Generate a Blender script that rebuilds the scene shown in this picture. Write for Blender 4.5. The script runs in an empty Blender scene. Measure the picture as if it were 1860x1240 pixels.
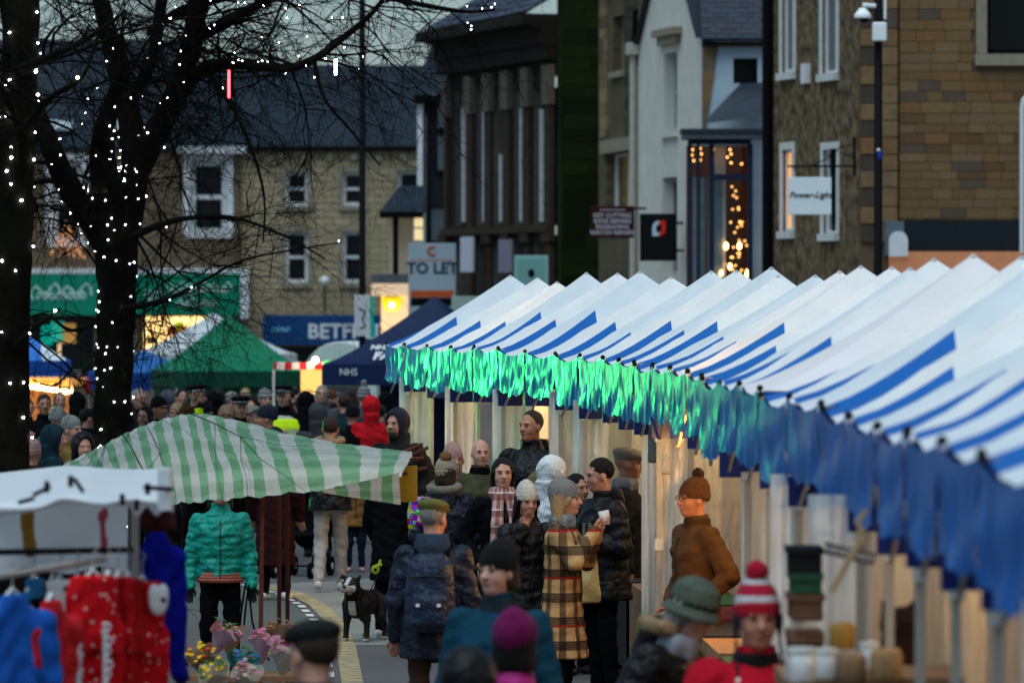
import bpy, bmesh, math, random
import numpy as np
from mathutils import Vector, Matrix
R = math.radians
random.seed(7); RNG = np.random.default_rng(7)
SC = bpy.context.scene
COL = SC.collection

# ------------------------------------------------------------------ camera, world, sun, exposure
F, HOR, CH = 10333.3, 537.0, 3.0          # focal length in photo pixels, horizon row, camera height
cd = bpy.data.cameras.new('camera'); cam = bpy.data.objects.new('camera', cd); COL.objects.link(cam)
cam.location = (0, 0, CH); cam.rotation_euler = (R(90) - math.atan((620 - HOR) / F), 0, 0)
cd.sensor_width = 36; cd.lens = 200; cd.clip_start = 0.5; cd.clip_end = 3000
cd.dof.use_dof = True; cd.dof.focus_distance = 46.5; cd.dof.aperture_fstop = 4.2; cd.dof.aperture_blades = 0
SC.camera = cam
SUN_EL, SUN_AZ = 68, 205
w = bpy.data.worlds.new('World'); SC.world = w; w.use_nodes = True
nt = w.node_tree; nt.nodes.clear()
sky = nt.nodes.new('ShaderNodeTexSky'); sky.sky_type = 'NISHITA'; sky.sun_disc = False
sky.sun_elevation = R(SUN_EL); sky.sun_rotation = R(SUN_AZ); sky.air_density = 1.0; sky.dust_density = 1.0; sky.ozone_density = 1.0
hs = nt.nodes.new('ShaderNodeHueSaturation'); hs.inputs['Saturation'].default_value = 0.8
tint = nt.nodes.new('ShaderNodeMix'); tint.data_type = 'RGBA'; tint.blend_type = 'MULTIPLY'; tint.inputs[0].default_value = 1
tint.inputs[7].default_value = (0.80, 0.98, 1.07, 1)
bg = nt.nodes.new('ShaderNodeBackground'); bg.inputs['Strength'].default_value = 0.05
ow = nt.nodes.new('ShaderNodeOutputWorld')
nt.links.new(sky.outputs[0], hs.inputs['Color']); nt.links.new(hs.outputs[0], tint.inputs[6])
nt.links.new(tint.outputs[2], bg.inputs['Color']); nt.links.new(bg.outputs[0], ow.inputs[0])
sd = bpy.data.lights.new('sun', 'SUN'); sd.energy = 1.5; sd.angle = R(65); sd.color = (0.80, 0.94, 1.0)
sun = bpy.data.objects.new('sun', sd); COL.objects.link(sun)
sun.rotation_euler = (R(90 - SUN_EL), 0, R(180 - SUN_AZ))
vs = SC.view_settings; vs.view_transform = 'Standard'; vs.look = 'None'; vs.exposure = 0.78; vs.gamma = 1; vs.use_curve_mapping = False

# ------------------------------------------------------------------ helpers
def plan(px, s): return Vector(((px - 930) / s, F / s))
def P(px, py, s): return Vector(((px - 930) / s, F / s, CH - (py - HOR) / s))

MATS = {}
def nd(t, typ, **kw):
    n = t.nodes.new(typ)
    for k, v in kw.items():
        if k in n.inputs: n.inputs[k].default_value = v
        else: setattr(n, k, v)
    return n
def mathn(t, op, a, b=None, c=None):
    n = t.nodes.new('ShaderNodeMath'); n.operation = op
    for i, v in enumerate((a, b, c)):
        if v is None: continue
        if isinstance(v, (int, float)): n.inputs[i].default_value = v
        else: t.links.new(v, n.inputs[i])
    return n.outputs[0]
def mixc(t, fac, a, b):
    n = t.nodes.new('ShaderNodeMix'); n.data_type = 'RGBA'
    if isinstance(fac, (int, float)): n.inputs[0].default_value = fac
    else: t.links.new(fac, n.inputs[0])
    for i, v in ((6, a), (7, b)):
        if isinstance(v, (tuple, list)): n.inputs[i].default_value = (*v[:3], 1)
        else: t.links.new(v, n.inputs[i])
    return n.outputs[2]
def mat(name, col, rough=.75, var=.25, vscale=6., bump=0., bscale=60., metal=0., coat=0., coatr=.15, emit=None, es=1., spec=.12,
        trans=0., stretch=None, alpha=1., sheen=0., colfn=None, sss=0., bump2=None, transl=0.):
    """Principled material: colour broken up by noise, noise bump; colfn(tree, coord) may return a colour socket"""
    if name in MATS: return MATS[name]
    m = bpy.data.materials.new(name); m.use_nodes = True; t = m.node_tree
    b = t.nodes['Principled BSDF']; b.inputs['Roughness'].default_value = rough; b.inputs['Metallic'].default_value = metal
    b.inputs['Specular IOR Level'].default_value = spec
    b.inputs['Coat Weight'].default_value = coat; b.inputs['Coat Roughness'].default_value = coatr
    b.inputs['Alpha'].default_value = alpha; b.inputs['Sheen Weight'].default_value = sheen
    b.inputs['Subsurface Weight'].default_value = sss; b.inputs['Subsurface Scale'].default_value = .02
    tc = t.nodes.new('ShaderNodeTexCoord'); co = tc.outputs['Object']
    if stretch:
        mp = t.nodes.new('ShaderNodeMapping'); mp.inputs['Scale'].default_value = stretch; t.links.new(co, mp.inputs[0]); co2 = mp.outputs[0]
    else: co2 = co
    base = colfn(t, co) if colfn else None
    if var > 0:
        n = nd(t, 'ShaderNodeTexNoise', Scale=vscale, Detail=5.); t.links.new(co2, n.inputs['Vector'])
        lo = mathn(t, 'MULTIPLY_ADD', n.outputs['Fac'], 2 * var, 1 - var)
        mm = t.nodes.new('ShaderNodeVectorMath'); mm.operation = 'SCALE'
        if base is None: mm.inputs[0].default_value = col[:3]
        else: t.links.new(base, mm.inputs[0])
        t.links.new(lo, mm.inputs['Scale']); t.links.new(mm.outputs[0], b.inputs['Base Color'])
    elif base is not None: t.links.new(base, b.inputs['Base Color'])
    else: b.inputs['Base Color'].default_value = (*col[:3], 1)
    if bump > 0:
        n = nd(t, 'ShaderNodeTexNoise', Scale=bscale, Detail=4.); t.links.new(co2, n.inputs['Vector'])
        bp = nd(t, 'ShaderNodeBump', Strength=bump, Distance=.02); t.links.new(n.outputs['Fac'], bp.inputs['Height'])
        t.links.new(bp.outputs[0], b.inputs['Normal'])
        if coat: t.links.new(bp.outputs[0], b.inputs['Coat Normal'])
        if bump2:
            n2 = nd(t, 'ShaderNodeTexNoise', Scale=bump2[0], Detail=2.); t.links.new(co2, n2.inputs['Vector'])
            bp2 = nd(t, 'ShaderNodeBump', Strength=bump2[1], Distance=.06); t.links.new(n2.outputs['Fac'], bp2.inputs['Height'])
            t.links.new(bp2.outputs[0], bp.inputs['Normal'])
    if emit:
        b.inputs['Emission Color'].default_value = (*emit[:3], 1); b.inputs['Emission Strength'].default_value = es
    if transl > 0:
        tl = t.nodes.new('ShaderNodeBsdfTranslucent'); mx = t.nodes.new('ShaderNodeMixShader'); mx.inputs[0].default_value = transl; om = t.nodes['Material Output']
        tl.inputs['Color'].default_value = (*col[:3], 1)
        if b.inputs['Base Color'].is_linked: t.links.new(b.inputs['Base Color'].links[0].from_socket, tl.inputs['Color'])
        t.links.new(b.outputs[0], mx.inputs[1]); t.links.new(tl.outputs[0], mx.inputs[2]); t.links.new(mx.outputs[0], om.inputs['Surface'])
    if trans > 0: b.inputs['Transmission Weight'].default_value = trans
    MATS[name] = m; return m

def tag(o, label=None, cat=None, group=None, kind=None):
    if label: o['label'] = label
    if cat: o['category'] = cat
    if group: o['group'] = group
    if kind: o['kind'] = kind
    return o
def empty(name, label, cat, loc=(0, 0, 0), rz=0, group=None, kind=None):
    o = bpy.data.objects.new(name, None); COL.objects.link(o); o.location = loc; o.rotation_euler = (0, 0, rz); o.empty_display_size = .1
    return tag(o, label, cat, group, kind)
def link(name, me, m=None, parent=None, loc=None, rot=None, scale=None, smooth=False):
    if smooth: me.polygons.foreach_set('use_smooth', [True] * len(me.polygons))
    if m is not None and not me.materials:
        for q in (m if isinstance(m, (list, tuple)) else [m]): me.materials.append(q)
    o = bpy.data.objects.new(name, me); COL.objects.link(o)
    if parent: o.parent = parent
    if loc is not None: o.location = loc
    if rot is not None: o.rotation_euler = rot
    if scale is not None: o.scale = scale
    return o
class MB:
    """collects simple shapes into one mesh"""
    def __init__(s): s.v = []; s.f = []; s.mi = []
    def add(s, vs, fs, mi=0):
        k = len(s.v); s.v += [tuple(v) for v in vs]; s.f += [tuple(i + k for i in f) for f in fs]; s.mi += [mi] * len(fs); return s
    def box(s, x0, x1, y0, y1, z0, z1, mi=0, M=None):
        vs = [Vector((x, y, z)) for x in (x0, x1) for y in (y0, y1) for z in (z0, z1)]
        if M: vs = [M @ v for v in vs]
        return s.add(vs, [(0, 1, 3, 2), (4, 6, 7, 5), (0, 4, 5, 1), (2, 3, 7, 6), (0, 2, 6, 4), (1, 5, 7, 3)], mi)
    def quad(s, a, b, c, d, mi=0): return s.add([a, b, c, d], [(0, 1, 2, 3)], mi)
    def tube(s, pts, rads, n=6, mi=0, cap=True):
        pts = [Vector(p) for p in pts]; k = len(s.v); up = Vector((.31, .17, .93))
        for i, p in enumerate(pts):
            d = (pts[min(i + 1, len(pts) - 1)] - pts[max(i - 1, 0)]).normalized()
            a = d.cross(up)
            if a.length < .05: a = d.cross(Vector((1, 0, 0)))
            a.normalize(); b = d.cross(a); r = rads[i] if isinstance(rads, (list, tuple)) else rads
            for j in range(n):
                t = 2 * math.pi * j / n; s.v.append(tuple(p + a * (r * math.cos(t)) + b * (r * math.sin(t))))
        for i in range(len(pts) - 1):
            for j in range(n):
                j2 = (j + 1) % n; s.f.append((k + i * n + j, k + i * n + j2, k + (i + 1) * n + j2, k + (i + 1) * n + j)); s.mi.append(mi)
        if cap and n > 3:
            s.f.append(tuple(k + j for j in range(n))[::-1]); s.f.append(tuple(k + (len(pts) - 1) * n + j for j in range(n))); s.mi += [mi, mi]
        return s
    def mesh(s, name='m'):
        me = bpy.data.meshes.new(name); me.from_pydata(s.v, [], s.f)
        if any(s.mi): me.polygons.foreach_set('material_index', s.mi)
        me.update(); return me
    def build(s, name, m, parent=None, smooth=False, fix=True, **kw):
        me = s.mesh(name)
        if fix:
            bm = bmesh.new(); bm.from_mesh(me); bmesh.ops.recalc_face_normals(bm, faces=bm.faces); bm.to_mesh(me); bm.free()
        o = link(name, me, m, parent, smooth=smooth, **kw); return o
def box(name, m, parent, x0, x1, y0, y1, z0, z1, bev=0.):
    if bev <= 0: return MB().box(x0, x1, y0, y1, z0, z1).build(name, m, parent)
    bm = bmesh.new(); me = MB().box(x0, x1, y0, y1, z0, z1).mesh(name); bm.from_mesh(me)
    bmesh.ops.recalc_face_normals(bm, faces=bm.faces)
    bmesh.ops.bevel(bm, geom=bm.edges[:], offset=bev, segments=1, affect='EDGES'); bm.to_mesh(me); bm.free()
    return link(name, me, m, parent)
_ico = {}
def ico(n=2):
    if n not in _ico:
        bm = bmesh.new(); bmesh.ops.create_icosphere(bm, subdivisions=n, radius=1); me = bpy.data.meshes.new('ball'); bm.to_mesh(me); bm.free()
        me.polygons.foreach_set('use_smooth', [True] * len(me.polygons)); _ico[n] = me
    return _ico[n]
_icom = {}
def ball(name, m, parent, loc, r, rot=None, n=2):
    k = (n, m.name)
    if k not in _icom:
        me = ico(n).copy(); me.materials.append(m); _icom[k] = me
    return link(name, _icom[k], None, parent, loc, rot, (r, r, r) if isinstance(r, (int, float)) else r)
def text(name, s, m, parent, loc, rot, size, align='CENTER', ext=.004, shear=0., off=0., sx=1.):
    c = bpy.data.curves.new('text', 'FONT'); c.body = s; c.size = size; c.align_x = align; c.align_y = 'CENTER'; c.extrude = ext; c.shear = shear; c.offset = off
    c.resolution_u = 2
    o = bpy.data.objects.new('tmp', c); COL.objects.link(o)
    dg = bpy.context.evaluated_depsgraph_get(); me = bpy.data.meshes.new_from_object(o.evaluated_get(dg)); bpy.data.objects.remove(o)
    me.materials.clear()
    return link(name, me, m, parent, loc, rot, (sx, 1, 1))
FRONT = (R(90), 0, 0)                      # text standing up in the local x-z plane, read from -y

# ------------------------------------------------------------------ signed distance modelling (surface nets)
class SDF:
    def __init__(s, voxel): s.h = voxel; s.ops = []
    def _add(s, fn, lo, hi, k, op): s.ops.append((fn, np.array(lo, float), np.array(hi, float), k, op)); return s
    def cap(s, a, ra, b, rb, k=.03, op='u', flat=None, quilt=None):
        a = np.array(a, float); b = np.array(b, float); rm = max(ra, rb); ab = b - a; L2 = max(ab @ ab, 1e-9); L = math.sqrt(L2)
        def fn(p):
            q = p - a
            t = np.clip((q @ ab) / L2, 0, 1)
            e = q - t[:, None] * ab
            r = ra + (rb - ra) * t
            if flat is not None: e = e * np.array(flat)
            d = np.sqrt((e * e).sum(1)) - r
            if quilt: d = d - quilt[1] * (np.abs(np.sin(np.pi * t * L / quilt[0])) - .6)
            return d
        m = rm + .02
        return s._add(fn, np.minimum(a, b) - m, np.maximum(a, b) + m, k, op)
    def ell(s, c, r, M=None, k=.03, op='u', rib=None, noise=None):
        c = np.array(c, float); r = np.array(r, float); A = None if M is None else np.array(M, float)
        def fn(p):
            q = p - c
            if A is not None: q = q @ A            # rows times rotation = inverse rotation
            k0 = np.sqrt(((q / r) ** 2).sum(1)) + 1e-9; k1 = np.sqrt(((q / r ** 2) ** 2).sum(1)) + 1e-9
            d = k0 * (k0 - 1) / k1
            if rib: d = d - rib[1] * np.cos(rib[0] * np.arctan2(q[:, 0], q[:, 1]))
            if noise: d = d - noise[1] * np.sin(q[:, 0] * noise[0]) * np.sin(q[:, 1] * noise[0] + 1) * np.sin(q[:, 2] * noise[0] + 2)
            return d
        m = max(r) + .03
        return s._add(fn, c - m, c + m, k, op)
    def loft(s, rows, a=(0, 0, 0), M=None, k=.03, op='u', quilt=None, fold=None, rib=None):
        """rows: (z, cx, cy, rx, ry) along local z; M rotates local into body space"""
        rows = np.array(sorted(rows), float); a = np.array(a, float); A = None if M is None else np.array(M, float)
        z = rows[:, 0]
        def fn(p):
            q = p - a
            if A is not None: q = q @ A
            zc = np.clip(q[:, 2], z[0], z[-1])
            cx, cy, rx, ry = (np.interp(zc, z, rows[:, i]) for i in (1, 2, 3, 4))
            dx = (q[:, 0] - cx); dy = (q[:, 1] - cy)
            k0 = np.sqrt((dx / rx) ** 2 + (dy / ry) ** 2) + 1e-9
            k1 = np.sqrt((dx / rx ** 2) ** 2 + (dy / ry ** 2) ** 2) + 1e-9
            d = k0 * (k0 - 1) / k1
            d = np.maximum(d, -np.minimum(rx, ry))
            if quilt: d = d - quilt[1] * (np.abs(np.sin(np.pi * q[:, 2] / quilt[0])) - .6)
            if fold:
                th = np.arctan2(dx, dy); wz = np.clip((z[0] + fold[2] - q[:, 2]) / fold[2], 0, 1)
                d = d - fold[1] * wz * np.sin(fold[0] * th)
            if rib: d = d - rib[1] * np.cos(rib[0] * np.arctan2(dx, dy))
            ez = q[:, 2] - zc
            return np.where(ez == 0, np.maximum(d, -1), np.sqrt(np.maximum(d, 0) ** 2 + ez ** 2) + np.minimum(d, 0) * 0)
        rm = max(rows[:, 3].max(), rows[:, 4].max()) + max(abs(rows[:, 1]).max(), abs(rows[:, 2]).max()) + .04
        cs = np.array([[x, y, zz] for x in (-rm, rm) for y in (-rm, rm) for zz in (z[0] - .03, z[-1] + .03)])
        if A is not None: cs = cs @ A.T
        return s._add(fn, (cs + a).min(0), (cs + a).max(0), k, op)
    def plane(s, pt, nrm):
        """cut away everything on the side the normal points to"""
        pt = np.array(pt, float); nrm = np.array(nrm, float); nrm = nrm / np.linalg.norm(nrm)
        return s._add(lambda p: -((p - pt) @ nrm), None or [-9] * 3, [9] * 3, .004, 's')
    def disp(s, fn): s.ops.append((fn, None, None, 0, 'd')); return s
    def mesh(s):
        h = s.h
        us = [o for o in s.ops if o[4] == 'u']
        lo = np.min([o[1] for o in us], 0) - 3 * h; hi = np.max([o[2] for o in us], 0) + 3 * h
        n = np.ceil((hi - lo) / h).astype(int) + 1
        fld = np.full(tuple(n), .5)
        ax = [lo[i] + h * np.arange(n[i]) for i in range(3)]
        for fn, l, u, k, op in s.ops:
            if op == 'd':
                idx = np.argwhere(np.abs(fld) < .04 + h)
                p = np.stack([ax[i][idx[:, i]] for i in range(3)], 1)
                fld[idx[:, 0], idx[:, 1], idx[:, 2]] += fn(p); continue
            i0 = np.clip(np.floor((l - k - h - lo) / h).astype(int), 0, n); i1 = np.clip(np.ceil((u + k + h - lo) / h).astype(int) + 1, 0, n)
            if (i1 <= i0).any(): continue
            g = np.meshgrid(*[ax[i][i0[i]:i1[i]] for i in range(3)], indexing='ij')
            d = fn(np.stack([q.ravel() for q in g], 1)).reshape(g[0].shape)
            sl = tuple(slice(i0[i], i1[i]) for i in range(3)); a = fld[sl]
            if op == 's':
                hh = np.clip(.5 - .5 * (a + d) / k, 0, 1); fld[sl] = a * (1 - hh) - d * hh + k * hh * (1 - hh)
            else:
                hh = np.clip(.5 + .5 * (a - d) / k, 0, 1); fld[sl] = a * (1 - hh) + d * hh - k * hh * (1 - hh)
        return surfnet(fld, lo, h)
def surfnet(f, lo, h):
    ins = f < 0
    c = ins[:-1, :-1, :-1].astype(np.int8)
    S = np.zeros(c.shape, np.int8)
    cor = [(i, j, k) for i in (0, 1) for j in (0, 1) for k in (0, 1)]
    n0, n1, n2 = f.shape
    for i, j, k in cor: S += ins[i:n0 - 1 + i, j:n1 - 1 + j, k:n2 - 1 + k]
    act = np.argwhere((S > 0) & (S < 8))
    if len(act) == 0: return np.zeros((0, 3)), np.zeros((0, 4), int)
    idm = np.full(c.shape, -1, np.int32); idm[tuple(act.T)] = np.arange(len(act))
    vals = {q: f[act[:, 0] + q[0], act[:, 1] + q[1], act[:, 2] + q[2]] for q in cor}
    acc = np.zeros((len(act), 3)); cnt = np.zeros(len(act))
    for a in cor:
        for d in range(3):
            if a[d]: continue
            b = list(a); b[d] = 1; b = tuple(b); va, vb = vals[a], vals[b]
            x = (va < 0) != (vb < 0); t = np.where(x, va / np.where(va == vb, 1, va - vb), 0)
            p = np.zeros((len(act), 3)) + np.array(a); p[:, d] += t
            acc += p * x[:, None]; cnt += x
    V = lo + (act + acc / cnt[:, None]) * h
    Fs = []
    for d in range(3):
        e1, e2 = [(1, 2), (2, 0), (0, 1)][d]
        sl0 = [slice(None)] * 3; sl1 = [slice(None)] * 3; sl0[d] = slice(0, -1); sl1[d] = slice(1, None)
        A, B = ins[tuple(sl0)], ins[tuple(sl1)]
        E = np.argwhere(A != B)
        ok = (E[:, e1] > 0) & (E[:, e2] > 0) & (E[:, e1] < f.shape[e1] - 1) & (E[:, e2] < f.shape[e2] - 1)
        E = E[ok]; fl = A[tuple(E.T)]
        o1 = np.zeros(3, int); o1[e1] = 1; o2 = np.zeros(3, int); o2[e2] = 1
        q = [idm[tuple((E - o).T)] for o in (o1 + o2, o2, np.zeros(3, int), o1)]
        q = np.stack(q, 1); q[~fl] = q[~fl][:, ::-1]; Fs.append(q)
    return V, np.concatenate(Fs)
def sdfmesh(name, parts):
    """parts: list of SDF objects joined into one mesh"""
    V, Q, o = [], [], 0
    for p in parts:
        v, q = p.mesh(); V.append(v); Q.append(q + o); o += len(v)
    V = np.concatenate(V); Q = np.concatenate(Q)
    me = bpy.data.meshes.new(name); me.vertices.add(len(V)); me.vertices.foreach_set('co', V.astype(np.float32).ravel())
    me.loops.add(Q.size); me.loops.foreach_set('vertex_index', Q.astype(np.int32).ravel())
    me.polygons.add(len(Q)); me.polygons.foreach_set('loop_start', np.arange(0, Q.size, 4, dtype=np.int32)); me.polygons.foreach_set('loop_total', np.full(len(Q), 4, np.int32))
    me.polygons.foreach_set('use_smooth', np.ones(len(Q), bool)); me.update(calc_edges=True); return me
def rot3(yaw=0, pitch=0, roll=0):
    """yaw about z (positive turns to the body's left), pitch about x (positive looks up), roll about y"""
    return np.array(Matrix.Rotation(R(yaw), 3, 'Z') @ Matrix.Rotation(R(pitch), 3, 'X') @ Matrix.Rotation(R(roll), 3, 'Y'))
# ------------------------------------------------------------------ people
def cloth(name, col, **kw):
    d = dict(rough=.9, var=.3, vscale=9, bump=.5, bscale=130, bump2=(9, .5), spec=.04); d.update(kw); return mat('cloth_' + name, col, **d)
def nylon(name, col, **kw):
    d = dict(rough=.5, var=.22, vscale=7, bump=.25, bscale=40, spec=.2, bump2=(11, .8)); d.update(kw); return mat('nylon_' + name, col, **d)
def knit(name, col, **kw):
    d = dict(rough=.95, var=.35, vscale=40, bump=.9, bscale=150, sheen=.04, spec=.08); d.update(kw); return mat('knit_' + name, col, **d)
def furm(name, col): return mat('fur_' + name, col, rough=.95, var=.6, vscale=45, bump=1., bscale=110, spec=.05, sheen=.05)
def hairm(name, col): return mat('hair_' + name, col, rough=.55, var=.5, vscale=30, bump=.8, bscale=60, stretch=(3, 3, .6), spec=.2)
def stripef(axis, period, duty, ca, cb, off=0.):
    def fn(t, co):
        sx = t.nodes.new('ShaderNodeSeparateXYZ'); t.links.new(co, sx.inputs[0])
        v = mathn(t, 'FRACT', mathn(t, 'ADD', mathn(t, 'DIVIDE', sx.outputs[axis], period), off + 100.))
        return mixc(t, mathn(t, 'LESS_THAN', v, duty), ca, cb)
    return fn
def plaidf(base, lines, ang=True):
    """lines: (axis 'h' or 'v', period, duty, offset, colour, opacity)"""
    def fn(t, co):
        sx = t.nodes.new('ShaderNodeSeparateXYZ'); t.links.new(co, sx.inputs[0])
        hz = sx.outputs[2]
        vx = mathn(t, 'MULTIPLY', mathn(t, 'ARCTAN2', sx.outputs[0], sx.outputs[1]), .2)
        c = base
        for a, per, duty, off, colr, op in lines:
            v = mathn(t, 'FRACT', mathn(t, 'ADD', mathn(t, 'DIVIDE', hz if a == 'h' else vx, per), off + 100.))
            c = mixc(t, mathn(t, 'MULTIPLY', mathn(t, 'LESS_THAN', v, duty), op), c, colr)
        return c
    return fn
SKIN = {}
def skin(kind=0):
    cols = [(.46, .23, .155), (.42, .19, .115), (.52, .28, .20), (.33, .15, .09)]
    return mat('skin_%d' % kind, cols[kind], rough=.5, var=.3, vscale=22, bump=.35, bscale=70, spec=.3, sss=.05)
EYE = mat('eye_dark', (.02, .016, .014), rough=.15, var=0, spec=.6)
LIP = mat('lip_red', (.36, .12, .10), rough=.5, var=.1)
DARKHAIR = hairm('dark', (.006, .0045, .004)); BROWNHAIR = hairm('brown', (.035, .020, .012)); GREYHAIR = hairm('grey', (.25, .23, .21)); FAIRHAIR = hairm('fair', (.38, .26, .13))
BLACK = cloth('black', (.0045, .0045, .0055)); JEANS = cloth('denim', (.010, .016, .035)); DKGREY = cloth('charcoal', (.014, .014, .017))
SHOE = mat('shoe_dark', (.02, .018, .017), rough=.5, var=.2); SHOEW = mat('shoe_white', (.62, .6, .58), rough=.6, var=.15)

ARM = {'down': ((.06, -.03, -.29), (.075, .05, -.54)), 'pocket': ((.12, -.09, -.26), (.03, .08, -.43)), 'hold': ((.08, -.02, -.27), (-.05, .2, -.22)),
       'chest': ((.10, .04, -.25), (-.11, .2, -.12)), 'mouth': ((.05, .14, -.22), (-.12, .26, .02)), 'face': ((.02, .12, -.24), (-.09, .17, .03)),
       'fwd': ((.06, .08, -.27), (.05, .24, -.42)), 'back': ((.07, -.12, -.26), (.06, -.11, -.50)), 'cross': ((.09, .03, -.26), (-.17, .17, -.20)),
       'behind': ((.12, -.08, -.25), (-.02, -.14, -.42))}
def person(label, px, top, s, yaw, coat, voxel=.014, head=None, lean=(0, 0), arms=('down', 'down'), legs='stand', hem=.72, girth=1., th=.028,
           trousers=None, shoes=None, hat=None, hair=None, hood=None, skinc=0, scarf=None, quilt=None, sleeve=None, h=None, groupn=None,
           pitch=0, roll=0, gloves=None, beard=None, skirt=None, face=True, wide=1., collar=None, z0=0., fingers=True, hairlen=0., fold=True, glasses=None, vest=None):
    """top: pixel row of the crown; height follows from the distance"""
    H = h or (CH - (top - HOR) / s - z0); k = H / 1.75; g = girth
    loc = plan(px, s); rz = R(yaw + 180)
    hy = (head - yaw) if head is not None else 0
    Mt = np.array(Matrix.Rotation(R(-lean[0]), 3, 'X') @ Matrix.Rotation(R(lean[1]), 3, 'Y'))
    pel = np.array((0, 0, .95 * k)); tp = lambda x, y, z: pel + Mt @ (np.array((x, y, z)) * k)
    Hm = rot3(hy, pitch, roll)
    neck = tp(0, -.015, .56); hc = tp(0, .025, .56) + Mt @ np.array((0, 0, .115)) * k
    hp = lambda x, y, z: hc + Hm @ (np.array((x, y, z)) * min(1.06, .35 + .65 * k))
    hs_ = min(1.06, .35 + .65 * k)
    # the root stands so that the head (not the feet) is over px when leaning
    root = None
    sh = {1: tp(.176 * (.6 + .4 * g), 0, .425), -1: tp(-.176 * (.6 + .4 * g), 0, .425)}
    el, wr = {}, {}
    for sd, a in ((1, arms[0]), (-1, arms[1])):
        e, w_ = ARM[a] if isinstance(a, str) else a
        el[sd] = sh[sd] + Mt @ (np.array((e[0] * sd, e[1], e[2])) * k); wr[sd] = sh[sd] + Mt @ (np.array((w_[0] * sd, w_[1], w_[2])) * k)
    if legs == 'stand': lg = {1: ((.10, .02, .5), (.11, -.03, .085)), -1: ((-.10, .02, .5), (-.11, -.03, .085))}
    elif legs == 'walk': lg = {1: ((.095, .13, .5), (.095, .17, .09)), -1: ((-.095, -.0, .49), (-.095, -.24, .12))}
    else: lg = {1: ((.13, .03, .5), (.17, -.02, .085)), -1: ((-.1, .02, .5), (-.10, -.03, .085))}
    hip = {1: np.array((.082, 0, .92)) * k, -1: np.array((-.082, 0, .92)) * k}
    kn = {q: np.array(lg[q][0]) * k for q in lg}; an = {q: np.array(lg[q][1]) * k for q in lg}
    # ---- body (skin): slim figure under the clothes, head with face, hands with fingers
    B = SDF(.03 if voxel > .01 else .022)
    B.loft([(-.1 * k, 0, 0, .12 * k, .09 * k), (.1 * k, 0, 0, .11 * k, .085 * k), (.36 * k, 0, 0, .13 * k, .09 * k), (.46 * k, 0, -.01, .10 * k, .07 * k)], pel, Mt, k=.04)
    B.cap(tp(0, -.02, .44), .06 * k, hp(0, -.02, -.07), .052 * k)
    for q in (1, -1):
        B.cap(sh[q], .045 * k, el[q], .035 * k).cap(el[q], .035 * k, wr[q], .026 * k)
        B.cap(hip[q], .07 * k, kn[q], .045 * k).cap(kn[q], .045 * k, an[q], .032 * k)
    hv = .0068 if voxel < .012 else (.0085 if voxel < .018 else .012)
    Hd = SDF(hv); E = lambda c, r, kk=.02, op='u': Hd.ell(hp(*c), np.array(r) * hs_, Hm, k=kk, op=op)
    Hd.cap(hp(0, -.02, -.05), .055 * hs_, tp(0, -.02, .48), .058 * k, k=.03)
    E((0, -.015, .035), (.076, .097, .09)); E((0, .022, -.02), (.064, .072, .092), .03); E((0, .05, -.088), (.036, .034, .026), .03)
    E((.034, .06, -.028), (.024, .022, .028), .02); E((-.034, .06, -.028), (.024, .022, .028), .02)
    E((0, .078, .03), (.05, .018, .012), .015)
    E((.031, .1, .010), (.017, .015, .010), .012, 's'); E((-.031, .1, .010), (.017, .015, .010), .012, 's')
    Hd.cap(hp(0, .088, .016), .009 * hs_, hp(0, .112, -.022), .0135 * hs_, k=.012)
    E((.012, .1, -.026), (.009, .01, .008), .008); E((-.012, .1, -.026), (.009, .01, .008), .008)
    E((0, .089, -.052), (.022, .012, .011), .008)
    E((.077, -.006, -.008), (.011, .022, .031), .01); E((-.077, -.006, -.008), (.011, .022, .031), .01)
    parts = [B, Hd]
    hand_parts = []
    for q in (1, -1):
        d = wr[q] - el[q]; d = d / np.linalg.norm(d); up = Mt @ np.array((0., 1., 0.3)); sdv = np.cross(d, up); sdv /= np.linalg.norm(sdv) + 1e-9; nv = np.cross(sdv, d)
        Hn = SDF(.0065 if voxel < .012 else .009)
        pm = wr[q] + d * .05 * k
        Hn.cap(wr[q] - d * .03 * k, .026 * k, wr[q] + d * .03 * k, .03 * k)
        Hn.cap(wr[q] + d * .03 * k - sdv * .016 * k, .021 * k, wr[q] + d * .08 * k - sdv * .018 * k, .017 * k, k=.015)
        Hn.cap(wr[q] + d * .03 * k + sdv * .016 * k, .021 * k, wr[q] + d * .08 * k + sdv * .018 * k, .017 * k, k=.015)
        for i, (o, ln) in enumerate(((-.030, .066), (-.011, .078), (.009, .074), (.028, .056))):
            b0 = wr[q] + d * .085 * k + sdv * o * k; b1 = b0 + (d * ln * .55 + nv * .012) * k; b2 = b1 + (d * ln * .42 + nv * .03) * k
            Hn.cap(b0, .0098 * k, b1, .009 * k, k=.006).cap(b1, .009 * k, b2, .0078 * k, k=.004)
        t0 = wr[q] + d * .025 * k - sdv * .028 * k; t1 = t0 + (d * .035 - sdv * .022 + nv * .012) * k; t2 = t1 + (d * .032 + nv * .012) * k
        Hn.cap(t0, .013 * k, t1, .011 * k, k=.008).cap(t1, .011 * k, t2, .009 * k, k=.005)
        hand_parts.append(Hn)
    if not gloves: parts += hand_parts
    root = link('person', sdfmesh('person', parts), skin(skinc), None, (loc.x, loc.y, z0), (0, 0, rz)); tag(root, label, 'person', groupn)
    if gloves: link('gloves', sdfmesh('gloves', hand_parts), gloves, root)
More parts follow.
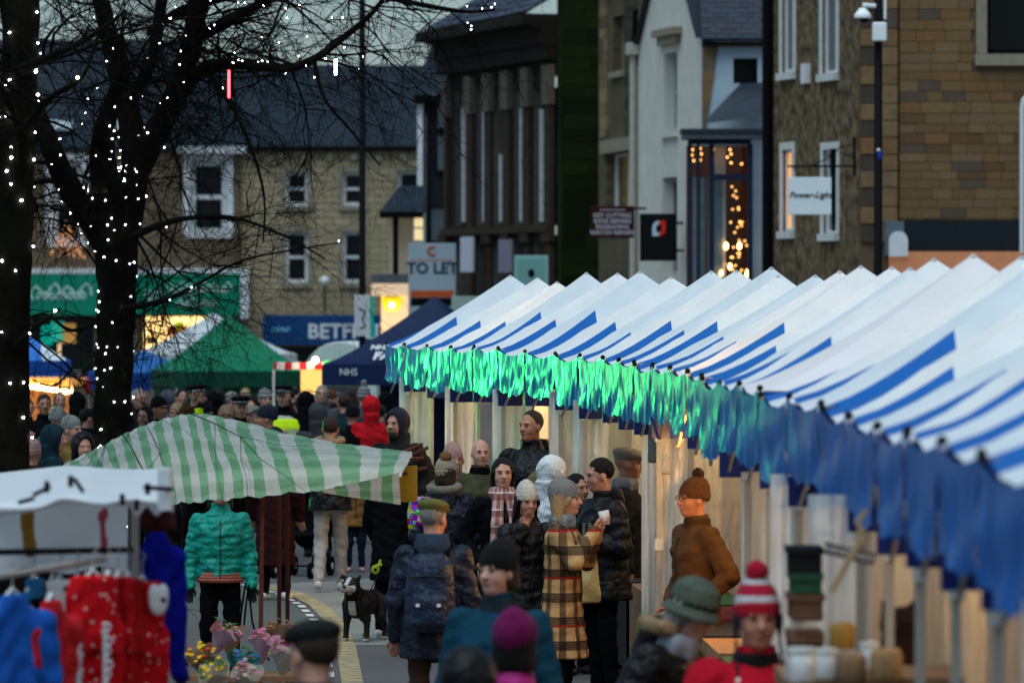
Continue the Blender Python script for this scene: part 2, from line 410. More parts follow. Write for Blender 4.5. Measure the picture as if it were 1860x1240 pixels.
    if face:
        er = Matrix(Hm.tolist()).to_euler()
        for q in (1, -1):
            ball('eye', EYE, root, hp(.031 * q, .0865, .010), np.array((.0125, .0075, .0062)) * hs_, er, 1)
            ball('eyebrow', BROWNHAIR if not beard else DARKHAIR, root, hp(.032 * q, .0935, .0285), np.array((.017, .006, .0034)) * hs_, er, 1)
        ball('lips', LIP, root, hp(0, .0985, -.0525), np.array((.021, .0055, .006)) * hs_, er, 1)
    if glasses:
        gm = MB()
        for q in (1, -1):
            gm.tube([hp(.031 * q + .024 * math.cos(a), .105, .009 + .02 * math.sin(a)) for a in np.linspace(0, 2 * math.pi, 13)], .0022, 4)
            gm.tube([hp(.054 * q, .104, .014), hp(.078 * q, .0, .014)], .002, 4)
        gm.tube([hp(-.008, .108, .012), hp(.008, .108, .012)], .002, 4); gm.build('glasses', SHOE, root)
    # ---- coat
    ph = RNG.uniform(0, 6, 6)
    def wr_fn(p):
        return (.0045 * np.sin(p[:, 2] * 31 + 5 * np.sin(p[:, 0] * 9 + ph[0]) + ph[1]) * np.sin(p[:, 0] * 17 + p[:, 1] * 13 + ph[2]) + .003 * np.sin(p[:, 2] * 63 + p[:, 0] * 30 + ph[3]))
    C = SDF(voxel); hz = (hem - .95) * k
    rows = [(-.05 * k, 0, -.005, (.150 + th) * g * k, (.115 + th) * g * k), (.14 * k, 0, 0, (.138 + th) * g * k, (.105 + th) * g * k),
            (.33 * k, 0, .005, (.158 + th) * g * k, (.115 + th) * g * k), (.415 * k, 0, -.004, (.168 + th * .7) * (.7 + .3 * g) * k, (.10 + th * .7) * k), (.47 * k, 0, -.012, (.12 + th * .5) * k, (.085 + th * .5) * k), (.52 * k, 0, -.018, .078 * k, .072 * k)]
    if hz < -.06 * k: rows.append((hz, 0, 0, (.165 + th) * g * k * wide, (.13 + th) * g * k * wide))
    else: rows[0] = (hz, 0, -.005, (.146 + th) * g * k, (.112 + th) * g * k)
    C.loft(rows, pel, Mt, k=.03, quilt=quilt, fold=(9, .012, .3) if (hz < -.2 * k and fold) else None)
    qs = quilt
    for q in (1, -1):
        C.cap(sh[q], (.050 + th * .75) * k, el[q], (.045 + th * .7) * k, k=.035, quilt=qs).cap(el[q], (.045 + th * .7) * k, wr[q], (.034 + th * .5) * k, k=.02, quilt=qs)
    C.loft([(.49 * k, 0, -.015, .084 * k, .08 * k), (.572 * k, 0, -.008, .078 * k, .082 * k)], pel, Mt, k=.02)
    C.disp(wr_fn)
    co = link('coat', sdfmesh('coat', [C]), coat, root)
    if collar: link('collar', sdfmesh('collar', [SDF(.012).loft([(.455 * k, 0, -.01, .105 * k, .095 * k), (.55 * k, 0, -.012, .088 * k, .092 * k)], pel, Mt)]), collar, root)
    if quilt is not None or hem < .85:
        zp = MB(); pts = [tp(0, (.115 + th) * g + .012, z) for z in (.30, .2, .1, 0.0)]
        zp.tube([tp(0, (.09 + th) + .004, .42), tp(0, (.115 + th) * g + .006, .33), tp(0, (.105 + th) * g + .006, .14), tp(0, (.115 + th) * g + .004, -.05)], .005, 4)
        zp.build('zip', mat('zip_dark', (.03, .03, .03), rough=.4, var=0, metal=.5), co)
    if vest:
        V = SDF(max(voxel, .016)); V.loft([(-.06 * k, 0, 0, (.175 + th) * g * k, (.14 + th) * g * k), (.33 * k, 0, 0, (.172 + th) * g * k, (.128 + th) * g * k), (.41 * k, 0, 0, (.17 + th) * k, (.125 + th) * k), (.47 * k, 0, -.01, .12 * k, .1 * k)], pel, Mt)
        link('vest', sdfmesh('vest', [V]), vest, root)
    # ---- trousers, shoes
    if skirt:
        S = SDF(voxel * 1.2); S.loft([(skirt[0] - .95 * k, 0, 0, .19 * k * g, .16 * k * g), (.0, 0, 0, .165 * k * g, .135 * k * g)], pel); link('tunic', sdfmesh('tunic', [S]), skirt[1], root)
    T = SDF(max(voxel, .016)); T.ell((0, -.005, .92 * k), (.145 * k * g, .112 * k * g, .12 * k), k=.04)
    for q in (1, -1):
        T.cap(hip[q], .085 * k * g, kn[q], .068 * k, k=.04).cap(kn[q], .068 * k, an[q], .052 * k, k=.03)
    T.disp(wr_fn); link('trousers', sdfmesh('trousers', [T]), trousers or BLACK, root)
    for q in (1, -1):
        Z = SDF(.014); a = an[q]; Z.cap(a + (0, -.02 * k, -.03 * k), .042 * k, a + (0, .02, -.045 * k), .042 * k).cap(a + (0, 0, -.05 * k), .04 * k, a + np.array((.01 * q, .16, -.052)) * k, .036 * k, flat=(1, 1, 1.15))
        link('shoe', sdfmesh('shoe', [Z]), shoes or SHOE, root)
    # ---- hair
    if hair:
        hm, style = hair; A = SDF(hv * 1.1)
        A.ell(hp(0, -.022, .042), np.array((.083, .1, .094)) * hs_, Hm, noise=(90, .003))
        if style in ('long', 'bob', 'mid'):
            ln = {'long': .34, 'bob': .15, 'mid': .09}[style]
            A.loft([(-ln, 0, -.05, .10, .05), (-.05, 0, -.04, .094, .072), (.05, 0, -.03, .083, .08)], hp(0, 0, 0), Hm, k=.03, rib=(15, .003))
        if style in ('long', 'bob'):
            for q in (1, -1): A.cap(hp(.075 * q, .035, .0), .024, hp(.082 * q, .04, -ln * .8), .02, k=.02)
        A.plane(hp(0, .062, .03) if style != 'crop' else hp(0, .03, .06), Hm @ np.array((0, 1., -.55)))
        if style in ('short', 'crop'): A.plane(hp(0, -.02, -.045), Hm @ np.array((0, .25, -1.)))
        link('hair', sdfmesh('hair', [A]), hm, root)
    if beard:
        A = SDF(hv); A.ell(hp(0, .042, -.085), np.array((.055, .052, .05)) * hs_, Hm, noise=(90, .003)); A.ell(hp(0, .09, -.035), np.array((.035, .016, .008)) * hs_, Hm, k=.01)
        A.ell(hp(0, .11, -.052), np.array((.02, .02, .007)) * hs_, Hm, k=.006, op='s'); link('beard', sdfmesh('beard', [A]), beard, root)
    # ---- hats
    if hat: make_hat(root, hat, hp, Hm, hs_, hv)
    if hood:
        up, hmat, fur = hood; A = SDF(max(hv * 1.2, .01)); fz = None
        if up:
            A.ell(hp(0, -.025, .03), np.array((.112, .130, .135)) * hs_, Hm, noise=(22, .004)); A.loft([(-.02, 0, -.02, .10 * k, .09 * k), (.16, 0, -.03, .10 * k, .1 * k)], tp(0, -.01, .45), None, k=.05)
            A.ell(hp(0, .085, -.005), np.array((.072, .10, .105)) * hs_, Hm, k=.012, op='s')
            link('hood', sdfmesh('hood', [A]), hmat, root)
            ring = [hp(.085 * math.sin(a), .085 - .02 * math.cos(a), -.005 + .12 * math.cos(a)) for a in np.linspace(0, 2 * math.pi, 17)]
        else:
            A.loft([(.40 * k, 0, -.10, .12 * k, .07 * k), (.50 * k, 0, -.085, .125 * k, .085 * k), (.58 * k, 0, -.065, .11 * k, .075 * k)], pel, Mt, k=.03)
            A.ell(tp(0, -.03, .60), np.array((.085, .075, .07)) * k, None, k=.02, op='s')
            link('hood', sdfmesh('hood', [A]), hmat, root)
            ring = [tp(.125 * math.sin(a), -.065 - .085 * math.cos(a), .565 - .02 * math.cos(a)) for a in np.linspace(-2.4, 2.4, 15)]
        if fur:
            Q = SDF(.014)
            for a, b in zip(ring[:-1], ring[1:]): Q.cap(a, .034, b, .034, k=.015)
            Q.disp(lambda p: .009 * np.sin(p[:, 0] * 150) * np.sin(p[:, 1] * 140 + 1) * np.sin(p[:, 2] * 150 + 2)); link('fur_trim', sdfmesh('fur_trim', [Q]), fur, root)
    if scarf:
        sm, style = scarf; A = SDF(.012)
        A.loft([(.47 * k, 0, .0, .105 * k, .10 * k), (.53 * k, 0, .0, .11 * k, .105 * k), (.57 * k, 0, .0, .095 * k, .095 * k)], pel, Mt, fold=(7, .01, .2))
        if style == 'long':
            for q, z1 in ((1, .04), (-1, -.06)):
                A.cap(tp(.055 * q, .105, .48), .05 * k, tp(.075 * q, .13 + th * g, .28), .05 * k, flat=(1, 2.2, 1), k=.02).cap(tp(.075 * q, .13 + th * g, .28), .05 * k, tp(.085 * q, .12 + th * g, z1), .055 * k, flat=(1, 2.2, 1), k=.02)
        link('scarf', sdfmesh('scarf', [A]), sm, root)
    root['_k'] = k
    return root, dict(tp=tp, hp=hp, wr=wr, el=el, k=k, Hm=Hm, Mt=Mt, sh=sh, pel=pel, coat=co)
def make_hat(root, hat, hp, Hm, hs_, hv):
    kind, m = hat[0], hat[1]; o = hat[2] if len(hat) > 2 else {}
    Ht = Hm @ rot3(0, 10, 0); v = max(hv, .009)
    c = hp(0, -.012, .012)
    if kind == 'beanie':
        tl = o.get('tall', 0.); rib = (o.get('rib', 26), .0022); wd = o.get('wide', 1.)
        A = SDF(v); A.loft([(.0, 0, 0, .086 * hs_, .107 * hs_), (.06, 0, 0, .088 * hs_ * wd, .108 * hs_ * wd), (.10, 0, -.004, (.075 + tl * .1) * hs_ * wd, (.094 + tl * .1) * hs_ * wd), (.132 + tl * .6, 0, -.012, .048 * hs_, .06 * hs_), (.148 + tl, 0, -.016, .012, .014)], c, Ht, rib=rib)
        b = link('hat', sdfmesh('hat', [A]), m, root)
        if o.get('cuff', True):
            A = SDF(v); A.loft([(-.006, 0, 0, .090 * hs_, .111 * hs_), (.045, 0, 0, .094 * hs_, .115 * hs_), (.052, 0, 0, .088 * hs_, .108 * hs_)], c, Ht, rib=(rib[0], .003)); link('cuff', sdfmesh('cuff', [A]), o.get('cuffm', m), b)
        if o.get('pom'):
            r = o.get('pr', .042); q = hp(*o.get('pat', (0, -.045, .165 + tl))); A = SDF(.009); A.ell(q, (r, r, r), None, noise=(120, .008)); link('pompom', sdfmesh('pompom', [A]), o['pom'], b)
        if o.get('flaps'):
            A = SDF(.011)
            for q in (1, -1): A.cap(hp(.086 * q, .0, .0), .034, hp(.088 * q, .01, -.075), .014, flat=(2.2, 1, 1))
            link('ear_flaps', sdfmesh('flaps', [A]), o['flaps'], b)
            for q in (1, -1):
                MB().tube([hp(.088 * q, .012, -.08), hp(.092 * q, .06, -.17), hp(.09 * q, .085, -.22)], .006, 5).build('cord', o['flaps'], b); ball('tassel', m if not o.get('tassel') else o['tassel'], b, hp(.09 * q, .09, -.25), (.016, .016, .035))
    elif kind == 'flat':
        A = SDF(v); A.ell(hp(0, .0, .088), np.array((.098, .128, .048)) * hs_, Hm @ rot3(0, -10, 0), noise=(30, .003)); A.loft([(.0, 0, 0, .082, .102), (.05, 0, 0, .086, .106)], hp(0, -.012, .045), Hm, k=.02)
        A.cap(hp(-.045, .115, .055), .012, hp(.045, .115, .055), .012, k=.03).cap(hp(-.03, .13, .05), .01, hp(.03, .13, .05), .01, k=.02); link('hat', sdfmesh('hat', [A]), m, root)
    elif kind == 'cap':     # peaked uniform cap with a pale crown top and a chequered band
        A = SDF(v); A.loft([(.0, 0, 0, .085, .105), (.04, 0, 0, .088, .108), (.06, 0, .01, .115, .138), (.075, 0, .01, .118, .14), (.095, 0, .01, .09, .11)], hp(0, -.012, .05), Hm @ rot3(0, 6, 0), k=.01)
        b = link('hat', sdfmesh('hat', [A]), m, root)
        A = SDF(v); A.cap(hp(-.05, .11, .05), .014, hp(.05, .11, .05), .014, flat=(1, 1, 1.6)).cap(hp(-.03, .135, .04), .012, hp(.03, .135, .04), .012, flat=(1, 1, 1.6), k=.03); link('peak', sdfmesh('peak', [A]), SHOE, b)
        A = SDF(v); A.loft([(.008, 0, 0, .0875, .1075), (.034, 0, 0, .0895, .1095)], hp(0, -.012, .05), Hm @ rot3(0, 6, 0)); link('band', sdfmesh('band', [A]), o.get('band', SHOEW), b)
    elif kind == 'brim':    # round felt hat with a soft brim
        A = SDF(v); A.loft([(.0, 0, 0, .090, .112), (.05, 0, 0, .094, .116), (.1, 0, 0, .084, .104), (.132, 0, 0, .05, .065), (.142, 0, 0, .02, .03)], hp(0, -.012, .01), Ht); A.loft([(-.028, 0, .0, .125, .145), (-.012, 0, 0, .112, .134), (.01, 0, 0, .09, .112)], hp(0, -.012, .01), Ht, k=.012)
        b = link('hat', sdfmesh('hat', [A]), m, root)
        A = SDF(v); A.loft([(.012, 0, 0, .0925, .1145), (.036, 0, 0, .0945, .1165)], hp(0, -.012, .01), Ht); link('hat_band', sdfmesh('hb', [A]), BLACK, b)
def backpack(root, d, m, m2, label):
    tp, k = d['tp'], d['k']; A = SDF(.014)
    A.loft([(-.06, 0, -.235, .155, .085), (.0, 0, -.25, .165, .105), (.2, 0, -.25, .16, .105), (.36, 0, -.235, .145, .09), (.43, 0, -.21, .10, .06)], d['pel'], d['Mt'])
    A.loft([(-.02, 0, -.34, .11, .05), (.17, 0, -.34, .105, .05)], d['pel'], d['Mt'], k=.02); b = link('backpack', sdfmesh('backpack', [A]), m, None, root.location, root.rotation_euler); tag(b, label, 'backpack')
    for q in (1, -1):
        MB().tube([tp(.10 * q, -.17, .44), tp(.115 * q, -.05, .515), tp(.125 * q, .09, .47), tp(.135 * q, .15, .3), tp(.15 * q, .10, .12), tp(.16 * q, -.14, .02)], .018, 6).build('strap', m2, b, smooth=True)
        box('buckle', SHOEW, b, *(lambda c: (c[0] - .012, c[0] + .012, c[1] - .01, c[1] + .01, c[2] - .01, c[2] + .01))(tp(.07 * q, -.405, .12)))
    MB().tube([tp(-.14, -.345, .30), tp(0, -.36, .315), tp(.14, -.345, .30)], .006, 4).build('zip', SHOE, b)
    MB().add([tp(-.035, -.352, .235), tp(.035, -.352, .235), tp(0, -.356, .262)], [(0, 1, 2)]).build('logo', SHOEW, b)
    return b
# ------------------------------------------------------------------ ground
def gz(Y): return 0. if Y < 88 else -.011 * (Y - 88)
def asphaltf(t, co):
    n = nd(t, 'ShaderNodeTexNoise', Scale=.35, Detail=6.); t.links.new(co, n.inputs['Vector'])
    v = nd(t, 'ShaderNodeTexVoronoi', Scale=45.); t.links.new(co, v.inputs['Vector'])
    c = mixc(t, mathn(t, 'MULTIPLY_ADD', n.outputs['Fac'], 2.2, -.6), (.06, .06, .063), (.105, .106, .108))
    return mixc(t, mathn(t, 'MULTIPLY', v.outputs['Distance'], .8), c, (.16, .155, .15))
ASPH = mat('asphalt', (.06, .06, .06), rough=.62, var=.3, vscale=25, bump=.7, bscale=140, colfn=asphaltf)
g = MB(); ys = [-30, 0, 20, 40, 60, 88, 130, 200, 400, 1500]
for a, b in zip(ys[:-1], ys[1:]): g.quad((-900, a, gz(a)), (900, a, gz(a)), (900, b, gz(b)), (-900, b, gz(b)))
tag(g.build('ground', ASPH), kind='structure')
def nzf(a, b, sc): 
    def fn(t, co):
        n = nd(t, 'ShaderNodeTexNoise', Scale=sc, Detail=5.); t.links.new(co, n.inputs['Vector'])
        return mixc(t, mathn(t, 'MULTIPLY_ADD', n.outputs['Fac'], 2.4, -.7), a, b)
    return fn
PAVE = mat('pavement_tarmac', (.15, .145, .14), rough=.58, var=.3, vscale=30, bump=.5, bscale=120, colfn=nzf((.17, .17, .165), (.27, .26, .24), .8))
def gp(px, py):
    s = (py - HOR) / CH; p = plan(px, s); return (p.x, p.y)
# lighter worn tarmac beyond the bend of the kerb line, with the painted line along its edge
edge = [gp(*q) for q in ((470, 1062), (535, 1078), (578, 1100), (610, 1133), (628, 1172), (640, 1240), (652, 1330), (668, 1450))]
g = MB(); ev = [(x, y, .004) for x, y in edge]
rt_ = [(1.2, edge[0][1] + 4.), (1.4, edge[1][1] + 2), (1.5, edge[2][1]), (1.6, edge[3][1] - .4), (1.65, edge[4][1])]
for (a, b), (c, d) in zip(zip(ev[:4], ev[1:5]), zip(rt_[:4], rt_[1:5])): g.quad(a, b, (*d, .004), (*c, .004))
tag(g.build('pavement', PAVE), kind='structure')
LINE_Y = mat('worn_yellow_paint', (.42, .27, .075), rough=.7, var=.45, vscale=9, bump=.3, bscale=90, colfn=nzf((.17, .16, .14), (.50, .36, .15), 5.))
LINE_W = mat('worn_white_paint', (.6, .6, .58), rough=.7, var=.35, vscale=14, bump=.3, bscale=90)
def strip(pts, w, z, off=0.):
    m = MB(); L = []
    for i, p in enumerate(pts):
        a, b = Vector(pts[max(i - 1, 0)]), Vector(pts[min(i + 1, len(pts) - 1)]); d = (b - a).normalized(); n = Vector((d.y, -d.x)); q = Vector(p) + n * off
        L.append((q - n * w / 2, q + n * w / 2))
    for (a, b), (c, d) in zip(L[:-1], L[1:]): m.quad((*a, z), (*b, z), (*d, z), (*c, z))
    return m
def dens(pts, n):
    out = []
    for a, b in zip(pts[:-1], pts[1:]):
        for i in range(n): out.append((a[0] + (b[0] - a[0]) * i / n, a[1] + (b[1] - a[1]) * i / n))
    return out + [pts[-1]]
de = dens(edge, 8)
tag(strip(de, .17, .008).build('road_line', LINE_Y), kind='structure')
for i in range(0, len(de) - 2, 2):
    if random.random() < .85: tag(strip(de[i:i + 2], .07, .009, .17).build('road_marking', LINE_W), kind='structure')
KERB = mat('kerb_stone', (.24, .23, .21), rough=.8, var=.3, bump=.4)
m = MB(); m.box(4.6, 4.75, 12, 90, 0, .12); tag(m.build('kerb', KERB), kind='structure')
m = MB(); m.box(4.75, 40, 12, 135, .0, .116); tag(m.build('footway', PAVE), kind='structure')

# ------------------------------------------------------------------ building kit
def stonef(cols, w, h, mortar, mo=.018, sq=.6):
    def fn(t, co):
        mp = t.nodes.new('ShaderNodeMapping'); t.links.new(co, mp.inputs[0]); mp.inputs['Rotation'].default_value = (R(90), 0, 0)
        b = t.nodes.new('ShaderNodeTexBrick'); t.links.new(mp.outputs[0], b.inputs['Vector'])
        b.inputs['Scale'].default_value = 1; b.inputs['Brick Width'].default_value = w; b.inputs['Row Height'].default_value = h; b.inputs['Mortar Size'].default_value = mo
        b.inputs['Color1'].default_value = (*cols[0], 1); b.inputs['Color2'].default_value = (*cols[1], 1); b.inputs['Mortar'].default_value = (*mortar, 1); b.inputs['Mortar Smooth'].default_value = .4
        b.squash = 1.; b.offset = .45
        n = nd(t, 'ShaderNodeTexNoise', Scale=.7, Detail=6.); t.links.new(co, n.inputs['Vector'])
        return mixc(t, mathn(t, 'MULTIPLY_ADD', n.outputs['Fac'], 1.8, -.6), b.outputs['Color'], cols[2])
    return fn
def smat(name, cols, w=.5, h=.2, mortar=(.1, .09, .08), **kw):
    return mat(name, cols[0], rough=.9, var=.35, vscale=9, bump=.8, bscale=22, colfn=stonef(cols, w, h, mortar), **kw)
STONE_A = smat('honey_stone', [(.44, .35, .215), (.37, .29, .175), (.27, .21, .125)], .55, .22)
STONE_C = smat('soot_stone', [(.022, .017, .012), (.017, .013, .009), (.010, .008, .006)], .6, .28, (.03, .025, .02))
STONE_D = smat('buff_stone', [(.16, .125, .065), (.13, .10, .05), (.06, .05, .032)], .4, .17, (.09, .08, .06))
STONE_G = mat('sandstone_bed', (.13, .09, .05), rough=.95, var=.4, bump=.6, bscale=30)
TRIM = mat('stone_trim', (.27, .23, .16), rough=.85, var=.3, bump=.4, bscale=30)
MOSS = mat('mossy_stone', (.02, .03, .01), rough=.95, var=.5, vscale=3, bump=.9, bscale=20, colfn=nzf((.005, .007, .003), (.018, .03, .006), 1.1))
WHITE_R = mat('white_render', (.60, .59, .52), rough=.9, var=.2, vscale=2, bump=.3, bscale=40)
PAINT_W = mat('white_paint', (.68, .69, .68), rough=.5, var=.1)
ROUGHC = mat('roughcast', (.15, .125, .085), rough=1, var=.6, vscale=14, bump=1., bscale=45, colfn=nzf((.022, .016, .010), (.26, .185, .105), 4.5))
SLATE = mat('slate', (.028, .036, .05), rough=.42, var=.35, vscale=4, bump=.4, bscale=20)
SLATES = [mat('slate_%d' % i, c, rough=.4, var=.3, vscale=6, bump=.4, bscale=25) for i, c in enumerate(((.036, .046, .064), (.03, .036, .054), (.044, .044, .06), (.028, .038, .05)))]
GLASS = mat('dark_glass', (.006, .007, .009), rough=.2, var=0, spec=.18)
CURT = mat('curtain_cream', (.28, .26, .22), rough=.9, var=.25, vscale=12, stretch=(6, 6, .5))
IRON = mat('black_iron', (.004, .004, .0045), rough=.5, var=.2, spec=.05)
LEAD = mat('lead_grey', (.10, .11, .12), rough=.5, var=.3)

def scribble(m, parent, x0, x1, y, z, h, r=.02, seed=1, name='script', vert=False):
    """hand-script strokes like the unreadable lettering in the photo"""
    q = random.Random(seed); n = int((x1 - x0) / h * 3.2) + 2; pts = []
    for i in range(n * 6):
        t = i / 6; a = t * 2 * math.pi; k = (1, .55, .6, 1.25, .5)[int(t) % 5] * (.8 + .4 * q.random() if i % 6 == 0 else 1); xx = x0 + (x1 - x0) * i / (n * 6) - h * .16 * math.sin(a); zz = z + h * .5 * k * (.5 - .5 * math.cos(a)) - h * .2
        pts.append((xx, y, zz) if not vert else (zz, y, -xx))
    return MB().tube(pts, r, 4).build(name, m, parent)
class Bld:
    def __init__(s, name, label, cat, pl, sl, pr, sr, z0=None):
        a, b = plan(pl, sl), plan(pr, sr); s.a = a; s.d = (b - a); s.w = s.d.length; s.d.normalize(); s.z0 = gz(min(a.y, b.y)) - .1 if z0 is None else z0
        s.root = empty(name, label, cat, (a.x, a.y, s.z0), math.atan2(s.d.y, s.d.x))
    def at(s, px, py, y=0.):
        """local x, z on the facade plane seen at a photo pixel"""
        n = Vector((-s.d.y, s.d.x)); o = s.a + n * y
        tx = (px - 930) / F                              # X = tx*Y
        # o + d*u : ox + dx u = tx (oy + dy u)
        u = (tx * o.y - o.x) / (s.d.x - tx * s.d.y); Y = o.y + s.d.y * u
        return u, CH - (py - HOR) * Y / F - s.z0
    def rect(s, x0, y0, x1, y1, y=0.):
        """pixel box -> local x0,x1,z0,z1 (taken at the middle column for the heights)"""
        xm = (x0 + x1) / 2
        return s.at(x0, y0, y)[0], s.at(x1, y0, y)[0], s.at(xm, y1, y)[1], s.at(xm, y0, y)[1]
def wall(B, m, x0, x1, z0, z1, holes=(), y=0., rev=.22, name='wall', rm=None, parent=None):
    """upright wall in the facade plane with real openings and reveals"""
    xs = sorted({x0, x1, *[min(max(h[i], x0), x1) for h in holes for i in (0, 1)]}); zs = sorted({z0, z1, *[min(max(h[i], z0), z1) for h in holes for i in (2, 3)]})
    q = MB()
    for a, b in zip(xs[:-1], xs[1:]):
        for c, d in zip(zs[:-1], zs[1:]):
            mx, mz = (a + b) / 2, (c + d) / 2
            if any(h[0] < mx < h[1] and h[2] < mz < h[3] for h in holes): continue
            q.quad((a, y, c), (b, y, c), (b, y, d), (a, y, d))
    for h in holes:
        a, b, c, d = h; Y = y + rev
        q.quad((a, y, c), (a, y, d), (a, Y, d), (a, Y, c), 1); q.quad((b, y, c), (b, Y, c), (b, Y, d), (b, y, d), 1)
        q.quad((a, y, c), (a, Y, c), (b, Y, c), (b, y, c), 1); q.quad((a, y, d), (b, y, d), (b, Y, d), (a, Y, d), 1)
    return q.build(name, [m, rm or m], parent or B.root, fix=False)
def window(B, h, y=.15, fm=None, gm=None, fw=.09, mid=True, curtain=None, sill=True, bars=0, parent=None, lintel=None, surround=0):
    a, b, c, d = h; fm = fm or PAINT_W; o = MB()
    for (p, q, r, t) in ((a, a + fw, c, d), (b - fw, b, c, d), (a + fw, b - fw, c, c + fw), (a + fw, b - fw, d - fw, d)): o.box(p, q, y, y + .08, r, t)
    zm = c + (d - c) * .5
    if mid: o.box(a + fw, b - fw, y - .01, y + .07, zm - fw * .4, zm + fw * .4)
    win = o.build('window', fm, parent or B.root)
    xs = [a + fw + (b - a - 2 * fw) * i / (bars + 1) for i in range(bars + 2)]
    for i in range(1, bars + 1): box('glazing_bar', fm, win, xs[i] - .02, xs[i] + .02, y + .005, y + .06, c + fw, d - fw)
    for (r, t, yy) in (((c + fw, zm - fw * .4, .06), (zm + fw * .4, d - fw, .04)) if mid else ((c + fw, d - fw, .05),)):
        box('pane', gm or GLASS, win, a + fw, b - fw, y + yy, y + yy + .008, r, t)
    if curtain:
        q = MB(); n = 14; xx = [a + fw + (b - a - 2 * fw) * i / n for i in range(n + 1)]
        for i in range(n): q.quad((xx[i], y + .16 + .03 * (i % 2), c), (xx[i + 1], y + .16 + .03 * ((i + 1) % 2), c), (xx[i + 1], y + .16 + .03 * ((i + 1) % 2), d), (xx[i], y + .16 + .03 * (i % 2), d))
        q.build('curtain', curtain, win)
    if sill: box('sill', lintel or TRIM, win, a - .12, b + .12, -.1, y, c - .14, c - .003)
    if surround:
        o = MB(); sw = surround
        for (p, q, r, t) in ((a - sw, a, c, d), (b, b + sw, c, d), (a - sw, b + sw, d, d + sw)): o.box(p, q, -.03, .05, r, t)
        o.build('surround', lintel or TRIM, win)
    return win
def slates(parent, x0, x1, A, Bv, rows, wd, name='slate', jitter=.01, course=True):
    """overlapping slates on the plane from eave line A=(y,z) to ridge Bv=(y,z), x0..x1; every slate a piece"""
    dy, dz = Bv[0] - A[0], Bv[1] - A[1]; L = math.hypot(dy, dz); ang = math.atan2(dz, dy); step = L / rows; n = max(1, round((x1 - x0) / wd)); ww = (x1 - x0) / n
    ms = [MB().box(-.5, .5, 0, 1, -.5, .5).mesh('slate') for _ in SLATES]
    for q, mm in zip(ms, SLATES): q.materials.append(mm)
    for r in range(rows):
        for i in range(n + (r % 2)):
            xa = x0 + ww * i - (ww / 2 if r % 2 else 0); xb = min(xa + ww, x1); xa = max(xa, x0)
            if xb - xa < .03: continue
            o = link(name, random.choice(ms), None, parent, ((xa + xb) / 2, A[0] + dy * r / rows, A[1] + dz * r / rows + .015 + random.uniform(0, jitter)), (ang - .05 + random.uniform(-.01, .01), 0, 0), (xb - xa - .012, step * 1.35, .014))
def courses(parent, x0, x1, z0, z1, ch, wl, wh, mats, y0=-.03, name='stone', holes=(), limit=290, joint=.010):
    """coursed stones proud of the bed wall, each one its own piece"""
    base = [MB().box(-.5, .5, 0, 1, -.5, .5).mesh('stone') for _ in mats]
    for q, mm in zip(base, mats):
        bm = bmesh.new(); bm.from_mesh(q); bmesh.ops.recalc_face_normals(bm, faces=bm.faces); bm.to_mesh(q); bm.free(); q.materials.append(mm)
    z = z1; cnt = 0
    while z > z0 + .02 and cnt < limit:
        hh = random.uniform(*ch); zb = max(z - hh, z0); x = x0
        while x < x1 - .01:
            wv = random.uniform(wl, wh); xe = min(x + wv, x1)
            if x1 - xe < .12: xe = x1
            if not any(a - .01 < (x + xe) / 2 < b + .01 and c - .01 < (z + zb) / 2 < d + .01 for a, b, c, d in holes):
                xa, xb = x, xe
                for a, b, c, d in holes:
                    if c < (z + zb) / 2 < d:
                        if xa < a < xb: xb = a
                        if xa < b < xb: xa = b
                link(name, random.choice(base), None, parent, ((xa + xb) / 2, y0 + random.uniform(-.008, .008), (z + zb) / 2), None, (max(xb - xa - joint, .02), .1, max(z - zb - joint, .02))); cnt += 1
            x = xe
        z = zb
    return z
def gable_roof(B, m, x0, x1, y0, y1, ze, zr, name='roof', over=.15, parent=None):
    ym = (y0 + y1) / 2; q = MB()
    q.add([(x0 - over, y0 - over, ze), (x1 + over, y0 - over, ze), (x1 + over, ym, zr), (x0 - over, ym, zr), (x0 - over, y1, ze), (x1 + over, y1, ze)], [(0, 1, 2, 3), (3, 2, 5, 4)])
    q.add([(x0 - over, y0 - over, ze - .1), (x1 + over, y0 - over, ze - .1), (x1 + over, ym, zr - .1), (x0 - over, ym, zr - .1), (x0 - over, y1, ze - .1), (x1 + over, y1, ze - .1)], [(3, 2, 1, 0), (4, 5, 2, 3)])
    q.quad((x0 - over, y0 - over, ze), (x0 - over, y0 - over, ze - .1), (x1 + over, y0 - over, ze - .1), (x1 + over, y0 - over, ze))
    return q.build(name, m, parent or B.root, fix=False)

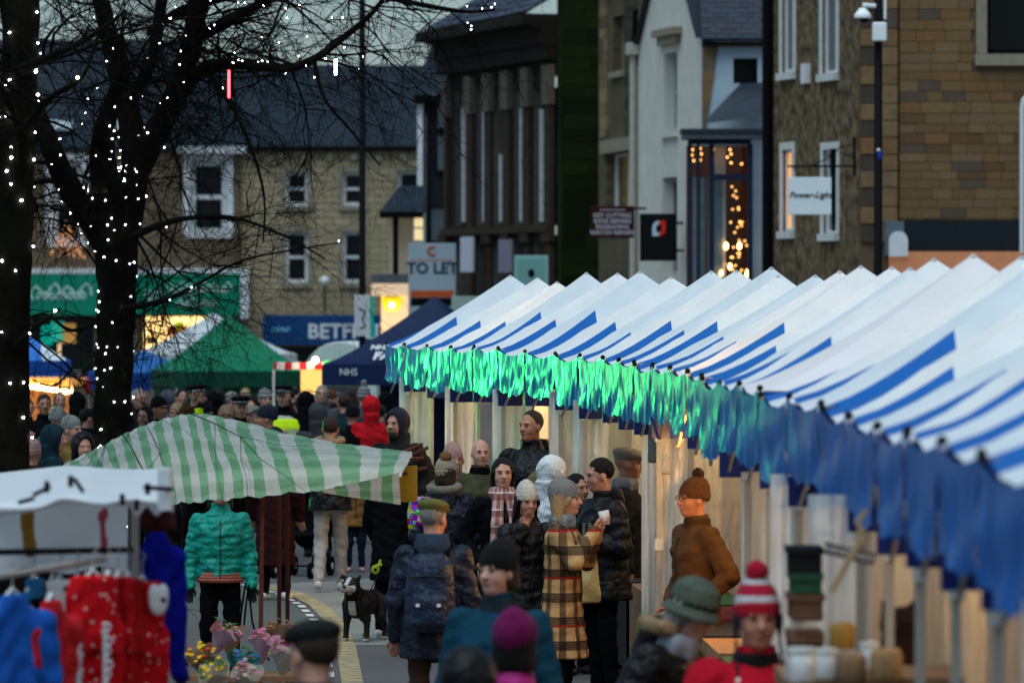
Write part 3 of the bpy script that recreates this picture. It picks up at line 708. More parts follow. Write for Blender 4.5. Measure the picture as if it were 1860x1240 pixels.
# ------------------------------------------------------------------ A: long stone terrace at the end of the square
SA = 60.
B = Bld('terrace_building', 'long pale stone terrace with blue betting shop at the far end of the street', 'building', 440, SA, 775, SA)
hs1 = [B.rect(*r) for r in ((518, 312, 560, 374), (622, 312, 660, 374), (722, 310, 764, 372), (518, 420, 560, 514), (622, 420, 660, 514))]
zE = B.at(600, 266)[1]
wall(B, STONE_A, 0, B.w, 0, zE, hs1); 
for i, h in enumerate(hs1): window(B, h, surround=.12, curtain=None, fw=.11)
box('lit_curtain', mat('amber_curtain', (.35, .15, .04), rough=.9, emit=(.9, .4, .1), es=.25), B.root, hs1[3][0] + .45, hs1[3][1] - .12, .32, .36, hs1[3][2] + .8, hs1[3][3] - .12)
rf = MB(); zr = B.at(600, 162)[1]; 
def slatef(t, co):
    mp = t.nodes.new('ShaderNodeMapping'); t.links.new(co, mp.inputs[0]); mp.inputs['Rotation'].default_value = (R(38), 0, 0)
    b = t.nodes.new('ShaderNodeTexBrick'); t.links.new(mp.outputs[0], b.inputs['Vector']); b.inputs['Scale'].default_value = 1; b.inputs['Brick Width'].default_value = .3; b.inputs['Row Height'].default_value = .1
    b.inputs['Mortar Size'].default_value = .012; b.inputs['Color1'].default_value = (.014, .024, .036, 1); b.inputs['Color2'].default_value = (.02, .029, .04, 1); b.inputs['Mortar'].default_value = (.005, .007, .009, 1)
    return b.outputs['Color']
SLATE_FAR = mat('slate_courses', (.05, .06, .08), rough=.5, var=.35, vscale=2, bump=.3, bscale=12, colfn=slatef)
gable_roof(B, SLATE_FAR, -9., B.w - .1, 0, 9, zE, zr + .9)
MB().tube([(-.2, -.2, zE - .06), (B.w, -.2, zE - .06)], .08, 6).build('gutter', IRON, B.root)
x = .3
while x < B.w: box('corbel', TRIM, B.root, x, x + .18, -.14, 0, zE - .42, zE - .2); x += .75
r = B.rect(478, 572, 694, 626)
sg = box('shop_fascia', mat('betting_blue', (.008, .05, .16), rough=.4, var=.15), B.root, r[0], r[1], -.35, -.003, r[2], r[3])
text('lettering', 'BETFRED', PAINT_W, sg, (r[0] + (r[1] - r[0]) * .72, -.36, (r[2] + r[3]) / 2 - .06), FRONT, .62, off=.012)
scribble(mat('sign_cyan', (.2, .55, .7), rough=.5, var=0), sg, r[0] + .3, r[0] + .8, -.36, (r[2] + r[3]) / 2, .22, .02, 4)
box('shop_window', GLASS, B.root, r[0], r[1], -.02, .0, .1, r[2] - .05)
lm = B.at(590, 510); ball('wall_globe', PAINT_W, B.root, (lm[0], -.25, lm[1]), .16)
MB().tube([(lm[0], 0, lm[1] - .9), (lm[0], -.25, lm[1] - .6), (lm[0], -.25, lm[1] - .15)], .03, 5).build('lamp_bracket', IRON, B.root)

B2 = Bld('green_shop_building', 'stone shop building with wide green fascia banner behind the lit tree', 'building', -60, SA, 440, SA)
hs2 = [B2.rect(*r) for r in ((345, 292, 412, 424), (95, 292, 150, 440))]
zE2 = B2.at(300, 262)[1]
STONE_B = smat('brown_stone', [(.22, .155, .09), (.17, .12, .07), (.12, .085, .055)], .5, .2)
wall(B2, STONE_B, 0, B2.w, 0, zE2, hs2)
for h in hs2: window(B2, h, surround=.2, lintel=PAINT_W, fw=.16)
q = B2.rect(345, 292, 412, 424)
box('bay_cornice', PAINT_W, B2.root, q[0] - .35, q[1] + .6, -.4, .0, q[3] + .22, q[3] + .42)
gable_roof(B2, SLATE_FAR, 0, 6.2, 0, 9.4, zE2, zr + 1.7, name='tall_roof', over=.05)
for r0 in ((82, 226, 128, 240), (172, 222, 216, 240)):
    r = B2.rect(*r0); sl = (zr + 1.7 - zE2) / 4.7; y0 = (r[2] - zE2) / sl
    MB().box(r[0], r[1], 0, 1.1, 0, .06).build('skylight', mat('skylight_glass', (.5, .58, .6), rough=.15, var=.1, spec=.8), B2.root, loc=(0, y0 - .2, r[2] + .05), rot=(math.atan(sl) - .25, 0, 0))
FASC = mat('green_fascia', (.005, .12, .075), rough=.45, var=.3, vscale=2, emit=(.0, .5, .3), es=.06)
r = B2.rect(44, 497, 438, 572); fs = box('shop_fascia', FASC, B2.root, r[0], r[1], -.4, -.003, r[2], r[3])
box('fascia_edge', PAINT_W, fs, r[0] - .1, r[1] + .25, -.42, -.002, r[3] + .003, r[3] + .16); box('fascia_end', PAINT_W, fs, r[1] + .002, r[1] + .25, -.42, -.001, r[2] - .1, r[3])
zc = (r[2] + r[3]) / 2
SWIRL = mat('fascia_white', (.5, .7, .62), rough=.6, var=.1)
scribble(SWIRL, fs, r[1] - 2.2, r[1] - .3, -.41, zc + .15, .5, .03, 2); scribble(SWIRL, fs, r[1] - 1.9, r[1] - .7, -.41, zc - .3, .36, .025, 5); scribble(SWIRL, fs, r[0] + .3, r[0] + 2.0, -.41, zc, .75, .04, 3)
for i in range(6):
    cx = r[0] + 2.4 + random.uniform(0, 3.6); cz = zc + random.uniform(-.3, .25); rr = random.uniform(.12, .3)
    MB().tube([(cx + rr * (1 - a / 9) * math.cos(a), -.405, cz + rr * (1 - a / 9) * math.sin(a)) for a in np.linspace(0, 7.5, 16)], .022, 4).build('swirl', SWIRL, fs)
r = B2.rect(262, 575, 392, 700); WARM = mat('lit_shop_interior', (.8, .5, .2), emit=(1., .62, .22), es=1.6, var=.5, vscale=1.4)
box('lit_shop_window', WARM, B2.root, r[0], r[1], -.06, -.004, r[2], r[3])
for i in range(9):
    a = random.uniform(r[0], r[1] - .4); c = random.uniform(r[2] + .4, r[3] - .4); box('window_display', random.choice([mat('disp_red', (.6, .06, .03)), mat('disp_green', (.35, .5, .03)), mat('disp_brown', (.2, .12, .05)), mat('disp_lime', (.5, .6, .02), emit=(.6, .8, .02), es=.35)]), B2.root, a, a + random.uniform(.2, .5), -.12, -.07, c, c + random.uniform(.15, .4))
r = B2.rect(60, 575, 170, 700); box('shop_window', GLASS, B2.root, r[0], r[1], -.05, -.004, r[2], r[3])
for i, (c, z) in enumerate((((.0, .30, .22), .2), ((.02, .4, .3), .8), ((.4, .2, .05), .5))): box('window_display', mat('teal_disp_%d' % i, c, emit=c, es=.35), B2.root, r[0] + .25 + .3 * i, r[0] + .6 + .35 * i, -.1, -.06, r[3] - .9 + z * .2, r[3] - .3 + z * .2)
for (px0, py0, py1) in ((175, 340, 400), (123, 405, 470)):
    e = B2.at(px0, py1); t = B2.at(px0, py0)
    tr = MB(); 
    for i in range(90):
        f = random.random(); a = random.uniform(0, 6.3); rr = .55 * (1 - f); tr.box(e[0] + rr * math.cos(a) - .03, e[0] + rr * math.cos(a) + .03, -.5 + rr * .4 * math.sin(a), -.44 + rr * .4 * math.sin(a), e[1] + (t[1] - e[1]) * f, e[1] + (t[1] - e[1]) * f + .05)
    tag(tr.build('wall_tree_lights', mat('amber_lights', (.6, .3, .15), emit=(1., .42, .14), es=.35, var=0), B2.root), kind='stuff')

# ------------------------------------------------------------------ B: dark bay building with the letting board
SB = 66.
B = Bld('bay_window_building', 'dark narrow building with black timber bay above the letting board', 'building', 762, SB, 832, SB)
zt = B.at(790, 172)[1]
box('wall', mat('dark_timber', (.012, .014, .016), rough=.5, var=.3), B.root, .12, B.w, 0.05, 6, 0, zt)
box('corner_board', PAINT_W, B.root, -.06, .1, -.1, .3, 0, zt - .05)
for (x0, y0, x1, y1) in ((768, 205, 778, 440), (792, 165, 822, 236), (792, 243, 822, 312), (780, 375, 824, 440)):
    r = B.rect(x0, y0, x1, y1); window(B, r, y=-.1, fm=IRON, gm=mat('grey_glass', (.06, .085, .10), rough=.1, var=.3, spec=.7), sill=False, fw=.04, mid=False)
q = MB(); zt2 = B.at(790, 112)[1]; q.add([(-.15, -.3, zt), (B.w + .1, -.3, zt), (B.w + .1, 2.2, zt2 + .6), (.3, 2.2, zt2 + .6), (-.15, 2.2, zt)], [(0, 1, 2, 3), (0, 3, 4)]); q.build('roof', SLATE_FAR, B.root)
box('eave_beam', IRON, B.root, -.15, B.w + .1, -.32, .1, zt - .25, zt - .02)
BP = Bld('porch_shop', 'small shop porch with dark hipped roof and lit sign left of the letting board', 'building', 690, SB + 3, 768, SB + 3)
r = BP.rect(694, 382, 766, 520); r2 = BP.rect(690, 350, 770, 384)
q = MB(); q.add([(r2[0], -.5, r2[2]), (r2[1], -.5, r2[2]), (r2[1], 1, r2[3] + .2), (r2[0] + .5, 1, r2[3] + .2), (r2[0], 1, r2[2])], [(0, 1, 2, 3), (0, 3, 4)]); q.build('roof', SLATE_FAR, BP.root); box('roof_edge', IRON, BP.root, r2[0], r2[1], -.5, -.3, r2[2] - .18, r2[2] - .003)
MB().tube([(BP.at(719, 0)[0], -.3, r2[2] - .1), (BP.at(719, 0)[0], -.3, 0)], .08, 8).build('post', IRON, BP.root)
box('wall', mat('porch_cream', (.38, .34, .26), rough=.8, emit=(1, .75, .4), es=.04), BP.root, .25, BP.w, .2, 3, 0, r2[2])
rr = BP.rect(748, 388, 772, 440); window(BP, rr, y=.1, gm=mat('lit_glass', (.5, .4, .2), emit=(1, .8, .4), es=.5, var=.3), sill=False, mid=True, fw=.06)
rr = BP.rect(676, 515, 742, 610)
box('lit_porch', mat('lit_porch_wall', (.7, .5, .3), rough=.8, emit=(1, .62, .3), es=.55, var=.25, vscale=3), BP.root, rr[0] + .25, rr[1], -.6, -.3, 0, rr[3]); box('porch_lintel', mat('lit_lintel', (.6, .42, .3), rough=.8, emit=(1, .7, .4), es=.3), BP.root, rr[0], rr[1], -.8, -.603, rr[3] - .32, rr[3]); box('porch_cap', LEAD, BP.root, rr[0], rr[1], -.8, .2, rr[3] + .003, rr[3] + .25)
sh_ = BP.at(713, 545); q = MB(); q.add([(sh_[0] + a, -.63, sh_[1] + b) for a, b in ((-.27, .3), (.27, .3), (.27, -.05), (.14, -.28), (-.14, -.28), (-.27, -.05))] + [(sh_[0] + a, -.69, sh_[1] + b) for a, b in ((-.27, .3), (.27, .3), (.27, -.05), (.14, -.28), (-.14, -.28), (-.27, -.05))], [(6, 7, 8, 9, 10, 11)] + [(i, (i + 1) % 6, (i + 1) % 6 + 6, i + 6) for i in range(6)])
shd = q.build('shield_sign', mat('yellow_sign', (.75, .5, .01), emit=(1., .65, .02), es=.6, var=.1), BP.root); text('lettering', 'AA', IRON, shd, (sh_[0], -.70, sh_[1] + .1), FRONT, .26); ball('sign_lamp', mat('lamp_hot', (1, .9, .6), emit=(1, .8, .4), es=9, var=0), shd, (sh_[0], -.74, sh_[1] - .14), .07)

# ------------------------------------------------------------------ C: soot-dark building with giant pilasters, mossy gable
B = Bld('pilaster_building', 'soot-blackened stone building with tall pilasters and a mossy green gable', 'building', 812, 72.6, 1008, 78)
C_ = B; zc = B.at(1005, 34)[1]; zpt = B.at(1005, 108)[1]
bays = [(828, 850), (866, 886), (897, 916), (934, 953), (970, 990)]
hs3 = []
for a, b in bays:
    x0 = B.at(a, 300)[0]; x1 = B.at(b, 300)[0]; hs3.append((x0, x1, B.at((a + b) / 2, 410)[1], B.at((a + b) / 2, 160)[1]))
hs3b = [(h[0], h[1], 1.2, B.at(900, 430)[1]) for h in hs3]
wall(B, STONE_C, 0, B.w, 0, zpt, hs3 + hs3b, rev=.3, rm=mat('pale_reveal', (.10, .095, .085), rough=.8, var=.3))
REV = mat('window_white', (.33, .36, .37), rough=.6, var=.25)
for i, h in enumerate(hs3):
    window(B, h, y=.2, fm=IRON, fw=.1, curtain=None, lintel=STONE_C); xj = h[0] + (h[1] - h[0]) * .42
    box('white_jamb', mat('jamb_white', (.62, .65, .66), rough=.6, var=.35, vscale=5), B.root, xj, xj + .06, .02, .14, h[2] + .1, h[3] - random.choice((.4, 1.6, .5)))
for h in hs3b: window(B, h, y=.3, fm=IRON, fw=.1, mid=False, sill=False)
PIL = mat('pilaster_stone', (.044, .031, .020), rough=.9, var=.6, vscale=5, bump=.7, bscale=18); CAPM = mat('capital_stone', (.12, .098, .075), rough=.9, var=.5, vscale=8, bump=.8, bscale=18)
xs = [0.05] + [(hs3[i][1] + hs3[i + 1][0]) / 2 for i in range(4)] + [B.w - .35]
for x in xs:
    pl = box('pilaster', PIL, B.root, x - .28 if x > .3 else x, x + .28, -.10, -.003, 0, zpt - 1.05); box('capital', CAPM, pl, x - .34 if x > .3 else x - .05, x + .34, -.15, -.002, zpt - 1.047, zpt - .12); box('base', PIL, pl, x - .36, x + .36, -.16, -.001, B.at(900, 420)[1] - .3, B.at(900, 420)[1])
for i, (z0_, z1_, p) in enumerate(((zpt, zpt + .35, .25), (zpt + .353, zpt + .75, .34), (zpt + .753, zc - .15, .55), (zc - .147, zc + .1, .8))): box('cornice', STONE_C, B.root, -.1, B.w + .02, -p, 3, z0_, z1_)
box('string_course', PIL, B.root, -.05, B.w, -.18, -.004, B.at(900, 425)[1], B.at(900, 412)[1])
rt = empty('x', None, None); bpy.data.objects.remove(rt)
rfo = MB().quad((-.3, -.7, zc + .1), (B.w, -.7, zc + .1), (B.w, 4.5, zc + 3.2), (-.3, 4.5, zc + 3.2)).build('roof', SLATE, B.root, fix=False)
slates(rfo, .8, B.w, (-.72, zc + .12), (2.3, zc + 1.92), 9, .75, jitter=.02)
# gable end that faces down the street, green with moss
box('gable_wall', MOSS, B.root, B.w + .003, B.w + .35, .05, 7, 0, zc + 1.5)
gst = [mat('moss_stone_%d' % i, c, rough=.95, var=.5, vscale=4, bump=.8, bscale=16) for i, c in enumerate(((.010, .017, .003), (.012, .021, .004), (.008, .013, .003), (.014, .024, .004)))]
Mg = empty('gable_piece', None, None); bpy.data.objects.remove(Mg)
ge = bpy.data.objects.new('gable_stones', None); COL.objects.link(ge); ge.parent = B.root; ge.location = (B.w + .37, 0, 0); ge.rotation_euler = (0, 0, R(90))
courses(ge, .1, 3.2, 1.5, zc + 1.4, (.28, .42), .5, 1.0, gst, y0=-.02)
for (x0, y0, x1, y1, c, nm) in ((836, 430, 858, 494, (.5, .52, .56), 'notice_board'), (905, 435, 928, 495, (.2, .2, .24), 'notice_board')):
    r = B.rect(x0, y0, x1, y1, -.5); box(nm, mat('notice_%d' % x0, c, rough=.7), B.root, r[0], r[1], -.5, -.45, r[2], r[3])
# ------------------------------------------------------------------ free-standing boards in front of C
def board(name, label, x0, y0, x1, y1, s, m, dep=.06, cat='sign', post=True):
    a, b = P(x0, y1, s), P(x1, y0, s); e = empty(name, label, cat, (a.x, a.y, gz(a.y))); w_, z0_, z1_ = b.x - a.x, a.z - gz(a.y), b.z - gz(a.y)
    p = box('panel', m, e, 0, w_, 0, dep, z0_, z1_, bev=.01)
    if post: box('post', IRON, e, w_ / 2 - .04, w_ / 2 + .04, dep + .002, dep + .08, 0, z1_ - .1)
    return e, w_, z0_, z1_
GREYB = mat('board_grey', (.34, .42, .46), rough=.5, var=.08); ORANGE = mat('board_orange', (.5, .09, .02), rough=.5, var=.1)
e, w_, a, b = board('letting_board', 'pale grey TO LET board with orange lower strip', 742, 442, 828, 600, 76, GREYB)
hh = b - a; text('lettering', 'TO LET', mat('board_text', (.03, .04, .06), rough=.6, var=0), e, (w_ / 2, -.006, b - hh * .29), FRONT, .37, off=.012)
box('orange_strip', ORANGE, e, .05, w_ - .05, -.004, -.001, b - hh * .62, b - hh * .54); box('dark_strip', IRON, e, .05, w_ - .05, -.004, -.001, b - hh * .72, b - hh * .625); box('rule', ORANGE, e, .06, w_ - .06, -.004, -.001, b - hh * .2, b - hh * .19)
MB().tube([(w_ / 2 + .1 * math.cos(t), -.006, b - hh * .085 + .1 * math.sin(t)) for t in np.linspace(.9, 5.4, 12)], .028, 5).build('logo', ORANGE, e)
e, w_, a, b = board('mint_board', 'pale mint framed notice board standing before the pilaster building', 934, 464, 996, 560, 88, mat('mint', (.22, .42, .38), rough=.5, var=.1))
box('inner_panel', mat('mint_dark', (.16, .34, .31), rough=.5, var=.1), e, .07, w_ - .07, -.004, -.001, a, b - .08); ball('emblem', IRON, e, (w_ / 2, -.01, (b * 2 + a) / 3), (.07, .01, .09))
e, w_, a, b = board('pale_board', 'pale grey-green board half hidden behind the navy gazebo', 820, 538, 880, 640, 84, mat('sage', (.3, .38, .33), rough=.6, var=.15)); scribble(mat('sage_dark', (.2, .26, .22), var=0), e, .12, w_ - .12, -.006, b - .5, .3, .014, 6)

# ------------------------------------------------------------------ D: narrow buff stone house
B = Bld('narrow_stone_house', 'narrow buff stone house with a yellow-curtained window above brown shop sign', 'building', 1090, 80, 1157, 83)
zt = B.at(1120, -30)[1]
hd = [B.rect(1101, 278, 1150, 400), B.rect(1113, 30, 1134, 130)]
wall(B, STONE_D, 0, B.w, 0, zt, hd, rev=.3)
window(B, hd[0], y=.2, fm=PAINT_W, fw=.05, bars=1, mid=False, curtain=mat('yellow_curtain', (.35, .27, .06), rough=.9, var=.3, vscale=10, stretch=(8, 8, .4), emit=(.8, .6, .1), es=.04), gm=mat('clear_pane', (.9, .9, .9), rough=.05, var=0, trans=1.), lintel=TRIM)
window(B, hd[1], y=.2, fm=TRIM, fw=.06, mid=False)
q = B.rect(1096, 252, 1154, 276); box('lintel_band', TRIM, B.root, q[0], q[1], -.1, -.003, q[2], q[3])
bf = [mat('buff_ashlar_%d' % i, c, rough=.9, var=.35, vscale=8, bump=.6, bscale=20) for i, c in enumerate(((.23, .18, .085), (.19, .145, .07), (.26, .20, .10), (.12, .09, .05)))]
courses(B.root, B.at(1091, 0)[0] + .02, B.at(1104, 0)[0], B.at(1100, 250)[1], zt - .1, (.22, .34), .4, 1.0, bf, holes=hd, name='quoin')
dk = [mat('dark_ashlar_%d' % i, c, rough=.9, var=.4, vscale=8, bump=.6, bscale=20) for i, c in enumerate(((.06, .05, .035), (.08, .066, .045), (.05, .042, .032)))]
courses(B.root, B.at(1136, 0)[0], B.at(1155, 0)[0], B.at(1145, 250)[1], zt - .1, (.2, .3), .5, 1.4, dk, holes=hd, name='stone')
box('side_wall', STONE_D, B.root, B.w + .003, B.w + .3, 0.02, 6, 0, zt); box('end_wall', STONE_D, B.root, -.3, -.003, .02, 6, 0, zt); gable_roof(B, SLATE, 0, B.w, 0, 6, zt, zt + 2.5)
def pxsign(name, label, x0, y0, x1, y1, s, m, arm=None):
    a, b = P(x0, y1, s), P(x1, y0, s); e = empty(name, label, 'sign', (a.x, a.y, a.z)); box('panel', m, e, 0, b.x - a.x, 0, .07, 0, b.z - a.z, bev=.01); return e, b.x - a.x, b.z - a.z
BROWN = mat('sign_maroon', (.03, .006, .008), rough=.45, var=.15); LETTER = mat('sign_letter', (.42, .38, .42), rough=.6, var=0)
e, w_, h_ = pxsign('key_cutting_sign', 'maroon hanging sign listing key cutting and shoe repairs', 1073, 374, 1152, 432, 86, BROWN)
for i, tx in enumerate(('KEY CUTTING', 'SHOE REPAIRS', 'ENGRAVING', 'WATCH REPAIRS')): text('lettering', tx, LETTER, e, (w_ / 2, -.004, h_ * (.70 - .18 * i)), FRONT, .125, off=.004)
box('top_strip', LETTER, e, w_ * .2, w_ * .8, -.004, -.001, h_ * .86, h_ * .89); MB().tube([(w_, .03, h_ - .05), (w_ + .25, .3, h_ - .05)], .025, 5).build('bracket', IRON, e)
e, w_, h_ = pxsign('square_logo_sign', 'black hanging sign with a pale and red open ring logo', 1162, 388, 1229, 474, 87, mat('sign_black', (.006, .006, .007), rough=.4, var=.1))
q = [(-.12, -.14), (-.12, .02), (-.1, .09), (-.05, .13), (.0, .14), (.0, .07), (-.03, .06), (-.05, .03), (-.05, -.07), (.0, -.07), (.0, -.14)]
for mm, sg_ in ((mat('logo_pale', (.45, .6, .66), var=0), 1), (mat('logo_red', (.7, .03, .015), var=0), -1)):
    MB().add([(w_ * .52 + sg_ * x * 1.15, -.004, h_ * .69 + sg_ * (z if sg_ > 0 else z) * 1.15) for x, z in q], [tuple(range(11))]).build('logo_half', mm, e)
for z in (h_ * .22, h_ * .8): MB().tube([(w_, .035, z), (w_ + .14, .1, z)], .03, 6).build('bracket', IRON, e)

# ------------------------------------------------------------------ E: white rendered house with gable to the street
B = Bld('white_rendered_house', 'white rendered gabled house with tall sash window and cream downpipe', 'building', 1157, 83.5, 1276, 88)
E_ = B
he = [B.rect(1206, 96, 1230, 238), B.rect(1203, 322, 1230, 500)]
zt = B.at(1276, 74)[1]; apex = (B.w * .52, B.at(1220, -150)[1])
wall(B, WHITE_R, 0, B.w, 0, zt, he, rev=.35)
MB().add([(0, 0, zt), (B.w, 0, zt), (apex[0], 0, apex[1]), (0, .3, zt), (B.w, .3, zt), (apex[0], .3, apex[1])], [(0, 1, 2), (1, 4, 5, 2), (0, 2, 5, 3)]).build('gable', WHITE_R, B.root)
window(B, he[0], y=.22, fm=REV, fw=.09, lintel=WHITE_R, gm=mat('sash_glass', (.10, .14, .16), rough=.12, var=.2, spec=.7)); window(B, he[1], y=.22, fm=REV, fw=.09, sill=False)
q = he[0]; box('hood_mould', TRIM, B.root, q[0] - .4, q[1] + .5, -.2, -.003, q[3] + .35, q[3] + .5); box('hood_step', TRIM, B.root, q[0] - .2, q[1] + .3, -.12, -.003, q[3] + .17, q[3] + .347)
box('side_wall', WHITE_R, B.root, B.w - .3, B.w - .003, .3, 8, 0, zt); box('far_wall', WHITE_R, B.root, .003, .3, .3, 8, 0, zt)
rq = MB(); rq.quad((-.2, -.15, zt - .25), (apex[0], -.15, apex[1] + .1), (apex[0], 8, apex[1] + .1), (-.2, 8, zt - .25)); rq.quad((apex[0], -.15, apex[1] + .1), (B.w, -.15, zt + .05), (B.w, 8, zt + .05), (apex[0], 8, apex[1] + .1)); rq.build('roof', SLATE, B.root, fix=False)
PIPE = mat('cream_pipe', (.42, .39, .32), rough=.5, var=.2)
dp = MB().tube([(.12, -.12, B.at(1160, 90)[1]), (.12, -.12, 0)], .07, 8).build('downpipe', PIPE, B.root); box('hopper', PIPE, dp, .0, .3, -.26, -.02, B.at(1160, 100)[1], B.at(1160, 78)[1])
MB().tube([(.15, -.1, B.at(1160, 78)[1]), (.5, -.15, B.at(1160, 50)[1]), (.55, -.15, B.at(1160, 20)[1])], .06, 6).build('soil_pipe', IRON, dp)
# recessed range and shop bay beside it
B = Bld('shopfront_house', 'low slate-roofed house with blue shopfront and lit christmas tree', 'building', 1274, 89.2, 1396, 89.2)
zt = B.at(1330, 76)[1]; hw = B.rect(1332, 106, 1376, 152)
wall(B, mat('pale_blue_render', (.40, .50, .56), rough=.85, var=.2, vscale=2), 0, B.w, 0, zt, [hw], rev=.25); window(B, hw, y=.18, fm=IRON, fw=.04, mid=False, sill=False, curtain=None)
rr = B.rect(1275, 80, 1305, 235); MB().add([(rr[0], -.03, rr[2]), (rr[1] - .25, -.03, rr[2]), (rr[1] - .12, -.03, (rr[2] + rr[3]) / 2), (rr[1], -.03, rr[3]), (rr[0], -.03, rr[3])] + [(rr[0], 0.01, rr[2]), (rr[1] - .25, 0.01, rr[2]), (rr[1] - .12, 0.01, (rr[2] + rr[3]) / 2), (rr[1], 0.01, rr[3]), (rr[0], 0.01, rr[3])], [(0, 1, 2, 3, 4), (1, 6, 7, 2), (2, 7, 8, 3)]).build('bare_stone', mat('bare_orange_stone', (.2, .14, .08), rough=.95, var=.5, vscale=3, bump=.9, bscale=14, colfn=nzf((.12, .10, .08), (.26, .14, .05), 1.6)), B.root)
rfo = MB().quad((0, -.12, zt), (B.w, -.12, zt), (B.w, 3, zt + 2.9), (0, 3, zt + 2.9)).build('roof', SLATE, B.root, fix=False)
slates(rfo, .0, B.w, (-.14, zt + .03), (1.5, zt + 1.6), 14, .3, jitter=.008); box('gutter', IRON, B.root, 0, B.w, -.24, -.1, zt - .1, zt - .01)
# lean-to roof over the shop
a = B.at(1275, 222, -.2); b = B.at(1392, 152, -.2); c = B.at(1392, 205, -.8)
MB().add([(B.at(1272, 0)[0], -.9, B.at(1272, 228)[1]), (B.w, -.9, B.at(1390, 212)[1]), (B.w, -.01, B.at(1390, 150)[1]), (B.at(1345, 0)[0], -.01, B.at(1345, 152)[1])], [(0, 1, 2, 3)]).build('porch_roof', SLATE, B.root)
SB_ = mat('shop_blue', (.012, .022, .045), rough=.4, var=.2); e0 = Bld('shop_bay', 'dark blue shop window bay glowing with christmas lights', 'shop window', 1250, 90.5, 1364, 90.5)
B = e0; zt = B.at(1300, 262)[1]
box('cornice', LEAD, B.root, -.12, B.w + .25, -.35, .9, zt + .1, zt + .22); box('cornice_top', SLATE, B.root, -.15, B.w + .3, -.4, .9, zt + .223, zt + .3); box('fascia', SB_, B.root, 0, B.w, -.1, .6, zt, zt + .097)
xm = B.at(1288, 0)[0]; xr = B.at(1358, 0)[0]
for x in (0.0, B.at(1268, 0)[0] - .03, xm, xr): box('mullion', SB_, B.root, x, x + (.07 if x < xm else .1), -.08, .02, 0, zt - .003)
zm_ = B.at(1300, 322)[1]; box('transom', SB_, B.root, xm + .1, xr, -.08, .02, zm_ - .06, zm_ + .06)
CLEAR = mat('shop_glass', (.85, .9, .9), rough=.02, var=0, trans=1., alpha=.25, spec=.6)
for (x0, x1, z0_, z1_) in ((.08, B.at(1268, 0)[0] - .04, 0, zt), (B.at(1268, 0)[0] + .05, xm, 0, zt), (xm + .1, xr, 0, zm_ - .06), (xm + .1, xr, zm_ + .06, zt)): box('pane', CLEAR, B.root, x0, x1, -.03, -.02, z0_ + .01, z1_ - .01)
box('back_wall', mat('shop_inside', (.035, .010, .006), rough=.9, var=.7, vscale=2, emit=(.9, .2, .05), es=.012), B.root, 0, B.w, 1.2, 1.25, 0, zt); box('shop_floor', IRON, B.root, 0, B.w, .03, 1.19, .9, .95)
box('pale_curtain', mat('pale_drape', (.5, .5, .45), rough=.9), B.root, xm + .12, xm + .34, .3, .34, .95, zt - .05)
for x0, x1 in ((.1, .35), (.4, .7)): box('blind', mat('bluegrey_drape', (.16, .22, .25), rough=.8, var=.5, vscale=4), B.root, x0, x1, .25, .28, 1, zm_)
BULB = mat('warm_bulb', (1, .6, .25), emit=(1., .52, .17), es=9, var=0); BULB2 = mat('amber_bulb', (1, .5, .2), emit=(1., .45, .12), es=2.4, var=0)
for (px, py) in ((1258, 272), (1257, 282), (1260, 292), (1254, 296), (1272, 270), (1274, 280), (1272, 291), (1296, 272), (1294, 281), (1295, 288), (1326, 272), (1328, 280), (1321, 286), (1328, 296), (1347, 298)):
    q = B.at(px, py, .12); ball('string_bulb', BULB2, B.root, (q[0], .12, q[1]), .026, n=1)
for (px, py, sc) in ((1319, 447, 1.6), (1343, 447, 1.6), (1326, 484, 1.4), (1310, 496, 1.2), (1357, 497, 1.5)):
    q = B.at(px, py, .2); ball('candle_lamp', BULB, B.root, (q[0], .2, q[1]), (.028 * sc, .03, .05 * sc), n=1)
def xmas_tree(label, x, y, z, h, r, parent_at, bulbs):
    e = empty('christmas_tree', label, 'christmas tree', (x, y, z)); t = MB(); t.tube([(0, 0, 0), (0, 0, h)], [.04, .01], 6); t.build('trunk', BROWNHAIR, e)
    q = MB()
    for i in range(1500):
        f = random.random() ** .7; zz = h * (1 - f) + .05; rr = r * f * math.sqrt(random.random()); a = random.uniform(0, 6.3); c = Vector((rr * math.cos(a), rr * math.sin(a), zz)); d = Vector((math.cos(a), math.sin(a), random.uniform(-.5, .1))).normalized() * .09; n = d.cross(Vector((0, 0, 1))).normalized() * .012
        q.add([c - d * .3 - n, c - d * .3 + n, c + d], [(0, 1, 2)])
    q.build('crown', mat('fir_needles', (.014, .03, .012), rough=.8, var=.5), e, fix=False)
    for i in range(bulbs):
        f = random.random() ** .6; a = random.uniform(3.3, 6.1); rr = r * f * .95; ball('bulb', BULB2, e, (rr * math.cos(a), rr * math.sin(a), h * (1 - f) + .05), .022, n=1)
    return e
q0 = P(1330, 470, 90.5 * .992); xmas_tree('christmas tree with amber bulbs inside the blue shop window', q0.x, q0.y - .25, 3.35, 2.0, .45, None, 44)

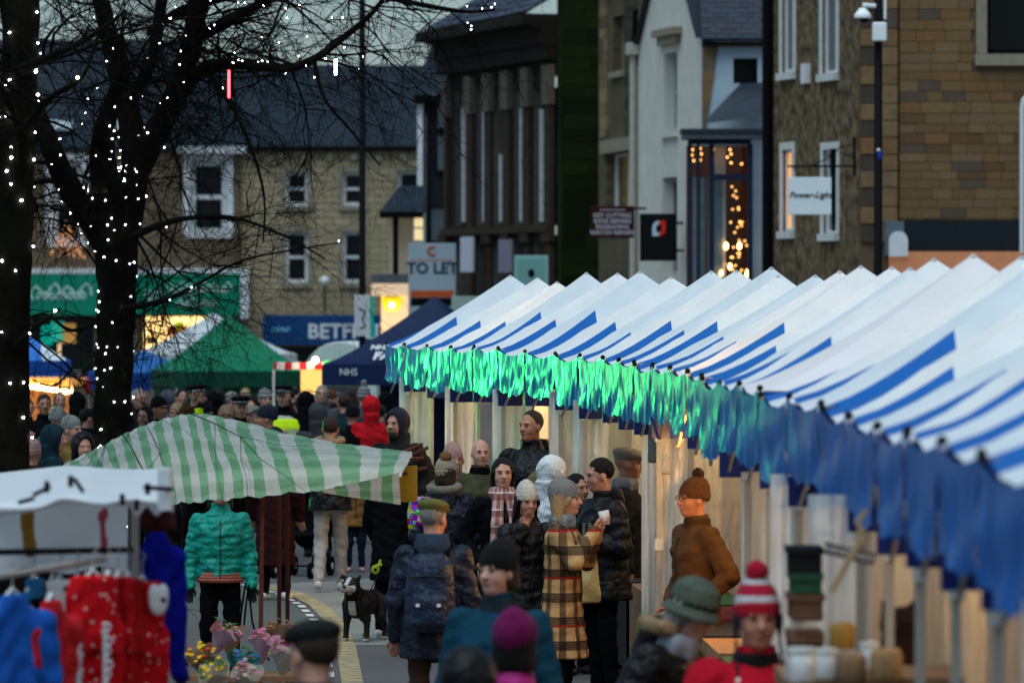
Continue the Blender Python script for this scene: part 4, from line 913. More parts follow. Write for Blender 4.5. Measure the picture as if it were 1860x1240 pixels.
# ------------------------------------------------------------------ F + G: roughcast house and sandstone gable
B = Bld('roughcast_house', 'brown roughcast house front with tall narrow white windows', 'building', 1400, 94.4, 1560, 99.2)
hf = [B.rect(*r) for r in ((1421, -60, 1442, 132), (1494, -60, 1520, 134), (1422, 272, 1440, 420), (1496, 272, 1521, 424))]
zt = B.at(1480, -120)[1]; wall(B, ROUGHC, 0, B.w, 0, zt, hf, rev=.2)
LITW = mat('lit_orange_window', (.6, .3, .1), emit=(1., .45, .12), es=.5, var=.3, vscale=2)
DUSK = mat('dusk_glass', (.13, .13, .14), rough=.3, var=.2)
for i, h in enumerate(hf): window(B, h, y=.05, surround=.14, lintel=mat('sill_white', (.6, .62, .58), rough=.7, var=.2), fw=.06, mid=False, gm=LITW if i == 2 else DUSK, sill=True)
box('dark_drape', IRON, B.root, hf[3][0] + .35, hf[3][1] - .2, .04, .048, hf[3][2] + .2, hf[3][3] - .05)
r = B.rect(1463, 116, 1472, 152); box('vent_box', PAINT_W, B.root, r[0], r[1], -.1, -.003, r[2], r[3])
MB().tube([(.12, -.1, 0), (.12, -.1, zt)], .11, 8).build('downpipe', IRON, B.root)
G = Bld('sandstone_building', 'big coursed sandstone gable building with dark window above an orange-lit shop', 'building', 1560, 99.4, 1960, 99.4)
zt = G.at(1700, -40)[1]; hg = [G.rect(1792, -80, 1900, 98)]
wall(G, STONE_G, 0, G.w, 0, zt, hg, rev=.35); window(G, hg[0], y=.3, fm=IRON, fw=.08, mid=False, lintel=TRIM, sill=False)
sst = [mat('sandstone_%d' % i, tuple(q * f for q, f in zip(c, (.84, .78, .80))), rough=.92, var=.35, vscale=5, bump=.6, bscale=18) for i, c in enumerate(((.235, .155, .07), (.215, .138, .06), (.25, .165, .08), (.20, .125, .055), (.22, .15, .08), (.235, .135, .055), (.16, .095, .045), (.235, .16, .075), (.22, .145, .065), (.13, .10, .07)))]
zb = G.at(1700, 400)[1]; hb = (hg[0][0] - .22, hg[0][1], hg[0][2] - .3, hg[0][3])
courses(G.root, G.at(1632, 0)[0], G.w - .9, zb, zt, (.15, .22), .26, .62, sst, holes=[hb])
box('window_sill', TRIM, G.root, hb[0], hb[1], -.16, -.003, hg[0][2] - .22, hg[0][2] - .01); box('window_jamb', TRIM, G.root, hb[0] + .02, hg[0][0] - .003, -.1, -.003, hg[0][2], zt)
z = G.at(1570, 440)[1]; i = 0
while z < zt:
    wq = .78 if i % 2 else .5; hq = random.uniform(.3, .36); x0 = .03
    box('quoin', random.choice(sst), G.root, x0 + (.0 if i % 2 else .26), G.at(1630, 0)[0], -.09, -.003, z + .006, z + hq - .008, bev=.012)
    if not i % 2: box('quoin', mat('quoin_dark', (.07, .05, .035), var=.3), G.root, x0, x0 + .25, -.07, -.003, z + .01, z + hq - .01)
    z += hq; i += 1
box('pier_joint', IRON, G.root, G.at(1630, 0)[0] + .002, G.at(1632, 0)[0] + .01, -.05, -.002, zb, zt)
r = G.rect(1640, 402, 1858, 455); box('shop_cornice', mat('slate_blue_paint', (.012, .018, .022), rough=.5, var=.3), G.root, r[0], r[1], -.3, -.004, r[2], r[3]); box('pilaster_cap', mat('slate_blue_light', (.10, .14, .16), rough=.6, var=.2), G.root, G.at(1606, 0)[0], r[0] - .003, -.35, -.004, r[2] - .1, r[3])
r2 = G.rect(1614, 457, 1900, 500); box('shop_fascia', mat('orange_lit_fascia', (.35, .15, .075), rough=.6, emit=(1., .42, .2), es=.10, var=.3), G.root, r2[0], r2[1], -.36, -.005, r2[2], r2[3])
q = G.rect(1612, 420, 1646, 466); cx = (q[0] + q[1]) / 2; rw = (q[1] - q[0]) / 2
pts = [(cx - rw, q[2]), (cx + rw, q[2]), (cx + rw, q[3] - rw)] + [(cx + rw * math.cos(a), q[3] - rw + rw * math.sin(a)) for a in np.linspace(.2, 2.94, 8)] + [(cx - rw, q[3] - rw)]
nP = len(pts); MB().add([(x, -.45, z) for x, z in pts] + [(x, -.37, z) for x, z in pts], [tuple(range(nP))] + [(i, (i + 1) % nP, (i + 1) % nP + nP, i + nP) for i in range(nP)]).build('arched_sign', PAINT_W, G.root)
MB().tube([(G.at(1862, 0)[0], -.3, G.at(1860, 172)[1]), (G.at(1856, 0)[0], -.35, G.at(1856, 182)[1]), (G.at(1853, 0)[0], -.35, G.at(1853, 200)[1]), (G.at(1853, 0)[0], -.35, G.at(1853, 460)[1])], .045, 8).build('white_pipe', PAINT_W, G.root)
# hanging sign on iron bracket
s_ = 101.; a = P(1433, 390, s_); b = P(1510, 322, s_); e = empty('hanging_shop_sign', 'white square hanging sign with black script on iron bracket', 'sign', (a.x, a.y, a.z)); w_, h_ = b.x - a.x, b.z - a.z
box('panel', mat('sign_white', (.75, .8, .82), rough=.5, var=.06), e, 0, w_, 0, .05, 0, h_, bev=.008); text('lettering', 'Power-Light', IRON, e, (w_ / 2, -.004, h_ * .52), FRONT, .155, shear=.35, off=.002)
k_ = lambda x, y: ((x - 1433) / s_, 0.025, (390 - y) / s_)
br = MB(); br.tube([k_(1430, 302), k_(1552, 302)], .02, 6); br.tube([k_(1552, 250), k_(1552, 320)], .025, 6)
for pts in (((1440, 302), (1452, 322)), ((1500, 302), (1502, 322)), ((1552, 262), (1525, 268), (1500, 290), (1470, 302)), ((1552, 285), (1530, 280), (1515, 270), (1512, 302))): br.tube([k_(*p) for p in pts], .012, 5)
br.build('bracket', IRON, e)
MB().add([k_(1508, 270), k_(1519, 270), k_(1517, 420), k_(1512, 420)], [(0, 1, 2, 3)]).build('banner_arm', IRON, e)

# ------------------------------------------------------------------ poles
def pole(name, label, px, s, r, py_top, z0=None):
    p = plan(px, s); e = empty(name, label, 'lamp post', (p.x, p.y, gz(p.y))); zt = CH - (py_top - HOR) / s - gz(p.y)
    MB().tube([(0, 0, 0), (0, 0, 1.2), (0, 0, 1.25), (0, 0, zt)], [r * 1.4, r * 1.35, r, r * .9], 12).build('post', IRON, e, smooth=True); return e, s
e, s_ = pole('lamp_post', 'tall black lamp post with a small white banner by the navy gazebo', 658, 100, .062, -120)
z_ = lambda y: CH - (y - HOR) / s_ - gz(F / s_)
box('banner', mat('banner_white', (.5, .52, .54), rough=.7, var=.3, vscale=8), e, -.14, .14, -.1, -.08, z_(610), z_(535)); box('banner_edge', mat('banner_teal', (.0, .4, .28), var=.2), e, .145, .21, -.1, -.08, z_(612), z_(538))
MB().tube([(-.06, -.11, z_(560)), (.06, -.11, z_(565)), (0, -.11, z_(580)), (.06, -.11, z_(592)), (-.04, -.11, z_(596))], .014, 4).build('banner_print', IRON, e)
e, s_ = pole('camera_post', 'black pole carrying a white dome camera and grey box', 1595, 108, .075, -120)
z_ = lambda y: CH - (y - HOR) / s_ - gz(F / s_)
WHP = mat('camera_white', (.85, .88, .86), rough=.35, var=.05)
box('junction_box', WHP, e, -.11, .13, -.2, -.085, z_(76), z_(42), bev=.02); box('antenna', WHP, e, .09, .13, -.12, -.02, z_(36), z_(-6), bev=.01)
cc = MB(); cc.tube([(-.05, -.08, z_(12)), (-.27, -.1, z_(10))], .035, 8); cc.build('camera_arm', WHP, e); A = SDF(.012); A.loft([(-.04, 0, 0, .145, .145), (.02, 0, 0, .14, .14), (.08, 0, 0, .09, .09), (.13, 0, 0, .05, .05)], (-.27, -.12, z_(30)))
link('camera_housing', sdfmesh('ch', [A]), WHP, e); ball('camera_dome', mat('dome_black', (.005, .005, .006), rough=.1, var=0), e, (-.24, -.13, z_(34)), (.1, .1, .09)); ball('blue_sticker', mat('sticker_blue', (.02, .04, .3), var=0), e, (.02, -.07, z_(282)), (.04, .02, .09)); ball('white_sticker', PAINT_W, e, (.0, -.07, z_(273)), (.035, .02, .03))
# ------------------------------------------------------------------ the long row of market tents
PVC = mat('tent_white', (.76, .80, .81), transl=.15, rough=.5, var=.07, vscale=3, bump=.5, bscale=7, stretch=(1, 2.2, 1), spec=.35, bump2=(2.5, .5))
PINKPVC = mat('tent_pinkish', (.76, .70, .68), rough=.5, var=.07, vscale=3, bump=.5, bscale=7, stretch=(1, 2.2, 1), spec=.35)
BLUEC = (.012, .135, .46)
def sidemat(b):
    nm = 'tent_side_%.2f' % b
    def fn(t, co):
        sx = t.nodes.new('ShaderNodeSeparateXYZ'); t.links.new(co, sx.inputs[0])
        return mixc(t, mathn(t, 'LESS_THAN', sx.outputs[0], b), (.74, .78, .79), BLUEC)
    return mat(nm, (1, 1, 1), rough=.5, var=.12, vscale=3, bump=.5, bscale=7, spec=.15, colfn=fn, transl=.15)
def frontmat(b, w):
    w = round(w * 20) / 20; nm = 'tent_front_%.2f_%.2f' % (b, w)
    def fn(t, co):
        sx = t.nodes.new('ShaderNodeSeparateXYZ'); t.links.new(co, sx.inputs[0])
        f = mathn(t, 'MULTIPLY', mathn(t, 'LESS_THAN', sx.outputs[0], b), mathn(t, 'GREATER_THAN', sx.outputs[1], w * .83))
        return mixc(t, f, (.76, .80, .81), BLUEC)
    return mat(nm, (1, 1, 1), rough=.5, var=.12, vscale=3, bump=.5, bscale=7, spec=.15, colfn=fn, transl=.15)
def crinkle(name, base, **kw):
    """shiny crumpled plastic"""
    d = dict(rough=.3, var=.25, vscale=3, bump=1., bscale=6, spec=.8, coat=.5, coatr=.2, stretch=(2.2, 2.2, .7), bump2=(3., 1.)); d.update(kw); m = mat(name, base, **d)
    return m
VAL = crinkle('valance_blue', (.010, .125, .43), rough=.6, spec=0., coat=.42, coatr=.2, bump=.4, bscale=4.2, bump2=(1.8, .9)); VALN = mat('flap_navy', (.006, .016, .13), rough=.5, var=.2, coat=.3)
PLAS = crinkle('clear_sheet', (.80, .81, .79), transl=.35); PLAS2 = crinkle('cream_sheet', (.66, .63, .58), transl=.3)
STEEL = mat('tent_leg', (.40, .37, .32), rough=.45, var=.15, metal=.2); LEGW = mat('leg_joint', (.6, .6, .56), rough=.5, var=.1)
BEIGE = mat('tent_lining', (.56, .52, .46), rough=.8, var=.2, vscale=3, bump=.4, bscale=6, stretch=(3, 3, .6)); KNOB = mat('black_knob', (.006, .006, .007), rough=.4, var=0)
WOODT = mat('table_wood', (.22, .13, .07), rough=.7, var=.4, vscale=5, stretch=(6, 1, 1)); CLOTHT = mat('table_cloth_dark', (.03, .03, .035), rough=.9, var=.3)
pathY = [10, 15, 20, 24, 28, 32, 36, 40, 44, 47, 50, 55, 60]; pathX = [1.44, 1.42, 1.40, 1.40, 1.28, 1.17, 1.10, .95, .75, .45, .05, -.72, -1.45]
def path(y): return float(np.interp(y, pathY, pathX))
corners = []; y = 58.9
while y > 11:
    corners.append(Vector((path(y), y))); wv = 1.72 + random.uniform(-.22, .18)
    d = Vector((path(y - .5) - path(y), -.5)).normalized(); y += d.y * wv
HE, HP, DEP = 2.51, 3.17, 2.3
def tent(i, far, near, label, lit, opts):
    t = (far - near); w_ = t.length; t.normalize(); rz = math.atan2(-t.x, t.y); e = empty('market_tent', label, 'market tent', (near.x, near.y, 0), rz, 'row of white and blue market tents')
    he = HE + random.uniform(-.015, .015); hp = HP + random.uniform(-.035, .05); pk = Vector((DEP / 2 + random.uniform(-.06, .06), w_ / 2 + random.uniform(-.08, .08)))
    cs = [Vector((0, 0.01)), Vector((0, w_ - .01)), Vector((DEP, w_ - .01)), Vector((DEP, 0.01))]
    q = MB(); NU, NT = 12, 10; e0 = random.uniform(1.2, 1.34); ph = [random.uniform(0, 6) for _ in range(4)]
    bl = random.choice((.44, .5, .56, .62, .68))
    for f, (a, b) in enumerate(((0, 1), (1, 2), (2, 3), (3, 0))):
        A, B_ = cs[a], cs[b]; k = len(q.v)
        for j in range(NT + 1):
            tt = j / NT * .985
            for u in range(NU + 1):
                uu = u / NU; p = A.lerp(B_, uu).lerp(pk, tt); sag = -.045 * math.sin(math.pi * uu) * (1 - tt) * (1 if f == 0 else .6) - .07 * math.sin(math.pi * uu) * math.sin(math.pi * tt) * .7
                wz = .008 * math.sin(uu * 17 + tt * 5 + ph[f]) * (1 - tt) * math.sin(math.pi * uu)
                q.v.append((p.x, p.y, he + (hp - he) * tt ** e0 + sag + wz))
        for j in range(NT):
            for u in range(NU): q.f.append((k + j * (NU + 1) + u, k + j * (NU + 1) + u + 1, k + (j + 1) * (NU + 1) + u + 1, k + (j + 1) * (NU + 1) + u)); q.mi.append(1 if f in (1, 3) else 0)
    wm = PINKPVC if opts.get('pink') else PVC
    rf = q.build('roof', [frontmat(bl, w_) if not opts.get('pink') else wm, sidemat(bl) if not opts.get('pink') else wm], e, smooth=True)
    ball('peak_cap', wm, rf, (pk.x, pk.y, hp - .012), (.022, .022, .014), n=1)
    # valance on the street side and on the near end
    vb = random.uniform(.33, .40)
    def hang(name, m, p0, p1, zt, zb, amp, n, sagt=.045, par=e, thick=0, seed=None, gather=0.):
        q = MB(); N, M_ = n, 8; d = (p1 - p0); nn = Vector((d.y, -d.x)).normalized(); pf = [random.uniform(0, 6) for _ in range(5)]
        for j in range(M_ + 1):
            v = j / M_
            for u in range(N + 1):
                uu = u / N; pin = 1 - gather * math.sin(math.pi * min(v * 1.0, 1)) * .6; P0 = p0 + d * (uu * pin)
                o = amp * (math.sin(uu * (9 + pf[3]) + pf[0] + v * (pf[4] - 3)) * .5 + math.sin(uu * (19 + 2 * pf[2]) + pf[1] - v * (pf[0] - 2)) * .35 + .35 * math.sin(uu * (33 + pf[1]) + v * (6 + pf[4]) + pf[2]) + .5 * math.sin(uu * 4 + v * (3 + pf[1]) + pf[2])) * (.25 + .75 * v)
                z = zt - sagt * math.sin(math.pi * uu) + (zb - zt) * v + (.012 * math.sin(uu * 21 + pf[3]) * v)
                q.v.append((P0.x + nn.x * o, P0.y + nn.y * o, z))
        for j in range(M_):
            for u in range(N): a = j * (N + 1) + u; q.f.append((a, a + 1, a + N + 2, a + N + 1)); q.mi.append(0)
        return q.build(name, m, par, smooth=True, fix=False)
    hang('valance', VAL, Vector((-.03, w_ - .015)), Vector((-.03, .015)), he + .006, he - vb, .014, 40)
    hang('end_valance', VAL if random.random() < .6 else VALN, Vector((0, -.0)), Vector((.62, -.0)), he - .008, he - vb + .02, .03, 14, sagt=0)
    for (lx, ly) in ((.03, .05), (DEP - .03, .05), (DEP - .03, w_ - .05))[opts.get('noleg', 0):]:
        lg = box('leg', opts.get('legm', STEEL), e, lx - .017, lx + .017, ly - .017, ly + .017, 0, he - .01)
        if lx < .5: box('leg_joint', LEGW, lg, lx - .03, lx + .03, ly - .03, ly + .03, 1.25, 1.33); box('leg_bracket', LEGW, lg, lx - .028, lx + .028, ly - .028, ly + .028, he - .5, he - .42)
    for ly in (.03, w_ - .03):
        if random.random() < .85: ball('clamp_knob', KNOB, e, (-.02, ly, he + .012), .019, n=1)
    MB().tube([(.04, .03, he - .07), (.04, w_ - .03, he - .07)], .015, 6).build('eave_bar', STEEL, e); MB().tube([(.03, .03, he - .5), (.03, w_ / 2, he - .25), (.03, w_ - .03, he - .5)], .01, 5).build('truss', STEEL, e)
    # corner flaps of navy fabric
    box('corner_flap', VALN, e, -.02, .2, .02, .05, he - vb - .12, he - vb + .02)
    hang('back_wall', BEIGE, Vector((DEP - .06, w_ - .06)), Vector((DEP - .06, .06)), he - .05, .05, .02, 12, sagt=0)
    if opts.get('side', True): hang('side_wall', opts.get('sidem', PLAS2), Vector((.9, w_ - .08)), Vector((DEP - .08, w_ - .08)), he - .05, .1, .03, 14, sagt=0)
    if opts.get('curtain'): hang('curtain', PLAS, Vector((opts.get('cx', -.06), .10)), Vector((opts.get('cx', -.06) + opts['curtain'], .07)), he - vb + .03, .12, .045, 22, sagt=0, gather=opts.get('gather', .15))
    if opts.get('front'): hang('front_curtain', PLAS, Vector((.03, w_ * .98)), Vector((.03, w_ * (1 - opts['front']))), he - vb + .03, .15, .05, 20, sagt=0, gather=.4)
    if lit:
        L = bpy.data.lights.new('stall_lamp', 'POINT'); L.energy = lit * 1.5; L.color = (1, .62, .27); L.shadow_soft_size = .06; lo = bpy.data.objects.new('stall_lamp', L); COL.objects.link(lo); lo.parent = e; lo.location = (1.25, w_ * .5, 2.25)
        ball('lamp_bulb', BULB, e, (1.25, w_ * .5, 2.33), .035, n=1)
    return e, w_
NT_ = len(corners) - 1
ordn = ['first', 'second', 'third', 'fourth', 'fifth', 'sixth', 'seventh', 'eighth', 'ninth', 'tenth', 'eleventh', 'twelfth', 'thirteenth', 'fourteenth', 'fifteenth', 'sixteenth', 'seventeenth', 'eighteenth', 'nineteenth', 'twentieth', 'twenty-first', 'twenty-second', 'twenty-third', 'twenty-fourth', 'twenty-fifth', 'twenty-sixth', 'twenty-seventh', 'twenty-eighth', 'twenty-ninth', 'thirtieth']
TENTS = []
for i in range(NT_):
    o = {}; ym = (corners[i].y + corners[i + 1].y) / 2; o['curtain'] = (.34, 0, .34, .0, .36, 0, .34, .3, .3, .3)[i % 10]; o['front'] = 0
    if ym < 34: o['curtain'] = 0
    for yc, wc in ((31.6, .27), (27.8, .22), (23.6, .27), (16.6, .3)):
        if abs(ym - yc) < .86: o['curtain'] = wc; o['gather'] = .1; o['cx'] = {31.6: .0, 27.8: -.1, 23.6: -.18, 16.6: -.05}[yc]
    if 41 < ym < 46 or 31.2 < ym < 39.6: o['noleg'] = 1
    if 34 <= ym < 45.6: o['curtain'] = .2 if 40 < ym < 41.8 else 0; o['cx'] = .04
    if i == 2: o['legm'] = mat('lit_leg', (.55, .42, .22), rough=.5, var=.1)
    if i in (16, 17): o['pink'] = i == 17
    lit = {1: 10, 2: 26, 4: 9, 6: 10, 8: 14, 10: 16, 12: 14, 14: 16, 16: 12, 18: 14, 20: 12, 22: 10}.get(i, 0)
    TENTS.append(tent(i, corners[i], corners[i + 1], 'white peaked market tent with blue valance, %s counted from the far end of the row' % ordn[i], lit, o))
# tables and goods
def goods_table(i, cl, label):
    e, w_ = TENTS[i]; t = empty('stall_table', label, 'table', e.matrix_basis @ Vector((.18, w_ / 2, 0)), e.rotation_euler.z)
    box('table_top', cl, t, 0, .65, -w_ * .42, w_ * .42, .74, .77); box('table_cloth', cl, t, -.004, .0, -w_ * .42, w_ * .42, .1, .74)
    for a in (.05, .6):
        for b in (-w_ * .4, w_ * .4): box('leg', STEEL, t, a - .02, a + .02, b - .02, b + .02, 0, .74)
    return t
for i in range(3, NT_):
    goods_table(i, (CLOTHT, WOODT, mat('cloth_green', (.03, .10, .05), rough=.9), mat('cloth_red', (.16, .02, .02), rough=.9))[i % 4], 'goods table under the %s market tent from the far end' % ordn[i])
def at_tent(i, x, y, z): e, w_ = TENTS[i]; return Matrix.Rotation(e.rotation_euler.z, 4, 'Z').to_3x3() @ Vector((x, y, z)) + e.location
# green stage light shining on the far tents (a flood lamp on a stand beyond the left edge of the picture)
fl = empty('flood_lamp', 'green floodlight on a stand shining across at the far tents', 'lamp', (-7.4, 66, 0))
MB().tube([(0, 0, 0), (0, 0, 2.0)], .03, 8).build('stand', IRON, fl); box('lamp_head', IRON, fl, -.2, .2, -.12, .12, 2.0, 2.25); box('lens', mat('green_lens', (.05, .9, .5), emit=(.05, 1, .5), es=8, var=0), fl, .202, .21, -.1, .1, 2.02, 2.23)
L = bpy.data.lights.new('green_spot', 'SPOT'); L.energy = 1150; L.color = (.04, 1., .14); L.spot_size = R(31); L.spot_blend = 1.; L.shadow_soft_size = .15
lo = bpy.data.objects.new('green_spot', L); COL.objects.link(lo); lo.location = (-7.1, 65.9, 2.12); lo.rotation_euler = (Vector((-.1, 52.0, 2.2)) - lo.location).to_track_quat('-Z', 'Y').to_euler()

# ------------------------------------------------------------------ other canopies
def gazebo(name, label, cx, Y, z0, rz, size, he, hp, m, vm, vd=.3, legm=STEEL, e0=1.25):
    e = empty(name, label, 'gazebo', (cx, Y, z0), rz); h_ = size / 2; cs = [Vector((-h_, -h_)), Vector((h_, -h_)), Vector((h_, h_)), Vector((-h_, h_))]; q = MB(); NU, NT = 10, 8
    for f in range(4):
        A, B_ = cs[f], cs[(f + 1) % 4]; k = len(q.v)
        for j in range(NT + 1):
            for u in range(NU + 1):
                p = A.lerp(B_, u / NU).lerp(Vector((0, 0)), j / NT); q.v.append((p.x, p.y, he + (hp - he) * (j / NT) ** e0 - .05 * math.sin(math.pi * u / NU) * math.sin(math.pi * j / NT)))
        for j in range(NT):
            for u in range(NU): a = k + j * (NU + 1) + u; q.f.append((a, a + 1, a + NU + 2, a + NU + 1)); q.mi.append(0)
    q.build('roof', m, e, smooth=True)
    for f in range(4):
        A, B_ = cs[f] * 1.006, cs[(f + 1) % 4] * 1.006; q = MB(); n = 14
        pts = [A.lerp(B_, u / n) for u in range(n + 1)]
        for u in range(n): q.quad((*pts[u], he - .003), (*pts[u + 1], he - .003), (*(pts[u + 1] * (1 + .006 * ((u + 1) % 2))), he - vd), (*(pts[u] * (1 + .006 * (u % 2))), he - vd))
        q.build('valance', vm, e, fix=False)
    for c in cs: box('leg', legm, e, c.x * .98 - .02, c.x * .98 + .02, c.y * .98 - .02, c.y * .98 + .02, 0, he)
    return e
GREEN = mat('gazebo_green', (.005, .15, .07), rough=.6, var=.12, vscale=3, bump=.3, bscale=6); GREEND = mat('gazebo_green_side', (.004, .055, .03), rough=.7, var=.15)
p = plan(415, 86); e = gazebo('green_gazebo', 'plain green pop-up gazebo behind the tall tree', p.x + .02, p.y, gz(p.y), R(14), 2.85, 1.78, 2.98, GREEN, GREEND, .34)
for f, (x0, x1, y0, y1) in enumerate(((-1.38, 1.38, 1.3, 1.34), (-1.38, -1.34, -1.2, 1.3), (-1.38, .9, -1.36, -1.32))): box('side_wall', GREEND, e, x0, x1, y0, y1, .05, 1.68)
NAVY = mat('gazebo_navy', (.006, .016, .055), rough=.55, var=.15, vscale=3, bump=.3, bscale=6)
p = plan(790, 111); e = gazebo('navy_gazebo', 'navy blue pop-up gazebo with white lettering left of the far tents', p.x, p.y, gz(p.y), R(-17), 2.9, 1.95, 3.05, NAVY, NAVY, .34, LEGW)
sl = math.atan2(1.1, 1.45); text('lettering', 'NHS', PAINT_W, e, (-.55, -1.19, 2.22), (R(90) - (R(90) - sl), 0, 0), .16, ext=.002, off=.006); text('lettering', 'FAIRY', PAINT_W, e, (-.25, -1.38, 2.08), (sl, 0, 0), .27, ext=.002, off=.01)
for x_ in (-1.1, 1.0): text('lettering', 'NHS', PAINT_W, e, (x_ * .9, -1.49, 1.82), FRONT, .16, ext=.002)
MB().quad((-1.475, -.5, 1.72), (-1.475, -1.1, 1.72), (-1.475, -1.1, 1.9), (-1.475, -.5, 1.9)).build('white_patch', PAINT_W, e)
for (x0, x1, y0, y1) in ((-1.4, 1.4, 1.36, 1.4), (1.36, 1.4, -1.3, 1.35)): box('side_wall', NAVY, e, x0, x1, y0, y1, .05, 1.6)
BLUEW = mat('fair_blue', (.01, .06, .28), rough=.6, var=.2)
p = plan(28, 92); gazebo('blue_white_gazebo', 'blue and white canopy at the left edge behind the trees', p.x, p.y, gz(p.y), R(10), 2.0, 2.0, 2.72, mat('canopy_pale', (.3, .42, .6), rough=.6, var=.3, colfn=stripef(0, .9, .5, (.55, .6, .65), (.03, .16, .5))), BLUEW, .32)
p = plan(250, 83); gazebo('blue_gazebo', 'royal blue canopy half hidden behind the tall tree trunk', p.x, p.y + 2.5, gz(p.y), R(30), 1.9, 1.7, 2.2, mat('canopy_blue', (.03, .14, .4), rough=.6, var=.3), BLUEW, .4)
p = plan(365, 76); gazebo('pale_gazebo', 'white canopy showing above the green gazebo roof', p.x + .12, p.y + 3.5, gz(p.y), R(40), 2.9, 2.1, 3.12, mat('canopy_white', (.55, .58, .58), rough=.6, var=.15), mat('canopy_white', (.5, .5, .5)), .3)
# caravan with a rounded white roof
p = plan(628, 92); e = empty('catering_trailer', 'white round-roofed catering trailer between the green and navy gazebos', 'trailer', (p.x, p.y + 1.0, gz(p.y)), R(-8)); q = MB(); n = 12; prof = [(-.72, .4), (-.74, 1.3)] + [(-.72 * math.cos(a) , 1.72 + .62 * math.sin(a)) for a in np.linspace(0.1, math.pi - .1, n)] + [(.74, 1.3), (.72, .4)]
N = len(prof); Z = lambda yv: [(x, yv, z) for x, z in prof]; q.add(Z(-.9) + Z(-.95 + .2) + Z(.9), [tuple(range(N))] + [(i, i + 1, N + i + 1, N + i) for i in range(N - 1)] + [(N + i, N + i + 1, 2 * N + i + 1, 2 * N + i) for i in range(N - 1)]); q.build('shell', mat('trailer_white', (.5, .6, .53), rough=.35, var=.1), e, smooth=False)
for a in (-.45, -.15, .15, .45): MB().tube([(x * 1.005, a * 1.6, z + .005) for x, z in prof[1:-1]], .018, 4).build('roof_rib', PAINT_W, e)
box('hatch', mat('hatch_dark', (.05, .05, .05)), e, -.5, .5, -.93, -.91, .9, 1.5); box('chassis', IRON, e, -.6, .6, -.8, .8, .25, .398)
for x_ in (-.76, .72): MB().tube([(x_, 0, .26), (x_ + .06, 0, .26)], .26, 14).build('wheel', IRON, e)
# striped-awning stall with a bare bulb
p = plan(545, 104); e = empty('bulb_stall', 'small stall with red and white awning and a glowing bulb', 'market stall', (p.x, p.y, gz(p.y)))
q = box('awning', mat('awning_red_white', (1, 1, 1), rough=.7, colfn=stripef(0, .26, .5, (.62, .6, .58), (.4, .015, .03))), e, -.45, .42, -.3, .6, 1.84, 1.96); box('counter', mat('counter_wood', (.2, .12, .05)), e, -.45, .42, -.2, .5, .05, .95); box('glow_panel', mat('stall_glow', (.5, .3, .1), emit=(1, .55, .15), es=.8, var=.5, vscale=4), e, .0, .42, .3, .34, 1.1, 1.85)
for x_ in (-.45, .42): box('post', LEGW, e, x_ - .02, x_ + .02, -.3, -.26, 0, 1.84)
box('green_flag', mat('flag_green', (.05, .45, .12)), e, .44, .54, -.34, -.33, 1.7, 2.0); bl_ = ball('bulb', mat('bare_bulb', (1, .85, .5), emit=(1, .72, .32), es=22, var=0), e, (.28, -.38, 2.0), .055); L = bpy.data.lights.new('bulb_light', 'POINT'); L.energy = 12; L.color = (1, .7, .35); lo = bpy.data.objects.new('bulb_light', L); COL.objects.link(lo); lo.parent = e; lo.location = (.28, -.5, 2.15)
# fairground ride with a row of bulbs
p = plan(80, 88); e = empty('fairground_ride', 'small fairground ride edged with a row of warm bulbs', 'fairground ride', (p.x, p.y, gz(p.y) - .16), R(-6))
box('canopy_edge', mat('ride_amber', (.35, .17, .05), rough=.6, emit=(1, .45, .1), es=.25), e, -.62, .62, -.2, 1.2, 1.62, 1.78); box('canopy_board', mat('ride_board', (.3, .28, .26), rough=.6, var=.5, vscale=6), e, -.58, .58, -.1, 1.1, 1.783, 1.93); box('drum', mat('ride_drum', (.2, .10, .05), rough=.6, var=.5), e, -.5, .5, .2, 1.1, .1, 1.6)
for x_ in (-.6, .6): box('pole', LEGW, e, x_ - .03, x_ + .03, -.15, -.1, 0, 1.62)
for i in range(14):
    ball('ride_bulb', mat('ride_bulb_hot', (1, .8, .45), emit=(1, .66, .25), es=22, var=0), e, (-.58 + 1.16 * i / 13, -.25, 1.66 - .012 * i), .045, n=1)
box('truss', mat('truss_cream', (.4, .36, .28)), e, .28, .36, .0, .06, 1.93, 2.5); box('truss', mat('truss_cream', (.4, .36, .28)), e, -.6, .5, .0, .05, 1.95, 2.02)
L = bpy.data.lights.new('ride_light', 'POINT'); L.energy = 60; L.color = (1, .55, .18); L.shadow_soft_size = .3; lo = bpy.data.objects.new('ride_light', L); COL.objects.link(lo); lo.parent = e; lo.location = (0, -.9, 1.75)
for (px, py, c, nm) in ((70, 672, (.35, .03, .18), 'pink'), (155, 695, (.35, .02, .03), 'red')):
    q = P(px, py, 86); s0 = empty('balloon', '%s foil balloon near the fairground ride' % nm, 'balloon', q); A = SDF(.02); A.ell((0, 0, 0), (.13, .08, .13)); A.ell((.06, 0, -.15), (.08, .06, .1)); link('foil', sdfmesh('foil', [A]), mat('foil_' + nm, c, rough=.2, var=.3, spec=.8), s0); MB().tube([(0, 0, -.1), (.03, 0, -1.0)], .006, 4).build('string', IRON, s0)

